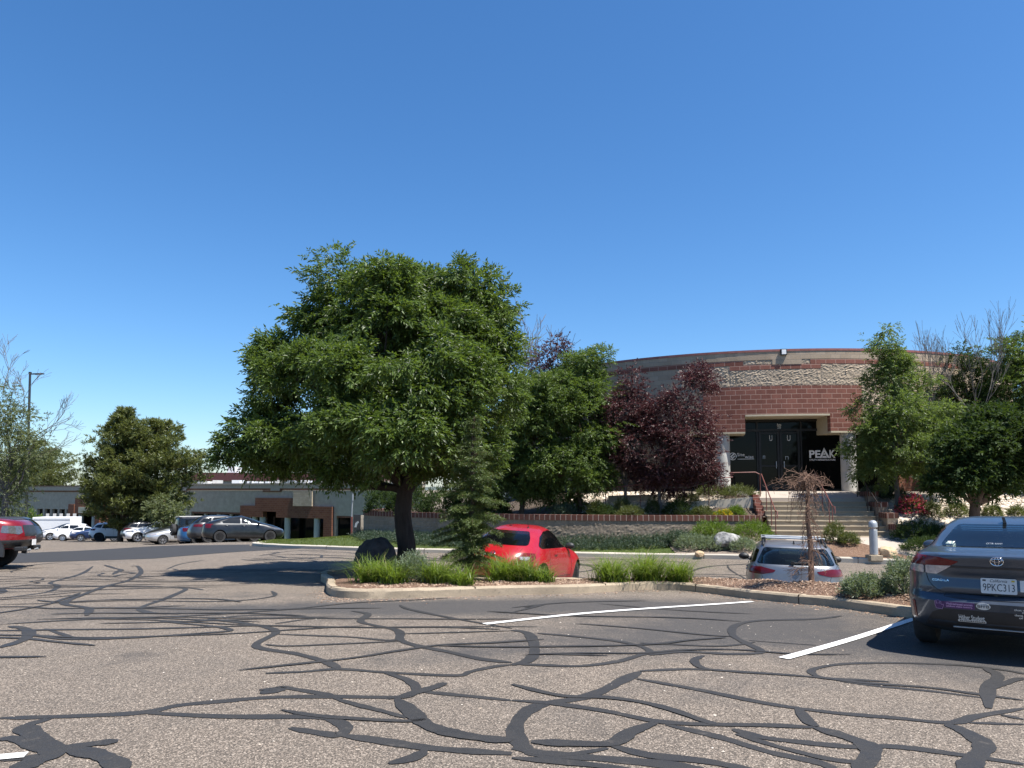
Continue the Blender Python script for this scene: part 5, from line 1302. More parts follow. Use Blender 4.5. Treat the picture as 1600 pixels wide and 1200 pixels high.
# ================================================================ STONES AND STREET FURNITURE
def boulder(name, label, base, sz, mat, seed, rot=0.):
    bm = bmesh.new(); bmesh.ops.create_icosphere(bm, subdivisions=4, radius=1.); rn = random.Random(seed)
    pl = [(Vector((rn.gauss(0, 1), rn.gauss(0, 1), rn.gauss(0, .8))).normalized(), rn.uniform(.62, .92)) for i in range(13)]
    for v in bm.verts:
        p = v.co.copy()
        for n_, d_ in pl:
            k = p.dot(n_) - d_
            if k > 0: p -= n_ * k * .9
        p *= 1 + .03 * math.sin(p.x * 9 + seed) * math.sin(p.y * 8) + .02 * math.sin(p.z * 17 + p.x * 13)
        v.co = Vector((p.x * sz[0], p.y * sz[1], max(p.z, -.5) * sz[2]))
    o = link(name, bm_done(name, bm, 35), mat, None, base, (0, 0, rot)); return tag(o, label, 'boulder')
p = at(588, 868, 17.0); boulder('boulder', 'big black boulder at the left end of the island beside the ash trunk', (p.x, p.y, zI(p.x, p.y) + .22), (.50, .42, .62), M['dark_stone'], 3, .3)
p = on(1134, 24.7, zB); boulder('boulder', 'white streaked grey boulder among shrubs before the block wall', (p[0], p[1], p[2] + .25), (.50, .40, .36), M['pale_stone'], 8, .4)
p = on(1381, 22.3, zB); boulder('boulder', 'tan boulder behind the silver bollard', (p[0], p[1], p[2] + .1), (.33, .26, .24), M['tan_stone'], 5, 1.)
p = on(1090, 24.0, zB); boulder('boulder', 'small tan rock at the kerb of the shrub bed', (p[0], p[1], p[2] + .02), (.2, .16, .12), M['tan_stone'], 15, 1.)
# bollard
p = on(1360, 21.95, zB); t = empty('bollard', p, 0, 'silver bollard light with domed top on a concrete foot', 'bollard')
mb = MB(); mb.lathe([(.115, .14), (.115, .86), (.11, .865), (.11, .87)], seg=28); mb.build('post', M['grey_metal'], t, 40)
mb = MB(); mb.lathe([(.075, .87), (.075, .935)], seg=24); mb.build('lens', M['clear_lens'], t, 40)
mb = MB(); mb.lathe([(.12, .935), (.125, .94), (.125, 1.02), (.118, 1.06), (.10, 1.10), (.07, 1.125), (.03, 1.14), (.005, 1.142)], seg=28); mb.build('cap', M['grey_metal'], t, 40)
mb = MB(); mb.box((0, 0, .04), (.36, .36, .16), 0, 0, .012); mb.build('base', M['kerb_concrete'], t)
# lamp pole
p = gbase(42, 52); ht = at(47, 584, 52).z; t = empty('street_lamp', p, 0, 'tall dark parking lot lamp pole with one flat lamp arm', 'street lamp')
mb = MB(); hh = ht - p.z; dx = at(47, 584, 52).x - p.x
mb.tube([(0, 0, .5), (dx, 0, hh)], [.10, .075], 12); mb.build('pole', M['dark_metal'], t, 40)
mb = MB(); mb.lathe([(.28, -.1), (.28, .75), (.26, .8)], seg=20); mb.build('base', M['column_concrete'], t, 40)
mb = MB(); mb.box((dx + .28, 0, hh - .02), (.5, .07, .08)); mb.build('arm', M['dark_metal'], t)
mb = MB(); mb.prism([(dx + .3, -.17, hh - .06), (dx + .95, -.13, hh - .03), (dx + .95, .13, hh - .03), (dx + .3, .17, hh - .06)], (0, 0, .07)); mb.box((dx, 0, hh + .06), (.16, .12, .14)); mb.build('lamp_head', M['dark_metal'], t)
# sign post and panel by the wall end
p = at(549, 838, 36); p.z = float(zL(p.x, p.y)); t = empty('sign_post', p, 0, 'slim sign post with an edge-on sign, left of the dark sign panel', 'sign post')
hh = at(549, 768, 36).z - p.z
mb = MB(); mb.tube([(0, 0, -.1), (0, 0, .95)], .055, 10); mb.build('sleeve', M['rail_red'], t, 40)
mb = MB(); mb.tube([(0, 0, .9), (.03, 0, hh)], .032, 8); mb.build('post', M['grey_metal'], t, 40)
mb = MB(); mb.box((.04, -.02, hh - .22), (.05, .46, .46), .25); mb.build('sign_plate', M['grey_metal'], t)
p = at(562, 838, 35.5); p.z = float(zL(p.x, p.y)); t = empty('directory_sign', p, 0, 'dark directory sign panel with a pale side at the end of the wall', 'sign'); hh = at(562, 804, 35.5).z - p.z
mb = MB(); mb.box((-.12, 0, hh / 2), (.34, .18, hh)); mb.build('panel', M['black_trim'], t)
mb = MB(); mb.box((.16, .0, hh / 2 - .02), (.22, .2, hh - .04), .12); mb.build('side_panel', M['far_stucco'], t)
mb = MB(); mb.prism([(-.24, -.10, .42), (-.20, -.10, .62), (-.08, -.10, .72), (-.02, -.10, .66), (-.10, -.10, .58), (-.14, -.10, .42)], (0, .012, 0)); mb.build('emblem', M['grey_metal'], t)
mb = MB(); mb.box((-.12, -.092, .14), (.2, .02, .08)); mb.build('plate', M['grey_metal'], t)
# slim white parking signs before the far windows
for i, px in enumerate((79, 90, 100, 111, 121, 212)):
    Y = 88; q = Vector((fX(px, Y), Y, gz(fX(px, Y), Y))); t = empty('parking_sign', q, 0, 'small white parking sign on a post before the tall dark windows' if px < 200 else 'lone white parking sign beneath the dark pines', 'sign', 'parking signs before the far windows' if px < 200 else None)
    zt_ = fZ(805, Y) - q.z
    mb = MB(); mb.tube([(0, 0, 0), (0, 0, zt_)], .05, 6); mb.build('post', M['grey_metal'], t); mb = MB(); mb.box((0, -.06, zt_ - .25), (.38, .03, .9)); mb.build('plate', M['offwhite'], t)
# ================================================================ VEHICLES
def pchip(t, v, q):
    t = np.asarray(t, float); v = np.asarray(v, float); h = np.diff(t); d = np.diff(v) / h; m = np.zeros(len(t))
    m[1:-1] = np.where(d[:-1] * d[1:] > 0, 2 * d[:-1] * d[1:] / np.where(np.abs(d[:-1] + d[1:]) < 1e-12, 1, d[:-1] + d[1:]), 0); m[0] = d[0]; m[-1] = d[-1]
    k = np.clip(np.searchsorted(t, q) - 1, 0, len(h) - 1); s = (q - t[k]) / h[k]
    return (2 * s**3 - 3 * s**2 + 1) * v[k] + (s**3 - 2 * s**2 + s) * h[k] * m[k] + (-2 * s**3 + 3 * s**2) * v[k + 1] + (s**3 - s**2) * h[k] * m[k + 1]
def outline(a, b, n, m, N):
    y = np.linspace(0, 1, 60); x = (1 - np.clip(y, 0, 1) ** m) ** (1 / n)      # quarter, from (1,0)..(0,1)
    xs = np.linspace(0, 1, 120); ysd = (1 - xs ** n) ** (1 / m)
    q = [(x[i], y[i]) for i in range(60) if y[i] <= .82]; xl = q[-1][0]; q += [(xx, yy) for xx, yy in zip(xs[::-1], ysd[::-1]) if xx < xl]
    q = np.array(q) * (a, b); full = np.concatenate([q, (q * (-1, 1))[::-1][1:], (q * (-1, -1))[1:], (q * (1, -1))[::-1][1:-1]])
    P = np.concatenate([full, full[:1]]); s = np.concatenate([[0], np.cumsum(np.linalg.norm(np.diff(P, axis=0), axis=1))]); u = np.linspace(0, s[-1], N, endpoint=False)
    return np.stack([np.interp(u, s, P[:, 0]), np.interp(u, s, P[:, 1])], 1)
def shell(prof, n_lo, n_hi, zc, K, N, inset=0., zlim=None, shape=None):
    """stack of rounded plan outlines; prof rows: z, x rear, x front, half width"""
    prof = np.array(prof, float); t = np.concatenate([[0], np.cumsum(np.sqrt(np.sum((np.diff(prof, axis=0) * (1, .6, .6, .5)) ** 2, axis=1)) + .01)])
    q = np.linspace(0, t[-1], K); z, xr, xf, w = (pchip(t, prof[:, i], q) for i in range(4))
    if inset:
        ok = (z > zlim[0]) & (z < zlim[1]); z, xr, xf, w = z[ok], xr[ok] + inset * 1.6, xf[ok] - inset * 1.6, w[ok] - inset
    V = []
    for i in range(len(z)):
        f = float(sstep(zc - .12, zc + .12, z[i])); n = n_lo + (n_hi - n_lo) * f; m = 3.0
        o = outline(max(.02, (xf[i] - xr[i]) / 2), max(.02, w[i]), n, m, N); V.append(np.column_stack([o[:, 0] + (xf[i] + xr[i]) / 2, o[:, 1], np.full(N, z[i])]))
    V = np.array(V); 
    if shape: V = shape(V)
    k = len(V); idx = np.arange(k * N).reshape(k, N); F = [(idx[i, j], idx[i, (j + 1) % N], idx[i + 1, (j + 1) % N], idx[i + 1, j]) for i in range(k - 1) for j in range(N)]
    bm = bmesh.new(); vs = [bm.verts.new(p) for p in V.reshape(-1, 3)]
    for f in F: bm.faces.new([vs[i] for i in f])
    for row, rv in ((idx[0], True), (idx[-1], False)):
        for j in range(N // 2 - 1):                          # cap as strips across the car
            a, b, c, d = row[j], row[j + 1], row[N - 2 - j] if j + 1 < N - 2 - j else None, row[N - 1 - j]
            if c is None: break
            f = [a, b, c, d]; f = list(dict.fromkeys(f))
            if len(f) > 2:
                try: bm.faces.new([vs[i] for i in (f if rv else f[::-1])])
                except ValueError: pass
    bmesh.ops.recalc_face_normals(bm, faces=bm.faces); return bm
def cutters(body_bm, cuts, mats):
    """boolean difference of closed bmeshes"""
    me = bpy.data.meshes.new('body'); body_bm.to_mesh(me); o = bpy.data.objects.new('body', me); COL.objects.link(o); tmp = [o]
    for c in cuts:
        m2 = bpy.data.meshes.new('cut'); bmesh.ops.recalc_face_normals(c, faces=c.faces); c.to_mesh(m2); c.free(); oc = bpy.data.objects.new('cut', m2); COL.objects.link(oc); tmp.append(oc)
        md = o.modifiers.new('b', 'BOOLEAN'); md.operation = 'DIFFERENCE'; md.object = oc; md.solver = 'EXACT'
    for i in range(len(mats)): 
        for q in tmp: q.data.materials.append(mats[i])
    bpy.context.view_layer.update()
    r = bpy.data.meshes.new_from_object(o.evaluated_get(bpy.context.evaluated_depsgraph_get()))
    for q in tmp: bpy.data.objects.remove(q)
    return r
def rpoly(P, r=.04, seg=4):
    o = []; n = len(P)
    for i in range(n):
        a, b, c = (Vector((*P[j % n], 0)) for j in (i - 1, i, i + 1)); d1 = (a - b); d2 = (c - b); k = min(r, d1.length * .4, d2.length * .4); p, q = b + d1.normalized() * k, b + d2.normalized() * k
        for s in range(seg + 1):
            t = s / seg; v = p * (1 - t) ** 2 + b * 2 * t * (1 - t) + q * t * t; o.append((v.x, v.y))
    return o
AX = {'L': lambda a, b: ((a, 3, b), (0, -1, 0)), 'R': lambda a, b: ((a, -3, b), (0, 1, 0)), 'B': lambda a, b: ((-5, a, b), (1, 0, 0)), 'F': lambda a, b: ((5, a, b), (-1, 0, 0)), 'T': lambda a, b: ((a, b, 5), (0, 0, -1))}
def hitp(bvh, ax, a, b, off=.004):
    o, d = AX[ax](a, b); h = bvh.ray_cast(Vector(o), Vector(d))
    if h[0] is None: h = bvh.find_nearest(Vector(o) + Vector(d) * (2.2 if ax in 'LR' else 2.9))
    n = h[1] if h[1].dot(Vector(d)) < 0 else -h[1]
    return h[0] + n * off, n
def conform(bvh, ax, poly, mat, name, parent, off=.004, th=.012, step=.06, smooth=40):
    bm = bmesh.new(); f = bm.faces.new([bm.verts.new((p[0], p[1], 0)) for p in poly]); bmesh.ops.triangulate(bm, faces=[f])
    for i in (0, 1):
        lo, hi = min(p[i] for p in poly), max(p[i] for p in poly); no = (1, 0, 0) if i == 0 else (0, 1, 0)
        for k in range(1, int((hi - lo) / step) + 1): bmesh.ops.bisect_plane(bm, geom=bm.verts[:] + bm.edges[:] + bm.faces[:], plane_co=(lo + k * step, lo + k * step, 0), plane_no=no)
    bmesh.ops.remove_doubles(bm, verts=bm.verts, dist=1e-4)
    P = []
    for v in bm.verts: P.append(hitp(bvh, ax, v.co.x, v.co.y, off))
    for v, (p, n) in zip(bm.verts, P): v.co = p
    nm = [n for p, n in P]; bm.verts.index_update()
    r = bmesh.ops.extrude_face_region(bm, geom=bm.faces[:])
    vs = [x for x in r['geom'] if isinstance(x, bmesh.types.BMVert)]
    kd = {tuple(round(c, 5) for c in p): n for p, n in P}
    for v in vs: v.co -= kd.get(tuple(round(c, 5) for c in v.co), Vector((0, 0, 0))) * (th + off)
    return link(name, bm_done(name, bm, smooth), mat, parent)
def seam(bvh, ax, pts, name, parent, r=.004, mat='black', n=10, off=.0005):
    P = catmull([(p[0], p[1], 0) for p in pts], n); mb = MB(); mb.tube([hitp(bvh, ax, p.x, p.y, off)[0] for p in P], r, 5); return mb.build(name, M[mat], parent, smooth=60)
def text_on(bvh, ax, s, a, b, w, h, mat, name, parent, off=.003, bold=0., flip=None, shear=0., lines=1):
    me = text_mesh(s, 1.0, bold, .0, 'CENTER', shear=shear); c = np.array([v.co[:] for v in me.vertices]); lo, hi = c.min(0), c.max(0); sg = -1 if ax in 'BL' else 1
    for v in me.vertices:
        x = a + sg * ((v.co.x - lo[0]) / (hi[0] - lo[0]) - .5) * w; y = b + ((v.co.y - lo[1]) / (hi[1] - lo[1]) - .5) * h; v.co = hitp(bvh, ax, x, y, off)[0]
    return link(name, me, mat, parent)
def wheel(root, x, y, r, wd, mat_rim, spokes=5, name='wheel', steel=False):
    s = 1 if y > 0 else -1; mb = MB()
    pr = [(r * .66, -wd / 2 + .01), (r * .9, -wd / 2), (r * .985, -wd * .36), (r, -wd * .2), (r, wd * .2), (r * .985, wd * .36), (r * .9, wd / 2), (r * .68, wd / 2 - .008), (r * .66, wd / 2 - .05), (r * .66, -wd / 2 + .05)]
    mb.lathe(pr + [pr[0]], 'Y', (0, 0, 0), 32); o = mb.build(name, M['rubber'], root, 40); o.location = (x, y, r)
    q = MB(); f = s * (wd / 2 - .02)
    q.lathe([(r * .665, f), (r * .60, f), (r * .58, f - s * .07), (.02, f - s * .09), (.02, f - s * .10), (r * .665, f - s * .10)], 'Y', (0, 0, 0), 32, 1, False)
    q.lathe([(r * .68, f + s * .006), (r * .60, f + s * .003), (r * .58, f - s * .02), (r * .66, f - s * .03)], 'Y', (0, 0, 0), 32, 0, False)
    q.lathe([(r * .15, f - s * .06), (r * .15, f - s * .005), (r * .1, f + s * .004), (.003, f + s * .005)], 'Y', (0, 0, 0), 14, 0, False)
    for k in range(spokes):
        a = 2 * math.pi * k / spokes + .3; d = Vector((math.cos(a), 0, math.sin(a))); e = Vector((-math.sin(a), 0, math.cos(a))); w1, w2 = r * .085 * (5 / spokes) ** .4, r * .11 * (5 / spokes) ** .4
        c0, c1 = d * r * .12, d * r * .63; y0, y1 = f - s * .006, f - s * .004
        q.prism([c0 + e * w1 + Vector((0, y0, 0)), c1 + e * w2 + Vector((0, y1, 0)), c1 - e * w2 + Vector((0, y1, 0)), c0 - e * w1 + Vector((0, y0, 0))], (0, -s * .035, 0), 0)
    q.build('rim', [mat_rim, M['black']], o, 40); return o
def seats(root, xs, zc, w, mat, cav):
    for (x, ys, back) in xs:
        for y in ys:
            mb = MB(); mb.box((x, y, .48), (.5, w, .16), 0, 0, .05); mb.box((x - .27, y, .48 + back / 2), (.14, w, back), 0, 0, .05, Matrix.Rotation(-.16, 3, 'Y')); mb.box((x - .36, y, .48 + back + .12), (.09, .26, .16), 0, 0, .035)
            mb.build('seat', mat, root, 40)
def place_car(root, X, Y, bearing, z=None):
    f = Vector((math.sin(bearing), math.cos(bearing), 0)); l = Vector((-f.y, f.x, 0)); e = 1.2
    zf, zb = gz(X + f.x * e, Y + f.y * e), gz(X - f.x * e, Y - f.y * e); zl, zr = gz(X + l.x * .7, Y + l.y * .7), gz(X - l.x * .7, Y - l.y * .7)
    F_ = (f * 2 * e + Vector((0, 0, zf - zb))).normalized(); L_ = (l * 1.4 + Vector((0, 0, zl - zr))).normalized(); U = F_.cross(L_).normalized(); L_ = U.cross(F_)
    m = Matrix((F_, L_, U)).transposed().to_4x4(); m.translation = Vector((X, Y, (zf + zb) / 2 if z is None else z)); root.matrix_world = m
def car(name, label, S, pm, hollow=False, glassm=None, cat='car', group=None, K=46, N=120, trim='black_trim', rim=None, spokes=5):
    """S: profile rows, axles, tyre radius, windows, lamps"""
    root = empty(name, (0, 0, 0), 0, label, cat, group); P = S['prof']; r, ax = S['r'], S['axles']; W = max(p[3] for p in P); hw = S.get('track', W - .11)
    def shape(V):
        x, y, z = V[..., 0], V[..., 1], V[..., 2]; yy = np.abs(y); sg = np.sign(y)
        for a in ax:
            d = np.sqrt((x - a) ** 2 + (z - r) ** 2); fl = S.get('flare', .02) * sstep(r * 2.1, r * 1.1, d) * sstep(.3 * W, .75 * W, yy); y = y + sg * fl
        for (zc, wd, amt) in S.get('crease', []): y = y + sg * amt * np.exp(-((z - zc) / wd) ** 2) * sstep(.5 * W, .9 * W, yy) * sstep(-2.4, -1.6, x) 
        if 'rear' in S: x = S['rear'](x, y, z)
        return np.stack([x, y, z], -1)
    bm = shell(P, S.get('n_lo', 8), S.get('n_hi', 5), S.get('zc', 1.05), K, N, shape=shape); bvh = BVHTree.FromBMesh(bm)
    cuts = []
    for a in ax:
        for s in (-1, 1):
            c = bmesh.new(); bmesh.ops.create_cone(c, cap_ends=True, segments=36, radius1=r * S.get('arch', 1.14), radius2=r * S.get('arch', 1.14), depth=.44, matrix=Matrix.Translation((a, s * (W - .12), r * 1.02)) @ Matrix.Rotation(R(90), 4, 'X'))
            for f in c.faces: f.material_index = 1
            cuts.append(c)
    wins = [('L', p) for p in S['side']] + [('R', p) for p in S['side']] + [('B', S['rearw'])] + [('F', S['wind'])]
    if hollow:
        c = shell(P, S.get('n_lo', 8), S.get('n_hi', 5), S.get('zc', 1.05), 24, 64, inset=.05, zlim=(.45, max(p[0] for p in P) - .05))
        for f in c.faces: f.material_index = 2
        cuts.append(c)
        for a, p in wins:
            c = bmesh.new(); o, d = AX[a](0, 0); d = Vector(d); q = rpoly(p, .05); lo = []
            for (u, v) in q:
                h = hitp(bvh, a, u, v, 0)[0]; lo.append(h)
            dep = .30 if a in 'LR' else .5
            A = [c.verts.new(h - d * (.3 if a in 'LR' else .6)) for h in lo]; Bv = [c.verts.new(h + d * dep) for h in lo]; nn = len(A)
            c.faces.new(A); c.faces.new(Bv[::-1])
            for i in range(nn): c.faces.new([A[i], Bv[i], Bv[(i + 1) % nn], A[(i + 1) % nn]])
            for f in c.faces: f.material_index = 2
            cuts.append(c)
    me = cutters(bm, cuts, [pm, M['black'], M['black_trim']]); me.polygons.foreach_set('use_smooth', np.ones(len(me.polygons), bool)); me.set_sharp_from_angle(angle=R(33)); me.name = 'body'
    body = link('body', me, None, root)
    gm = glassm or M['dark_car_glass']; rnd_ = rpoly
    for a, p in wins:
        nm = {'L': 'side_window', 'R': 'side_window', 'B': 'rear_window', 'F': 'windshield'}[a]
        conform(bvh, a, rnd_([(u * 1.0, v) for u, v in p], .05), gm, nm, root, .006, .008, .045 if hollow else .07)
    for nm, a, p, m_ in S.get('patch', []): conform(bvh, a, rpoly(p, .015, 3), M[m_] if isinstance(m_, str) else m_, nm, root, .011 if nm == 'lamp_lens' else (.006 if nm != 'bumper_insert' else .003), .014, .05)
    for nm, a, p in S.get('seams', []): seam(bvh, a, p, nm, root)
    for a in ax:
        for s in (-1, 1): wheel(root, a, s * hw, r, S.get('tw', .215), rim or M['alloy'], spokes)
    mx, mz = S.get('mirror', (.62, 1.0))
    for s in (-1, 1):
        mb = MB(); h, n_ = hitp(bvh, 'L' if s > 0 else 'R', mx, mz, 0)
        bmesh.ops.create_uvsphere(mb.bm, u_segments=16, v_segments=10, radius=1, matrix=Matrix.Translation((mx - .02, h.y + s * .13, mz + .04)) @ Matrix.Diagonal((.075, .115, .075, 1)))
        mb.tube([(mx, h.y - s * .02, mz - .02), (mx, h.y + s * .08, mz + .01)], .025, 8); mb.build('mirror', M[S.get('mirmat', 'black')] if 'mirmat' in S else pm, root, 50)
    for (u, v) in S.get('handles', []):
        for s, a in ((1, 'L'), (-1, 'R')):
            mb = MB(); p0 = hitp(bvh, a, u - .10, v, .022)[0]; p1 = hitp(bvh, a, u + .10, v, .022)[0]; mb.tube([p0 + Vector((0, -s * .02, 0)), p0.lerp(p1, .12), p0.lerp(p1, .88), p1 + Vector((0, -s * .02, 0))], .012, 6); mb.build('door_handle', pm, root, 50)
    if hollow:
        seats(root, S['seats'], 0, .5, M['seat_cloth'], None)
        mb = MB(); mb.box((S['dash'] + .06, 0, .80), (.52, 1.30, .34), 0, 0, .05); mb.build('dashboard', M['black_trim'], root, 40)
        x0, x1, zs = S['shelf']; mb = MB(); mb.box(((x0 + x1) / 2, 0, zs), (x1 - x0, 1.16, .03), 0, 0, .01); mb.build('parcel_shelf', M['black_trim'], root, 40)
        mb = MB(); mb.lathe([(.17, -.012), (.188, -.006), (.188, .006), (.17, .012), (.17, -.012)], 'X', (0, 0, 0), 24); o = mb.build('steering_wheel', M['black_trim'], root, 50); o.location = (S['dash'] - .32, .38, .93); o.rotation_euler = (0, R(-20), 0)
    return root, bvh
def plate(bvh, root, a, ctr, w=.31, h=.155, back=True, text=None, off=.008, gid='license_plate'):
    p, n = hitp(bvh, a, ctr[0], ctr[1], off); mb = MB(); s = -1 if a == 'B' else 1
    x = Vector((0, -1, 0)) if a == 'B' else Vector((0, 1, 0)); z = n.cross(x).normalized(); z = z if z.z > 0 else -z
    q = rpoly([(-w / 2, -h / 2), (w / 2, -h / 2), (w / 2, h / 2), (-w / 2, h / 2)], .014, 3); mb.prism([p + x * u + z * v for u, v in q], n * .006); o = mb.build(gid, M['offwhite'], root)
    return o, p + n * .0065, x, z, n
def flat_text(s, o, c, x, z, n, u, v, w, h, mat, name, bold=0., shear=0.):
    me = text_mesh(s, 1.0, bold, .0, 'CENTER', shear=shear); co = np.array([q.co[:] for q in me.vertices]); lo, hi = co.min(0), co.max(0)
    for q in me.vertices: q.co = c + x * (u + ((q.co.x - lo[0]) / (hi[0] - lo[0]) - .5) * w) + z * (v + ((q.co.y - lo[1]) / (hi[1] - lo[1]) - .5) * h) + n * .0012
    return link(name, me, mat, o)
def fl(L, dx=0., sx=1., dz=0., sz=1.): return [((a + dx) * sx, b * sz + dz) for a, b in L]

# ---- dark blue sedan at right
blue = paint('paint_slate_blue', (.046, .060, .082), .5, .28)
def sed_rear(x, y, z):
    k = sstep(-1.9, -2.15, x)
    pl_ = sstep(.50, .38, np.abs(y)) * sstep(.60, .67, z) * sstep(.90, .82, z)
    return x + .045 * pl_ * k + .03 * k * sstep(.60, .64, z) * sstep(.70, .66, z) * sstep(.8, .6, np.abs(y))
SED = dict(r=.315, axles=(-1.30, 1.40), flare=.022, crease=[(.86, .05, .012), (.45, .06, -.012)], rear=sed_rear, zc=1.04, n_lo=11, n_hi=5,
  prof=[(.24, -2.0, 2.10, .78), (.30, -2.15, 2.2, .84), (.37, -2.24, 2.27, .87), (.50, -2.29, 2.31, .888), (.60, -2.315, 2.30, .89), (.66, -2.275, 2.26, .888), (.78, -2.25, 2.08, .882), (.88, -2.235, 1.62, .865), (.965, -2.25, 1.25, .835), (1.045, -2.275, 1.02, .79), (1.068, -2.22, .96, .765), (1.082, -2.03, .92, .75), (1.10, -1.74, .87, .735), (1.16, -1.50, .72, .71), (1.26, -1.17, .50, .665), (1.34, -.86, .31, .61), (1.39, -.62, .17, .55), (1.42, -.42, .06, .46), (1.435, -.28, -.05, .33)],
  side=[[(.70, 1.03), (.27, 1.295), (-.28, 1.335), (-.28, 1.01)], [(-.36, 1.0), (-.36, 1.345), (-.85, 1.30), (-1.22, 1.13), (-1.30, 1.02)]],
  rearw=[(-.585, 1.115), (-.47, 1.345), (.47, 1.345), (.585, 1.115)], wind=[(-.62, 1.08), (-.48, 1.37), (.48, 1.37), (.62, 1.08)],
  mirror=(.68, .98), handles=[(-.15, .83), (-1.05, .85)], seats=[(.15, (-.36, .36), .58), (-.85, (-.36, .36), .52)], dash=.78, shelf=(-1.72, -1.2, 1.02),
  patch=[('tail_light', 'B', [(.33, .99), (.52, 1.03), (.83, 1.045), (.83, .935), (.42, .94)], 'red_lens'), ('tail_light', 'B', [(-.33, .99), (-.42, .94), (-.83, .935), (-.83, 1.045), (-.52, 1.03)], 'red_lens'),
   ('lamp_lens', 'B', [(.40, .945), (.645, .94), (.645, .855), (.54, .85)], 'clear_lens'), ('lamp_lens', 'B', [(.665, .94), (.82, .94), (.82, .87), (.665, .856)], 'clear_lens'), ('lamp_lens', 'B', [(-.40, .945), (-.54, .85), (-.645, .855), (-.645, .94)], 'clear_lens'), ('lamp_lens', 'B', [(-.665, .94), (-.665, .856), (-.82, .87), (-.82, .94)], 'clear_lens'),
   ('bumper_insert', 'B', [(-.70, .30), (-.60, .46), (-.50, .505), (.50, .505), (.60, .46), (.70, .30)], 'black_trim'), ('reflector', 'B', [(.765, .37), (.775, .56), (.80, .56), (.795, .37)], 'red_lens'), ('reflector', 'B', [(-.765, .37), (-.795, .37), (-.80, .56), (-.775, .56)], 'red_lens'),
   ('trim_strip', 'B', [(-.45, .945), (-.45, .925), (.45, .925), (.45, .945)], 'black_trim'), ('head_light', 'F', [(.45, .66), (.84, .76), (.85, .68), (.5, .62)], 'clear_lens'), ('head_light', 'F', [(-.45, .66), (-.5, .62), (-.85, .68), (-.84, .76)], 'clear_lens')],
  seams=[('seam', 'B', [(.66, 1.02), (.655, .95), (.648, .865), (.62, .77), (.55, .70), (.45, .672), (0, .666), (-.45, .672), (-.55, .70), (-.62, .77), (-.648, .865), (-.655, .95), (-.66, 1.02)]), ('seam', 'B', [(.47, .655), (.44, .625), (0, .615), (-.44, .625), (-.47, .655)]),
   ('seam', 'L', [(-.32, 1.0), (-.33, .7), (-.33, .35)]), ('seam', 'R', [(-.32, 1.0), (-.33, .7), (-.33, .35)]), ('seam', 'L', [(.85, .98), (.95, .75), (.9, .35)]), ('seam', 'R', [(.85, .98), (.95, .75), (.9, .35)]), ('seam', 'L', [(-1.3, 1.0), (-1.15, .75), (-.98, .6)]), ('seam', 'R', [(-1.3, 1.0), (-1.15, .75), (-.98, .6)])])
sed, bv = car('sedan', 'dark slate blue sedan with bumper stickers, cut by the right edge of the view', SED, blue, True, M['car_glass'], K=64, N=168)
o, c, x, z, n = plate(bv, sed, 'B', (0, .755), .305, .152)
flat_text('9PKC313', o, c, x, z, n, 0, -.014, .268, .072, M['black'], 'lettering', -.004); flat_text('California', o, c, x, z, n, 0, .052, .145, .030, M['black'], 'lettering', 0., .25)
for u, ml in ((-.122, 'dark_metal'), (.122, 'petal_yellow')):
    mb = MB(); mb.box(c + x * u + z * .054 + n * .0005, (.001, .028, .016)); mb.build('sticker', M[ml], o)
text_on(bv, 'B', 'COROLLA', .51, .79, .15, .022, M['chrome'], 'lettering', sed, .006, .01)
def ring_on(bvh, parent, ctr, rx, rz, th, name, mat, a='B', off=.008, nseg=40, rot=0., tilt=None):
    mb = MB(); P = []
    for i in range(nseg + 1):
        t = 2 * math.pi * i / nseg; P.append(hitp(bvh, a, ctr[0] + rx * math.cos(t), ctr[1] + rz * math.sin(t), off)[0])
    mb.tube(P, th, 6, cap=False); return mb.build(name, mat, parent, 60)
e1 = ring_on(bv, sed, (0, 1.005), .056, .040, .0055, 'emblem', M['chrome']); ring_on(bv, e1, (0, 1.005), .019, .038, .0045, 'emblem_oval', M['chrome']); ring_on(bv, e1, (0, 1.018), .042, .014, .0045, 'emblem_oval', M['chrome'])
def sticker(a, b, w, h, mat, name='sticker', r=.006): return conform(bv, 'B', rpoly([(a - w / 2, b - h / 2), (a + w / 2, b - h / 2), (a + w / 2, b + h / 2), (a - w / 2, b + h / 2)], r, 3), mat, name, sed, .0035, .001, .05)
s1 = sticker(.36, .548, .30, .066, M['purple_vinyl']); text_on(bv, 'B', 'Well-behaved women', .345, .562, .235, .024, M['pink_ink'], 'lettering', s1, .0045, .01); text_on(bv, 'B', 'seldom make history.', .345, .535, .235, .024, M['pink_ink'], 'lettering', s1, .0045, .01)
hand = [(.500, .500), (.555, .505), (.565, .54), (.565, .58), (.553, .583), (.551, .552), (.543, .552), (.542, .588), (.530, .588), (.529, .556), (.522, .556), (.520, .582), (.508, .580), (.508, .55), (.500, .545), (.487, .553), (.484, .545)]
s2 = conform(bv, 'B', hand, M['purple_vinyl'], 'sticker', sed, .006, .001, .05); mb = MB(); mb.tube([hitp(bv, 'B', u, v, .0065)[0] for u, v in hand + hand[:1]], .0014, 4); mb.build('outline', M['pink_ink'], s2)
s3 = conform(bv, 'B', [(.135 + .062 * math.cos(i * .2618), .556 + .034 * math.sin(i * .2618)) for i in range(24)], M['offwhite'], 'sticker', sed, .0035, .001, .05); text_on(bv, 'B', 'BFFB', .135, .556, .10, .030, M['black'], 'lettering', s3, .0048, .012)
s4 = sticker(.245, .395, .245, .022, M['offwhite'])
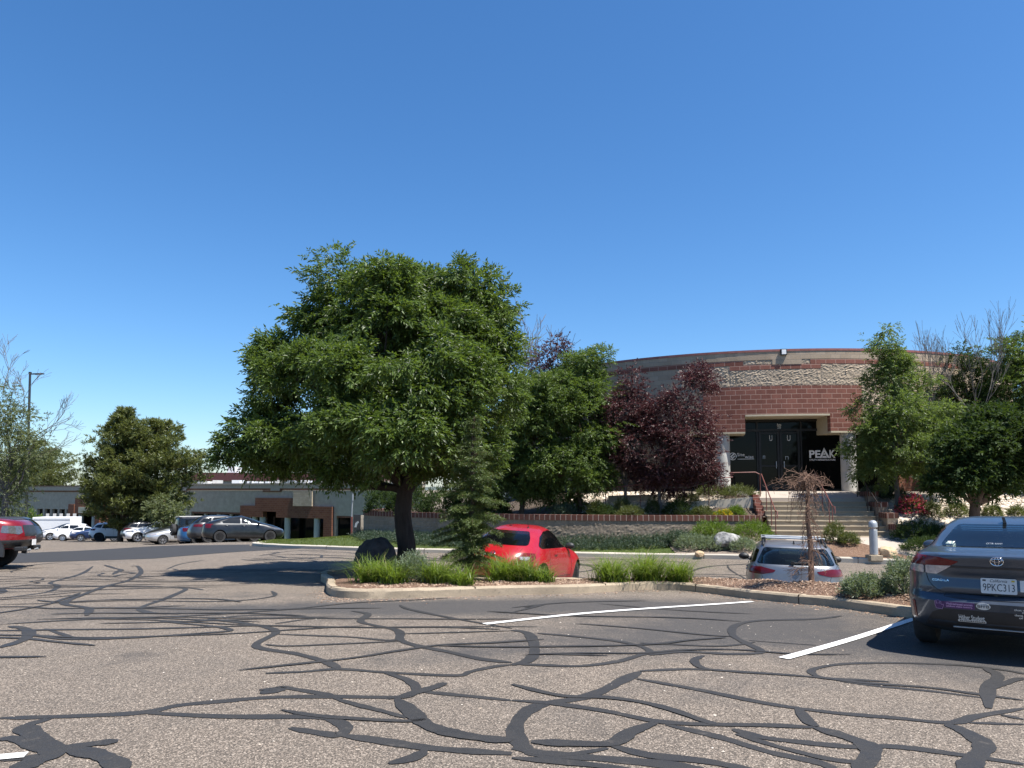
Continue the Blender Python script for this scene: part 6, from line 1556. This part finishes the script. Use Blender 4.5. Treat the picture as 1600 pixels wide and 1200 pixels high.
for k in range(14):                                        # print too fine to read
    conform(bv, 'B', [(.35 - k * .016, .390), (.35 - k * .016, .401 - .003 * (k % 3)), (.339 - k * .016, .401 - .002 * (k % 2)), (.339 - k * .016, .390)], M['black'], 'print', s4, .0048, .0008, .05)
text_on(bv, 'B', 'Höher Student', .245, .433, .225, .05, M['offwhite'], 'lettering', sed, .0045, .018)
for q, (tx, yy, ww) in enumerate((('that w', -.13, .10), ('yo', -.16, .035), ('data d', -.13, .10), ('of w', -.15, .07))): text_on(bv, 'B', tx, yy - .04, .545 - q * .026, ww, .02, M['offwhite'], 'lettering', sed, .0045, .02)
s5 = sticker(-.215, .765, .075, .11, M['offwhite']); 
s6 = conform(bv, 'B', [(.455, 1.135), (.53, 1.135), (.515, 1.16), (.44, 1.16)], M['white'], 'sticker', sed, .006, .001, .05)
text_on(bv, 'B', 'OTR NVC', .06, 1.145, .15, .018, M['grey_metal'], 'lettering', sed, .0065, .004)
mb = MB(); h = hitp(bv, 'T', -.72, 0, 0)[0]; mb.prism([h + Vector((-.10, -.022, -.01)), h + Vector((.09, -.006, -.012)), h + Vector((-.06, -.004, .062)), h + Vector((-.09, -.006, .06))], (0, .03, 0)); mb.build('antenna', M['black'], sed)
mb = MB(); mb.tube([hitp(bv, 'B', u, .305 + .02 * math.cos(u * 2), .004)[0] for u in np.linspace(-.42, .42, 20)], .007, 6); mb.build('trim_strip', M['grey_metal'], sed, 60)
B1 = R(37); rx_, ry_ = at(1562, 918, 7.45).x, 7.45
place_car(sed, rx_ + math.sin(B1) * 2.25, ry_ + math.cos(B1) * 2.25, B1)

# ---- silver wagon
silver = paint('paint_silver', (.225, .233, .245), .8, .36)
WAG = dict(r=.316, axles=(-1.35, 1.28), flare=.02, crease=[(.93, .05, .010)], zc=1.05, n_hi=6,
  prof=[(.22, -2.0, 2.08, .79), (.30, -2.16, 2.2, .85), (.42, -2.25, 2.26, .885), (.55, -2.28, 2.28, .90), (.64, -2.265, 2.24, .898), (.72, -2.215, 2.1, .892), (.84, -2.19, 1.75, .88), (.95, -2.175, 1.42, .86), (1.05, -2.15, 1.12, .82), (1.12, -2.10, .98, .79), (1.20, -2.03, .82, .765), (1.30, -1.93, .60, .725), (1.38, -1.83, .38, .68), (1.425, -1.76, .22, .62), (1.445, -1.62, .10, .54), (1.46, -1.35, -.06, .40), (1.466, -1.1, -.2, .28)],
  side=[[(.74, 1.05), (.33, 1.31), (-.22, 1.36), (-.22, 1.02)], [(-.30, 1.02), (-.30, 1.36), (-1.0, 1.355), (-1.10, 1.03)], [(-1.18, 1.03), (-1.10, 1.355), (-1.66, 1.33), (-1.80, 1.10)]],
  rearw=[(-.70, 1.09), (-.56, 1.385), (.56, 1.385), (.70, 1.09)], wind=[(-.64, 1.1), (-.5, 1.39), (.5, 1.39), (.64, 1.1)], mirror=(.66, 1.0), mirmat='black', handles=[(-.1, .88), (-1.0, .9)],
  seats=[(.15, (-.36, .36), .6), (-.85, (-.36, .36), .55)], dash=.8, shelf=(-1.95, -1.2, .98),
  patch=[('tail_light', 'B', [(.36, .985), (.62, 1.035), (.80, 1.02), (.845, .90), (.60, .895), (.40, .94)], 'dark_lens'), ('tail_light', 'B', [(-.36, .985), (-.40, .94), (-.60, .895), (-.845, .90), (-.80, 1.02), (-.62, 1.035)], 'dark_lens'), ('bumper_insert', 'B', [(-.78, .28), (-.7, .42), (.7, .42), (.78, .28)], 'black_trim'),
   ('head_light', 'F', [(.4, .68), (.84, .78), (.85, .68), (.45, .62)], 'clear_lens'), ('head_light', 'F', [(-.4, .68), (-.45, .62), (-.85, .68), (-.84, .78)], 'clear_lens'), ('grille', 'F', [(-.38, .69), (-.38, .63), (.38, .63), (.38, .69)], 'black_trim')],
  seams=[('seam', 'B', [(.74, 1.08), (.64, .96), (.60, .85), (.56, .72), (.48, .665), (0, .655), (-.48, .665), (-.56, .72), (-.60, .85), (-.64, .96), (-.74, 1.08)]), ('seam', 'L', [(-.26, 1.02), (-.27, .7), (-.27, .35)]), ('seam', 'R', [(-.26, 1.02), (-.27, .7), (-.27, .35)]), ('seam', 'L', [(.9, 1.0), (.98, .75), (.92, .35)]), ('seam', 'R', [(.9, 1.0), (.98, .75), (.92, .35)]), ('seam', 'R', [(-1.14, 1.02), (-1.1, .8), (-.98, .62)]), ('seam', 'L', [(-1.14, 1.02), (-1.1, .8), (-.98, .62)])])
wag, bv = car('station_wagon', 'silver station wagon with roof crossbars parked behind the island', WAG, silver, True, M['car_glass'], K=60, N=150)
e2 = ring_on(bv, wag, (0, .945), .055, .055, .006, 'emblem', M['chrome'])
ring_on(bv, e2, (0, .945), .046, .046, .003, 'emblem_ring', M['dark_metal'])
mb = MB()
for pts in ([(.032, .978), (.018, .952), (0, .972), (-.018, .952), (-.032, .978)], [(.042, .962), (.020, .908), (0, .945), (-.020, .908), (-.042, .962)]): mb.tube([hitp(bv, 'B', u, v, .009)[0] for u, v in pts], .005, 5)
mb.build('emblem_letters', M['chrome'], e2)
text_on(bv, 'B', 'GOLF', .50, .79, .10, .022, M['chrome'], 'lettering', wag, .005, .01)
for s in (-1, 1):
    mb = MB(); pts = [hitp(bv, 'T', x, s * .57, 0)[0] + Vector((0, 0, h)) for x, h in ((-1.62, .0), (-1.5, .045), (-.6, .055), (.05, .045), (.2, .0))]; mb.tube(catmull(pts, 5), .018, 8); mb.build('roof_rail', M['black'], wag, 50)
for x in (-1.0, -.15):
    mb = MB(); h = hitp(bv, 'T', x, .0, 0)[0].z; mb.tube([(x, -.60, h + .075), (x, .60, h + .075)], [.022, .022], 8); mb.build('crossbar', M['grey_metal'], wag, 50)
    for s in (-1, 1):
        mb = MB(); mb.box((x, s * .55, h + .04), (.12, .07, .10), 0, 0, .015); mb.build('bar_foot', M['black'], wag)
mb = MB(); h = hitp(bv, 'T', -1.45, 0, 0)[0]; mb.prism([h + Vector((-.06, -.015, -.008)), h + Vector((.06, -.004, -.01)), h + Vector((-.05, -.004, .06))], (0, .022, 0)); mb.build('antenna', M['black'], wag)
mb = MB(); a = hitp(bv, 'B', .06, 1.115, .02)[0]; b = hitp(bv, 'B', -.34, 1.13, .022)[0]; mb.tube([a, b], .011, 6); mb.box(a + Vector((-.01, 0, 0)), (.05, .06, .05)); mb.build('wiper', M['black'], wag)
B2 = R(18); q = at(1243, 894, 13.9); place_car(wag, q.x + math.sin(B2) * 2.2, q.y + math.cos(B2) * 2.2, B2)

# ---- red coupe
red = paint('paint_red', (.30, .004, .010), .05, .25)
def bug_rear(x, y, z): return x
BUG = dict(r=.335, axles=(-1.27, 1.27), flare=.075, arch=1.10, crease=[], zc=1.0, n_lo=5, n_hi=3.4,
  prof=[(.22, -1.88, 1.88, .76), (.30, -2.02, 2.02, .80), (.42, -2.10, 2.10, .825), (.55, -2.135, 2.13, .835), (.68, -2.12, 2.06, .835), (.80, -2.06, 1.90, .825), (.90, -1.97, 1.62, .81), (.97, -1.88, 1.30, .79), (1.02, -1.81, 1.06, .765), (1.10, -1.67, .88, .735), (1.20, -1.47, .70, .69), (1.29, -1.24, .51, .635), (1.36, -1.03, .34, .575), (1.42, -.80, .18, .49), (1.455, -.60, .06, .40), (1.478, -.42, -.05, .29), (1.486, -.3, -.13, .2)],
  side=[[(.80, 1.0), (.55, 1.20), (.25, 1.33), (-.20, 1.385), (-.6, 1.35), (-.95, 1.235), (-1.2, 1.04), (-1.1, .99)]], rearw=[(-.60, 1.05), (-.55, 1.2), (-.42, 1.345), (.42, 1.345), (.55, 1.2), (.60, 1.05)], wind=[(-.64, 1.06), (-.46, 1.37), (.46, 1.37), (.64, 1.06)],
  mirror=(.70, 1.0), mirmat='black', handles=[(-.28, .86)], seats=[(.1, (-.36, .36), .62), (-.75, (-.32, .32), .50)], dash=.78, shelf=(-1.65, -.95, .96),
  patch=[('tail_light', 'B', [(.50, .86), (.60, .91), (.76, .90), (.80, .80), (.72, .70), (.56, .72)], 'red_lens'), ('tail_light', 'B', [(-.50, .86), (-.56, .72), (-.72, .70), (-.80, .80), (-.76, .90), (-.60, .91)], 'red_lens'), ('lamp_lens', 'B', [(.56, .83), (.72, .83), (.70, .755), (.58, .765)], 'clear_lens'), ('lamp_lens', 'B', [(-.56, .83), (-.58, .765), (-.70, .755), (-.72, .83)], 'clear_lens'), ('bumper_insert', 'B', [(-.6, .26), (-.55, .4), (.55, .4), (.6, .26)], 'black_trim'),
   ('head_light', 'F', [(.5, .82), (.7, .86), (.8, .78), (.74, .66), (.56, .66), (.48, .74)], 'clear_lens'), ('head_light', 'F', [(-.5, .82), (-.48, .74), (-.56, .66), (-.74, .66), (-.8, .78), (-.7, .86)], 'clear_lens')],
  seams=[('seam', 'R', [(-.66, .97), (-.70, .7), (-.62, .36)]), ('seam', 'L', [(-.66, .97), (-.70, .7), (-.62, .36)]), ('seam', 'R', [(.78, .97), (.80, .7), (.76, .36)]), ('seam', 'L', [(.78, .97), (.80, .7), (.76, .36)]), ('seam', 'R', [(-.62, .36), (.76, .36)]), ('seam', 'B', [(.55, 1.0), (.46, .75), (.3, .64), (-.3, .64), (-.46, .75), (-.55, 1.0)])])
bug, bv = car('coupe', 'bright red rounded coupe parked behind the spruce', BUG, red, True, M['car_glass'], K=60, N=150, spokes=10)
e3 = ring_on(bv, bug, (0, .86), .055, .055, .006, 'emblem', M['chrome']); mb = MB()
for pts in ([(.032, .893), (.018, .867), (0, .887), (-.018, .867), (-.032, .893)], [(.042, .877), (.020, .823), (0, .86), (-.020, .823), (-.042, .877)]): mb.tube([hitp(bv, 'B', u, v, .009)[0] for u, v in pts], .005, 5)
mb.build('emblem_letters', M['chrome'], e3)
text_on(bv, 'B', 'psw', .26, 1.085, .15, .05, M['white'], 'sticker', bug, .008, .03)
mb = MB(); h = hitp(bv, 'T', -.78, -.30, 0)[0]; mb.tube([h, h + Vector((-.05, 0, .16))], [.008, .005], 6); mb.lathe([(.03, -.01), (.02, .02), (.005, .025)], 'Z', h, 12); mb.build('antenna', M['black'], bug)
mb = MB(); h = hitp(bv, 'T', -.62, .18, 0)[0]; mb.box(h, (.10, .06, .03), 0, 0, .008); mb.build('sensor', M['black'], bug)
B3 = R(22); place_car(bug, -.49 + math.sin(B3) * 2.1, 15.5 + math.cos(B3) * 2.1, B3)

# ---- generic shapes for the far rows
HATCH = dict(r=.32, axles=(-1.35, 1.35), flare=.02, zc=1.05, prof=[(.2, -2.0, 2.08, .78), (.32, -2.18, 2.2, .86), (.5, -2.23, 2.24, .875), (.65, -2.22, 2.2, .875), (.8, -2.2, 1.95, .865), (.95, -2.17, 1.55, .84), (1.04, -2.12, 1.2, .80), (1.1, -2.02, 1.0, .77), (1.2, -1.75, .72, .72), (1.32, -1.28, .38, .65), (1.42, -.8, .08, .55), (1.47, -.42, -.08, .42), (1.49, -.2, -.15, .3)],
  side=[[(.86, 1.06), (.34, 1.31), (-.2, 1.37), (-.2, 1.05)], [(-.28, 1.04), (-.28, 1.39), (-.8, 1.33), (-1.25, 1.16), (-1.2, 1.06)], [(-1.34, 1.09), (-1.34, 1.14), (-1.62, 1.13)]], rearw=[(-.62, 1.1), (-.5, 1.36), (.5, 1.36), (.62, 1.1)], wind=[(-.64, 1.1), (-.5, 1.4), (.5, 1.4), (.64, 1.1)], mirror=(.72, 1.02), handles=[(-.1, .9), (-1.0, .92)],
  patch=[('tail_light', 'B', [(.45, 1.05), (.78, 1.02), (.8, .8), (.62, .8)], 'dark_lens'), ('tail_light', 'B', [(-.45, 1.05), (-.62, .8), (-.8, .8), (-.78, 1.02)], 'dark_lens'), ('head_light', 'F', [(.45, .7), (.84, .84), (.86, .7), (.5, .62)], 'head_lens'), ('head_light', 'F', [(-.45, .7), (-.5, .62), (-.86, .7), (-.84, .84)], 'head_lens'), ('grille', 'F', [(-.5, .36), (-.45, .52), (.45, .52), (.5, .36)], 'black_trim')], seams=[('seam', 'R', [(-.24, 1.02), (-.24, .4)]), ('seam', 'L', [(-.24, 1.02), (-.24, .4)])])
SUV = dict(r=.37, axles=(-1.36, 1.36), flare=.035, arch=1.15, zc=1.15, n_hi=6, prof=[(.28, -2.05, 2.1, .8), (.4, -2.22, 2.25, .88), (.6, -2.29, 2.3, .91), (.8, -2.27, 2.26, .915), (.95, -2.22, 2.1, .905), (1.05, -2.18, 1.7, .885), (1.13, -2.14, 1.2, .85), (1.2, -2.1, .98, .82), (1.3, -2.02, .76, .79), (1.42, -1.88, .48, .745), (1.54, -1.72, .2, .69), (1.61, -1.6, .0, .62), (1.65, -1.4, -.15, .5), (1.67, -1.15, -.3, .36)],
  side=[[(.84, 1.18), (.38, 1.44), (-.2, 1.51), (-.2, 1.17)], [(-.28, 1.15), (-.28, 1.53), (-1.05, 1.51), (-1.2, 1.16)], [(-1.28, 1.17), (-1.15, 1.5), (-1.6, 1.44), (-1.8, 1.24)]], rearw=[(-.68, 1.2), (-.56, 1.54), (.56, 1.54), (.68, 1.2)], wind=[(-.68, 1.22), (-.54, 1.56), (.54, 1.56), (.68, 1.22)], mirror=(.75, 1.15), handles=[(-.1, 1.0), (-1.0, 1.02)],
  patch=[('tail_light', 'B', [(.5, 1.1), (.84, 1.12), (.87, .95), (.55, .98)], 'dark_lens'), ('tail_light', 'B', [(-.5, 1.1), (-.55, .98), (-.87, .95), (-.84, 1.12)], 'dark_lens'), ('head_light', 'F', [(.5, .86), (.86, .94), (.88, .82), (.55, .78)], 'head_lens'), ('head_light', 'F', [(-.5, .86), (-.55, .78), (-.88, .82), (-.86, .94)], 'head_lens'), ('grille', 'F', [(-.6, .45), (-.5, .7), (.5, .7), (.6, .45)], 'black_trim'), ('bumper_insert', 'B', [(-.8, .35), (-.75, .6), (.75, .6), (.8, .35)], 'black_trim'),
   ('cladding', 'R', [(-.9, .32), (-.9, .46), (.9, .46), (.9, .32)], 'black_trim'), ('cladding', 'L', [(-.9, .32), (-.9, .46), (.9, .46), (.9, .32)], 'black_trim')], seams=[('seam', 'R', [(-.24, 1.12), (-.24, .5)]), ('seam', 'L', [(-.24, 1.12), (-.24, .5)])])
JEEP = dict(r=.41, axles=(-1.4, 1.4), flare=.06, arch=1.15, zc=1.25, n_lo=12, n_hi=14, prof=[(.45, -2.1, 2.1, .76), (.55, -2.14, 2.18, .80), (.8, -2.15, 2.2, .82), (1.05, -2.15, 2.18, .82), (1.17, -2.15, 2.1, .81), (1.22, -2.14, 1.1, .79), (1.27, -2.14, .85, .77), (1.45, -2.12, .68, .755), (1.65, -2.1, .52, .74), (1.78, -2.07, .4, .72), (1.83, -2.0, .3, .68), (1.85, -1.9, .2, .6)],
  side=[[(.72, 1.28), (.5, 1.7), (-.1, 1.72), (-.1, 1.28)], [(-.2, 1.28), (-.2, 1.72), (-.95, 1.72), (-.95, 1.28)], [(-1.08, 1.28), (-1.08, 1.72), (-1.95, 1.72), (-2.0, 1.28)]], rearw=[(-.6, 1.3), (-.58, 1.7), (.58, 1.7), (.6, 1.3)], wind=[(-.66, 1.3), (-.6, 1.72), (.6, 1.72), (.66, 1.3)], mirror=(.7, 1.25), handles=[(-.0, 1.1)],
  patch=[('tail_light', 'B', [(.66, 1.1), (.78, 1.1), (.78, .88), (.66, .88)], 'dark_lens'), ('tail_light', 'B', [(-.66, 1.1), (-.66, .88), (-.78, .88), (-.78, 1.1)], 'dark_lens'), ('head_light', 'F', [(.5, 1.05), (.7, 1.05), (.7, .88), (.5, .88)], 'head_lens'), ('head_light', 'F', [(-.5, 1.05), (-.5, .88), (-.7, .88), (-.7, 1.05)], 'head_lens')], seams=[])
TRK = dict(r=.44, axles=(-1.85, 1.85), flare=.075, arch=1.2, zc=1.45, n_lo=9, n_hi=9, tw=.32, track=.86, prof=[(.55, -2.85, 2.62, .84), (.65, -2.92, 2.80, .93), (.78, -2.95, 2.88, .965), (.95, -2.95, 2.88, .97), (1.05, -2.95, 2.84, .97), (1.22, -2.95, 2.78, .965), (1.32, -2.94, 2.66, .95), (1.38, -2.0, 2.3, .92), (1.42, -1.1, 1.5, .88), (1.46, -.95, 1.25, .85), (1.6, -.9, .95, .80), (1.78, -.8, .6, .74), (1.9, -.68, .38, .68), (1.96, -.5, .2, .55), (1.98, -.3, .0, .4)],
  side=[[(.92, 1.48), (.52, 1.80), (.2, 1.84), (.2, 1.46)], [(.1, 1.46), (.1, 1.84), (-.5, 1.82), (-.65, 1.46)]], rearw=[(-.6, 1.5), (-.55, 1.8), (.55, 1.8), (.6, 1.5)], wind=[(-.74, 1.48), (-.6, 1.86), (.6, 1.86), (.74, 1.48)], mirror=(.95, 1.42), handles=[(.2, 1.2)],
  patch=[('head_light', 'F', [(.56, 1.17), (.88, 1.19), (.93, 1.0), (.70, .95), (.58, 1.0)], 'head_lens'), ('head_light', 'F', [(-.56, 1.17), (-.58, 1.0), (-.70, .95), (-.93, 1.0), (-.88, 1.19)], 'head_lens'), ('grille', 'F', [(-.50, 1.20), (-.53, .90), (.53, .90), (.50, 1.20)], 'black_trim'), ('bumper', 'F', [(-.95, .80), (-.90, .60), (-.5, .57), (.5, .57), (.90, .60), (.95, .80)], 'dark_metal'),
   ('hood_panel', 'T', [(2.55, .48), (2.55, -.48), (1.6, -.42), (1.6, .42)], 'black_trim')], seams=[])
def far_car(name, label, S, pm, px, py, Y, bearing, dx=0, **k):
    root, bvh = car(name, label, S, pm, K=30, N=72, **k); x = (px - 800) / FPX * Y; place_car(root, x, Y, bearing); return root, bvh
G1 = 'cars parked in the row before the far building'
charcoal = paint('paint_charcoal', (.014, .016, .019), .5, .3); white = paint('paint_white', (.74, .74, .73), 0., .3); far_silver = paint('paint_light_silver', (.55, .56, .57), .6, .3); navy = paint('paint_navy', (.012, .03, .09), .4, .3); cyan = paint('paint_bright_blue', (.02, .10, .24), .4, .3); dgrey = paint('paint_dark_grey', (.05, .052, .056), .5, .3); blk = paint('paint_black', (.012, .012, .014), .3, .3); maroon = paint('paint_maroon', (.20, .006, .012), .35, .25)
H = R(52)
far_car('hatchback', 'charcoal hatchback, nearest car of the far row, nose to the lawn', HATCH, charcoal, 383, 846, 42.6, R(62), rim=M['alloy_dark'], spokes=7, group=G1)
far_car('crossover', 'dark grey crossover parked behind the charcoal hatchback', SUV, dgrey, 359, 846, 45.5, H, group=G1, spokes=7)
far_car('hatchback', 'bright blue hatchback between the dark grey crossover and the black offroader', HATCH, cyan, 340, 846, 47.6, H, group=G1)
jr, jb = far_car('offroader', 'boxy black offroader with a spare wheel on its back door', JEEP, blk, 330, 846, 50.5, H, group=G1)
w_ = wheel(jr, -2.3, .05, .39, .24, M['alloy_dark'], 5, 'spare_wheel'); w_.location = (-2.27, 0, 1.02); w_.rotation_euler = (0, 0, R(90))
mb = MB(); mb.box((-.9, 0, 1.865), (2.3, 1.2, .05), 0, 0, .015); mb.build('roof_sun_glare', M['offwhite'], jr)  # off-white slab laid on the black roof in place of its sun reflection
far_car('sedan', 'silver sedan facing the lane, left of the black offroader', dict(SED, rear=lambda x, y, z: x), far_silver, 287, 847, 53, R(232), group=G1, spokes=7)
far_car('hatchback', 'dark hatchback nose between the silver sedan and the white crossover', HATCH, blk, 278, 847, 56.5, R(232), group=G1)
far_car('crossover', 'white crossover with black grille facing the lane', SUV, white, 246, 847, 59, R(234), group=G1)
far_car('crossover', 'dark crossover seen past the nose of the white crossover', SUV, dgrey, 240, 847, 62, R(54), group=G1)
far_car('crossover', 'white crossover showing its side, black tail and dark wheels', SUV, white, 189, 846, 66, R(70), group=G1, rim=M['alloy_dark'])
far_car('sedan', 'navy blue sedan left of the white crossover with dark wheels', dict(SED, rear=lambda x, y, z: x), navy, 158, 845, 69, R(240), group=G1)
far_car('hatchback', 'white hatchback half hidden behind the navy blue sedan', HATCH, white, 159, 845, 72, R(238), group=G1)
far_car('sedan', 'white sedan left of the navy blue sedan', dict(SED, rear=lambda x, y, z: x), white, 131, 845, 73, R(248), group=G1, spokes=7)
far_car('crossover', 'white crossover second from the dark vehicles at far left', SUV, white, 110, 845, 76.5, R(246), group=G1)
far_car('crossover', 'dark grey crossover at the left end of the far row', SUV, dgrey, 105, 845, 78, R(236), group=G1)
vr = empty('box_trailer', (0, 0, 0), 0, 'long low white box trailer behind the row of white cars', 'trailer'); Y_ = 82; q = Vector((fX(94, Y_), Y_, gz(fX(94, Y_), Y_)))
mb = MB(); mb.box((0, 0, 1.45), (4.2, 2.1, 1.7), 0, 0, .05); mb.build('box', M['white'], vr); mb = MB(); mb.box((0, -1.06, 2.05), (4.1, .03, .06)); mb.build('trim_strip', M['grey_metal'], vr)
for s in (-1, 1): wheel(vr, 0.3, s * .9, .33, .2, M['alloy'])
vr.location = q
far_car('van', 'white van roof showing beyond the dark grey crossover at far left', dict(SUV), white, 97, 845, 84, R(250), cat='van', group=None)
# vehicles at the left edge
tr_, tb = car('pickup_truck', 'deep red pickup truck with black hood panel, nose entering at the left edge', TRK, maroon, K=50, N=130, rim=M['alloy_dark'])
for s in (-1, 1):
    a = 'L' if s > 0 else 'R'
    for x in (-1.85, 1.85):
        mb = MB(); n = 22; O = []; 
        for i in range(n + 1):
            t = R(-8) + (math.pi + R(16)) * i / n; ro, ri = .44 * 1.46, .44 * 1.19
            O.append((Vector((x + ro * math.cos(t), 0, .45 + ro * math.sin(t))), Vector((x + ri * math.cos(t), 0, .45 + ri * math.sin(t)))))
        for (p, q_), (p2, q2) in zip(O, O[1:]):
            yy = s * 1.02; mb.prism([Vector((v.x, yy, v.z)) for v in (p, p2, q2, q_)], (0, -s * .10, 0))
        bmesh.ops.remove_doubles(mb.bm, verts=mb.bm.verts, dist=1e-4); mb.build('fender_flare', M['dark_metal'], tr_, 40)
for s in (-1, 1):
    mb = MB(); mb.box((2.78, s * .62, .56), (.22, .4, .12), 0, 0, .03); mb.build('fog_light', M['black'], tr_); mb = MB(); mb.tube([(2.86, s * .35, .50), (2.94, s * .35, .53)], .03, 8); mb.build('tow_hook', M['grey_metal'], tr_)
mb = MB(); mb.box((2.92, 0, .72), (.02, .31, .155)); mb.build('license_plate', M['white'], tr_)
BT = R(72); place_car(tr_, -13.55 - math.sin(BT) * 2.85, 20.9 - math.cos(BT) * 2.85, BT)
far_car('sedan', 'black sedan parked just beyond the red pickup truck', dict(SED, rear=lambda x, y, z: x), blk, -30, 850, 42, R(255), cat='car')
far_car('crossover', 'dark grey crossover with a red tail light showing past the red pickup truck', SUV, dgrey, -10, 850, 37.5, R(256), cat='car')
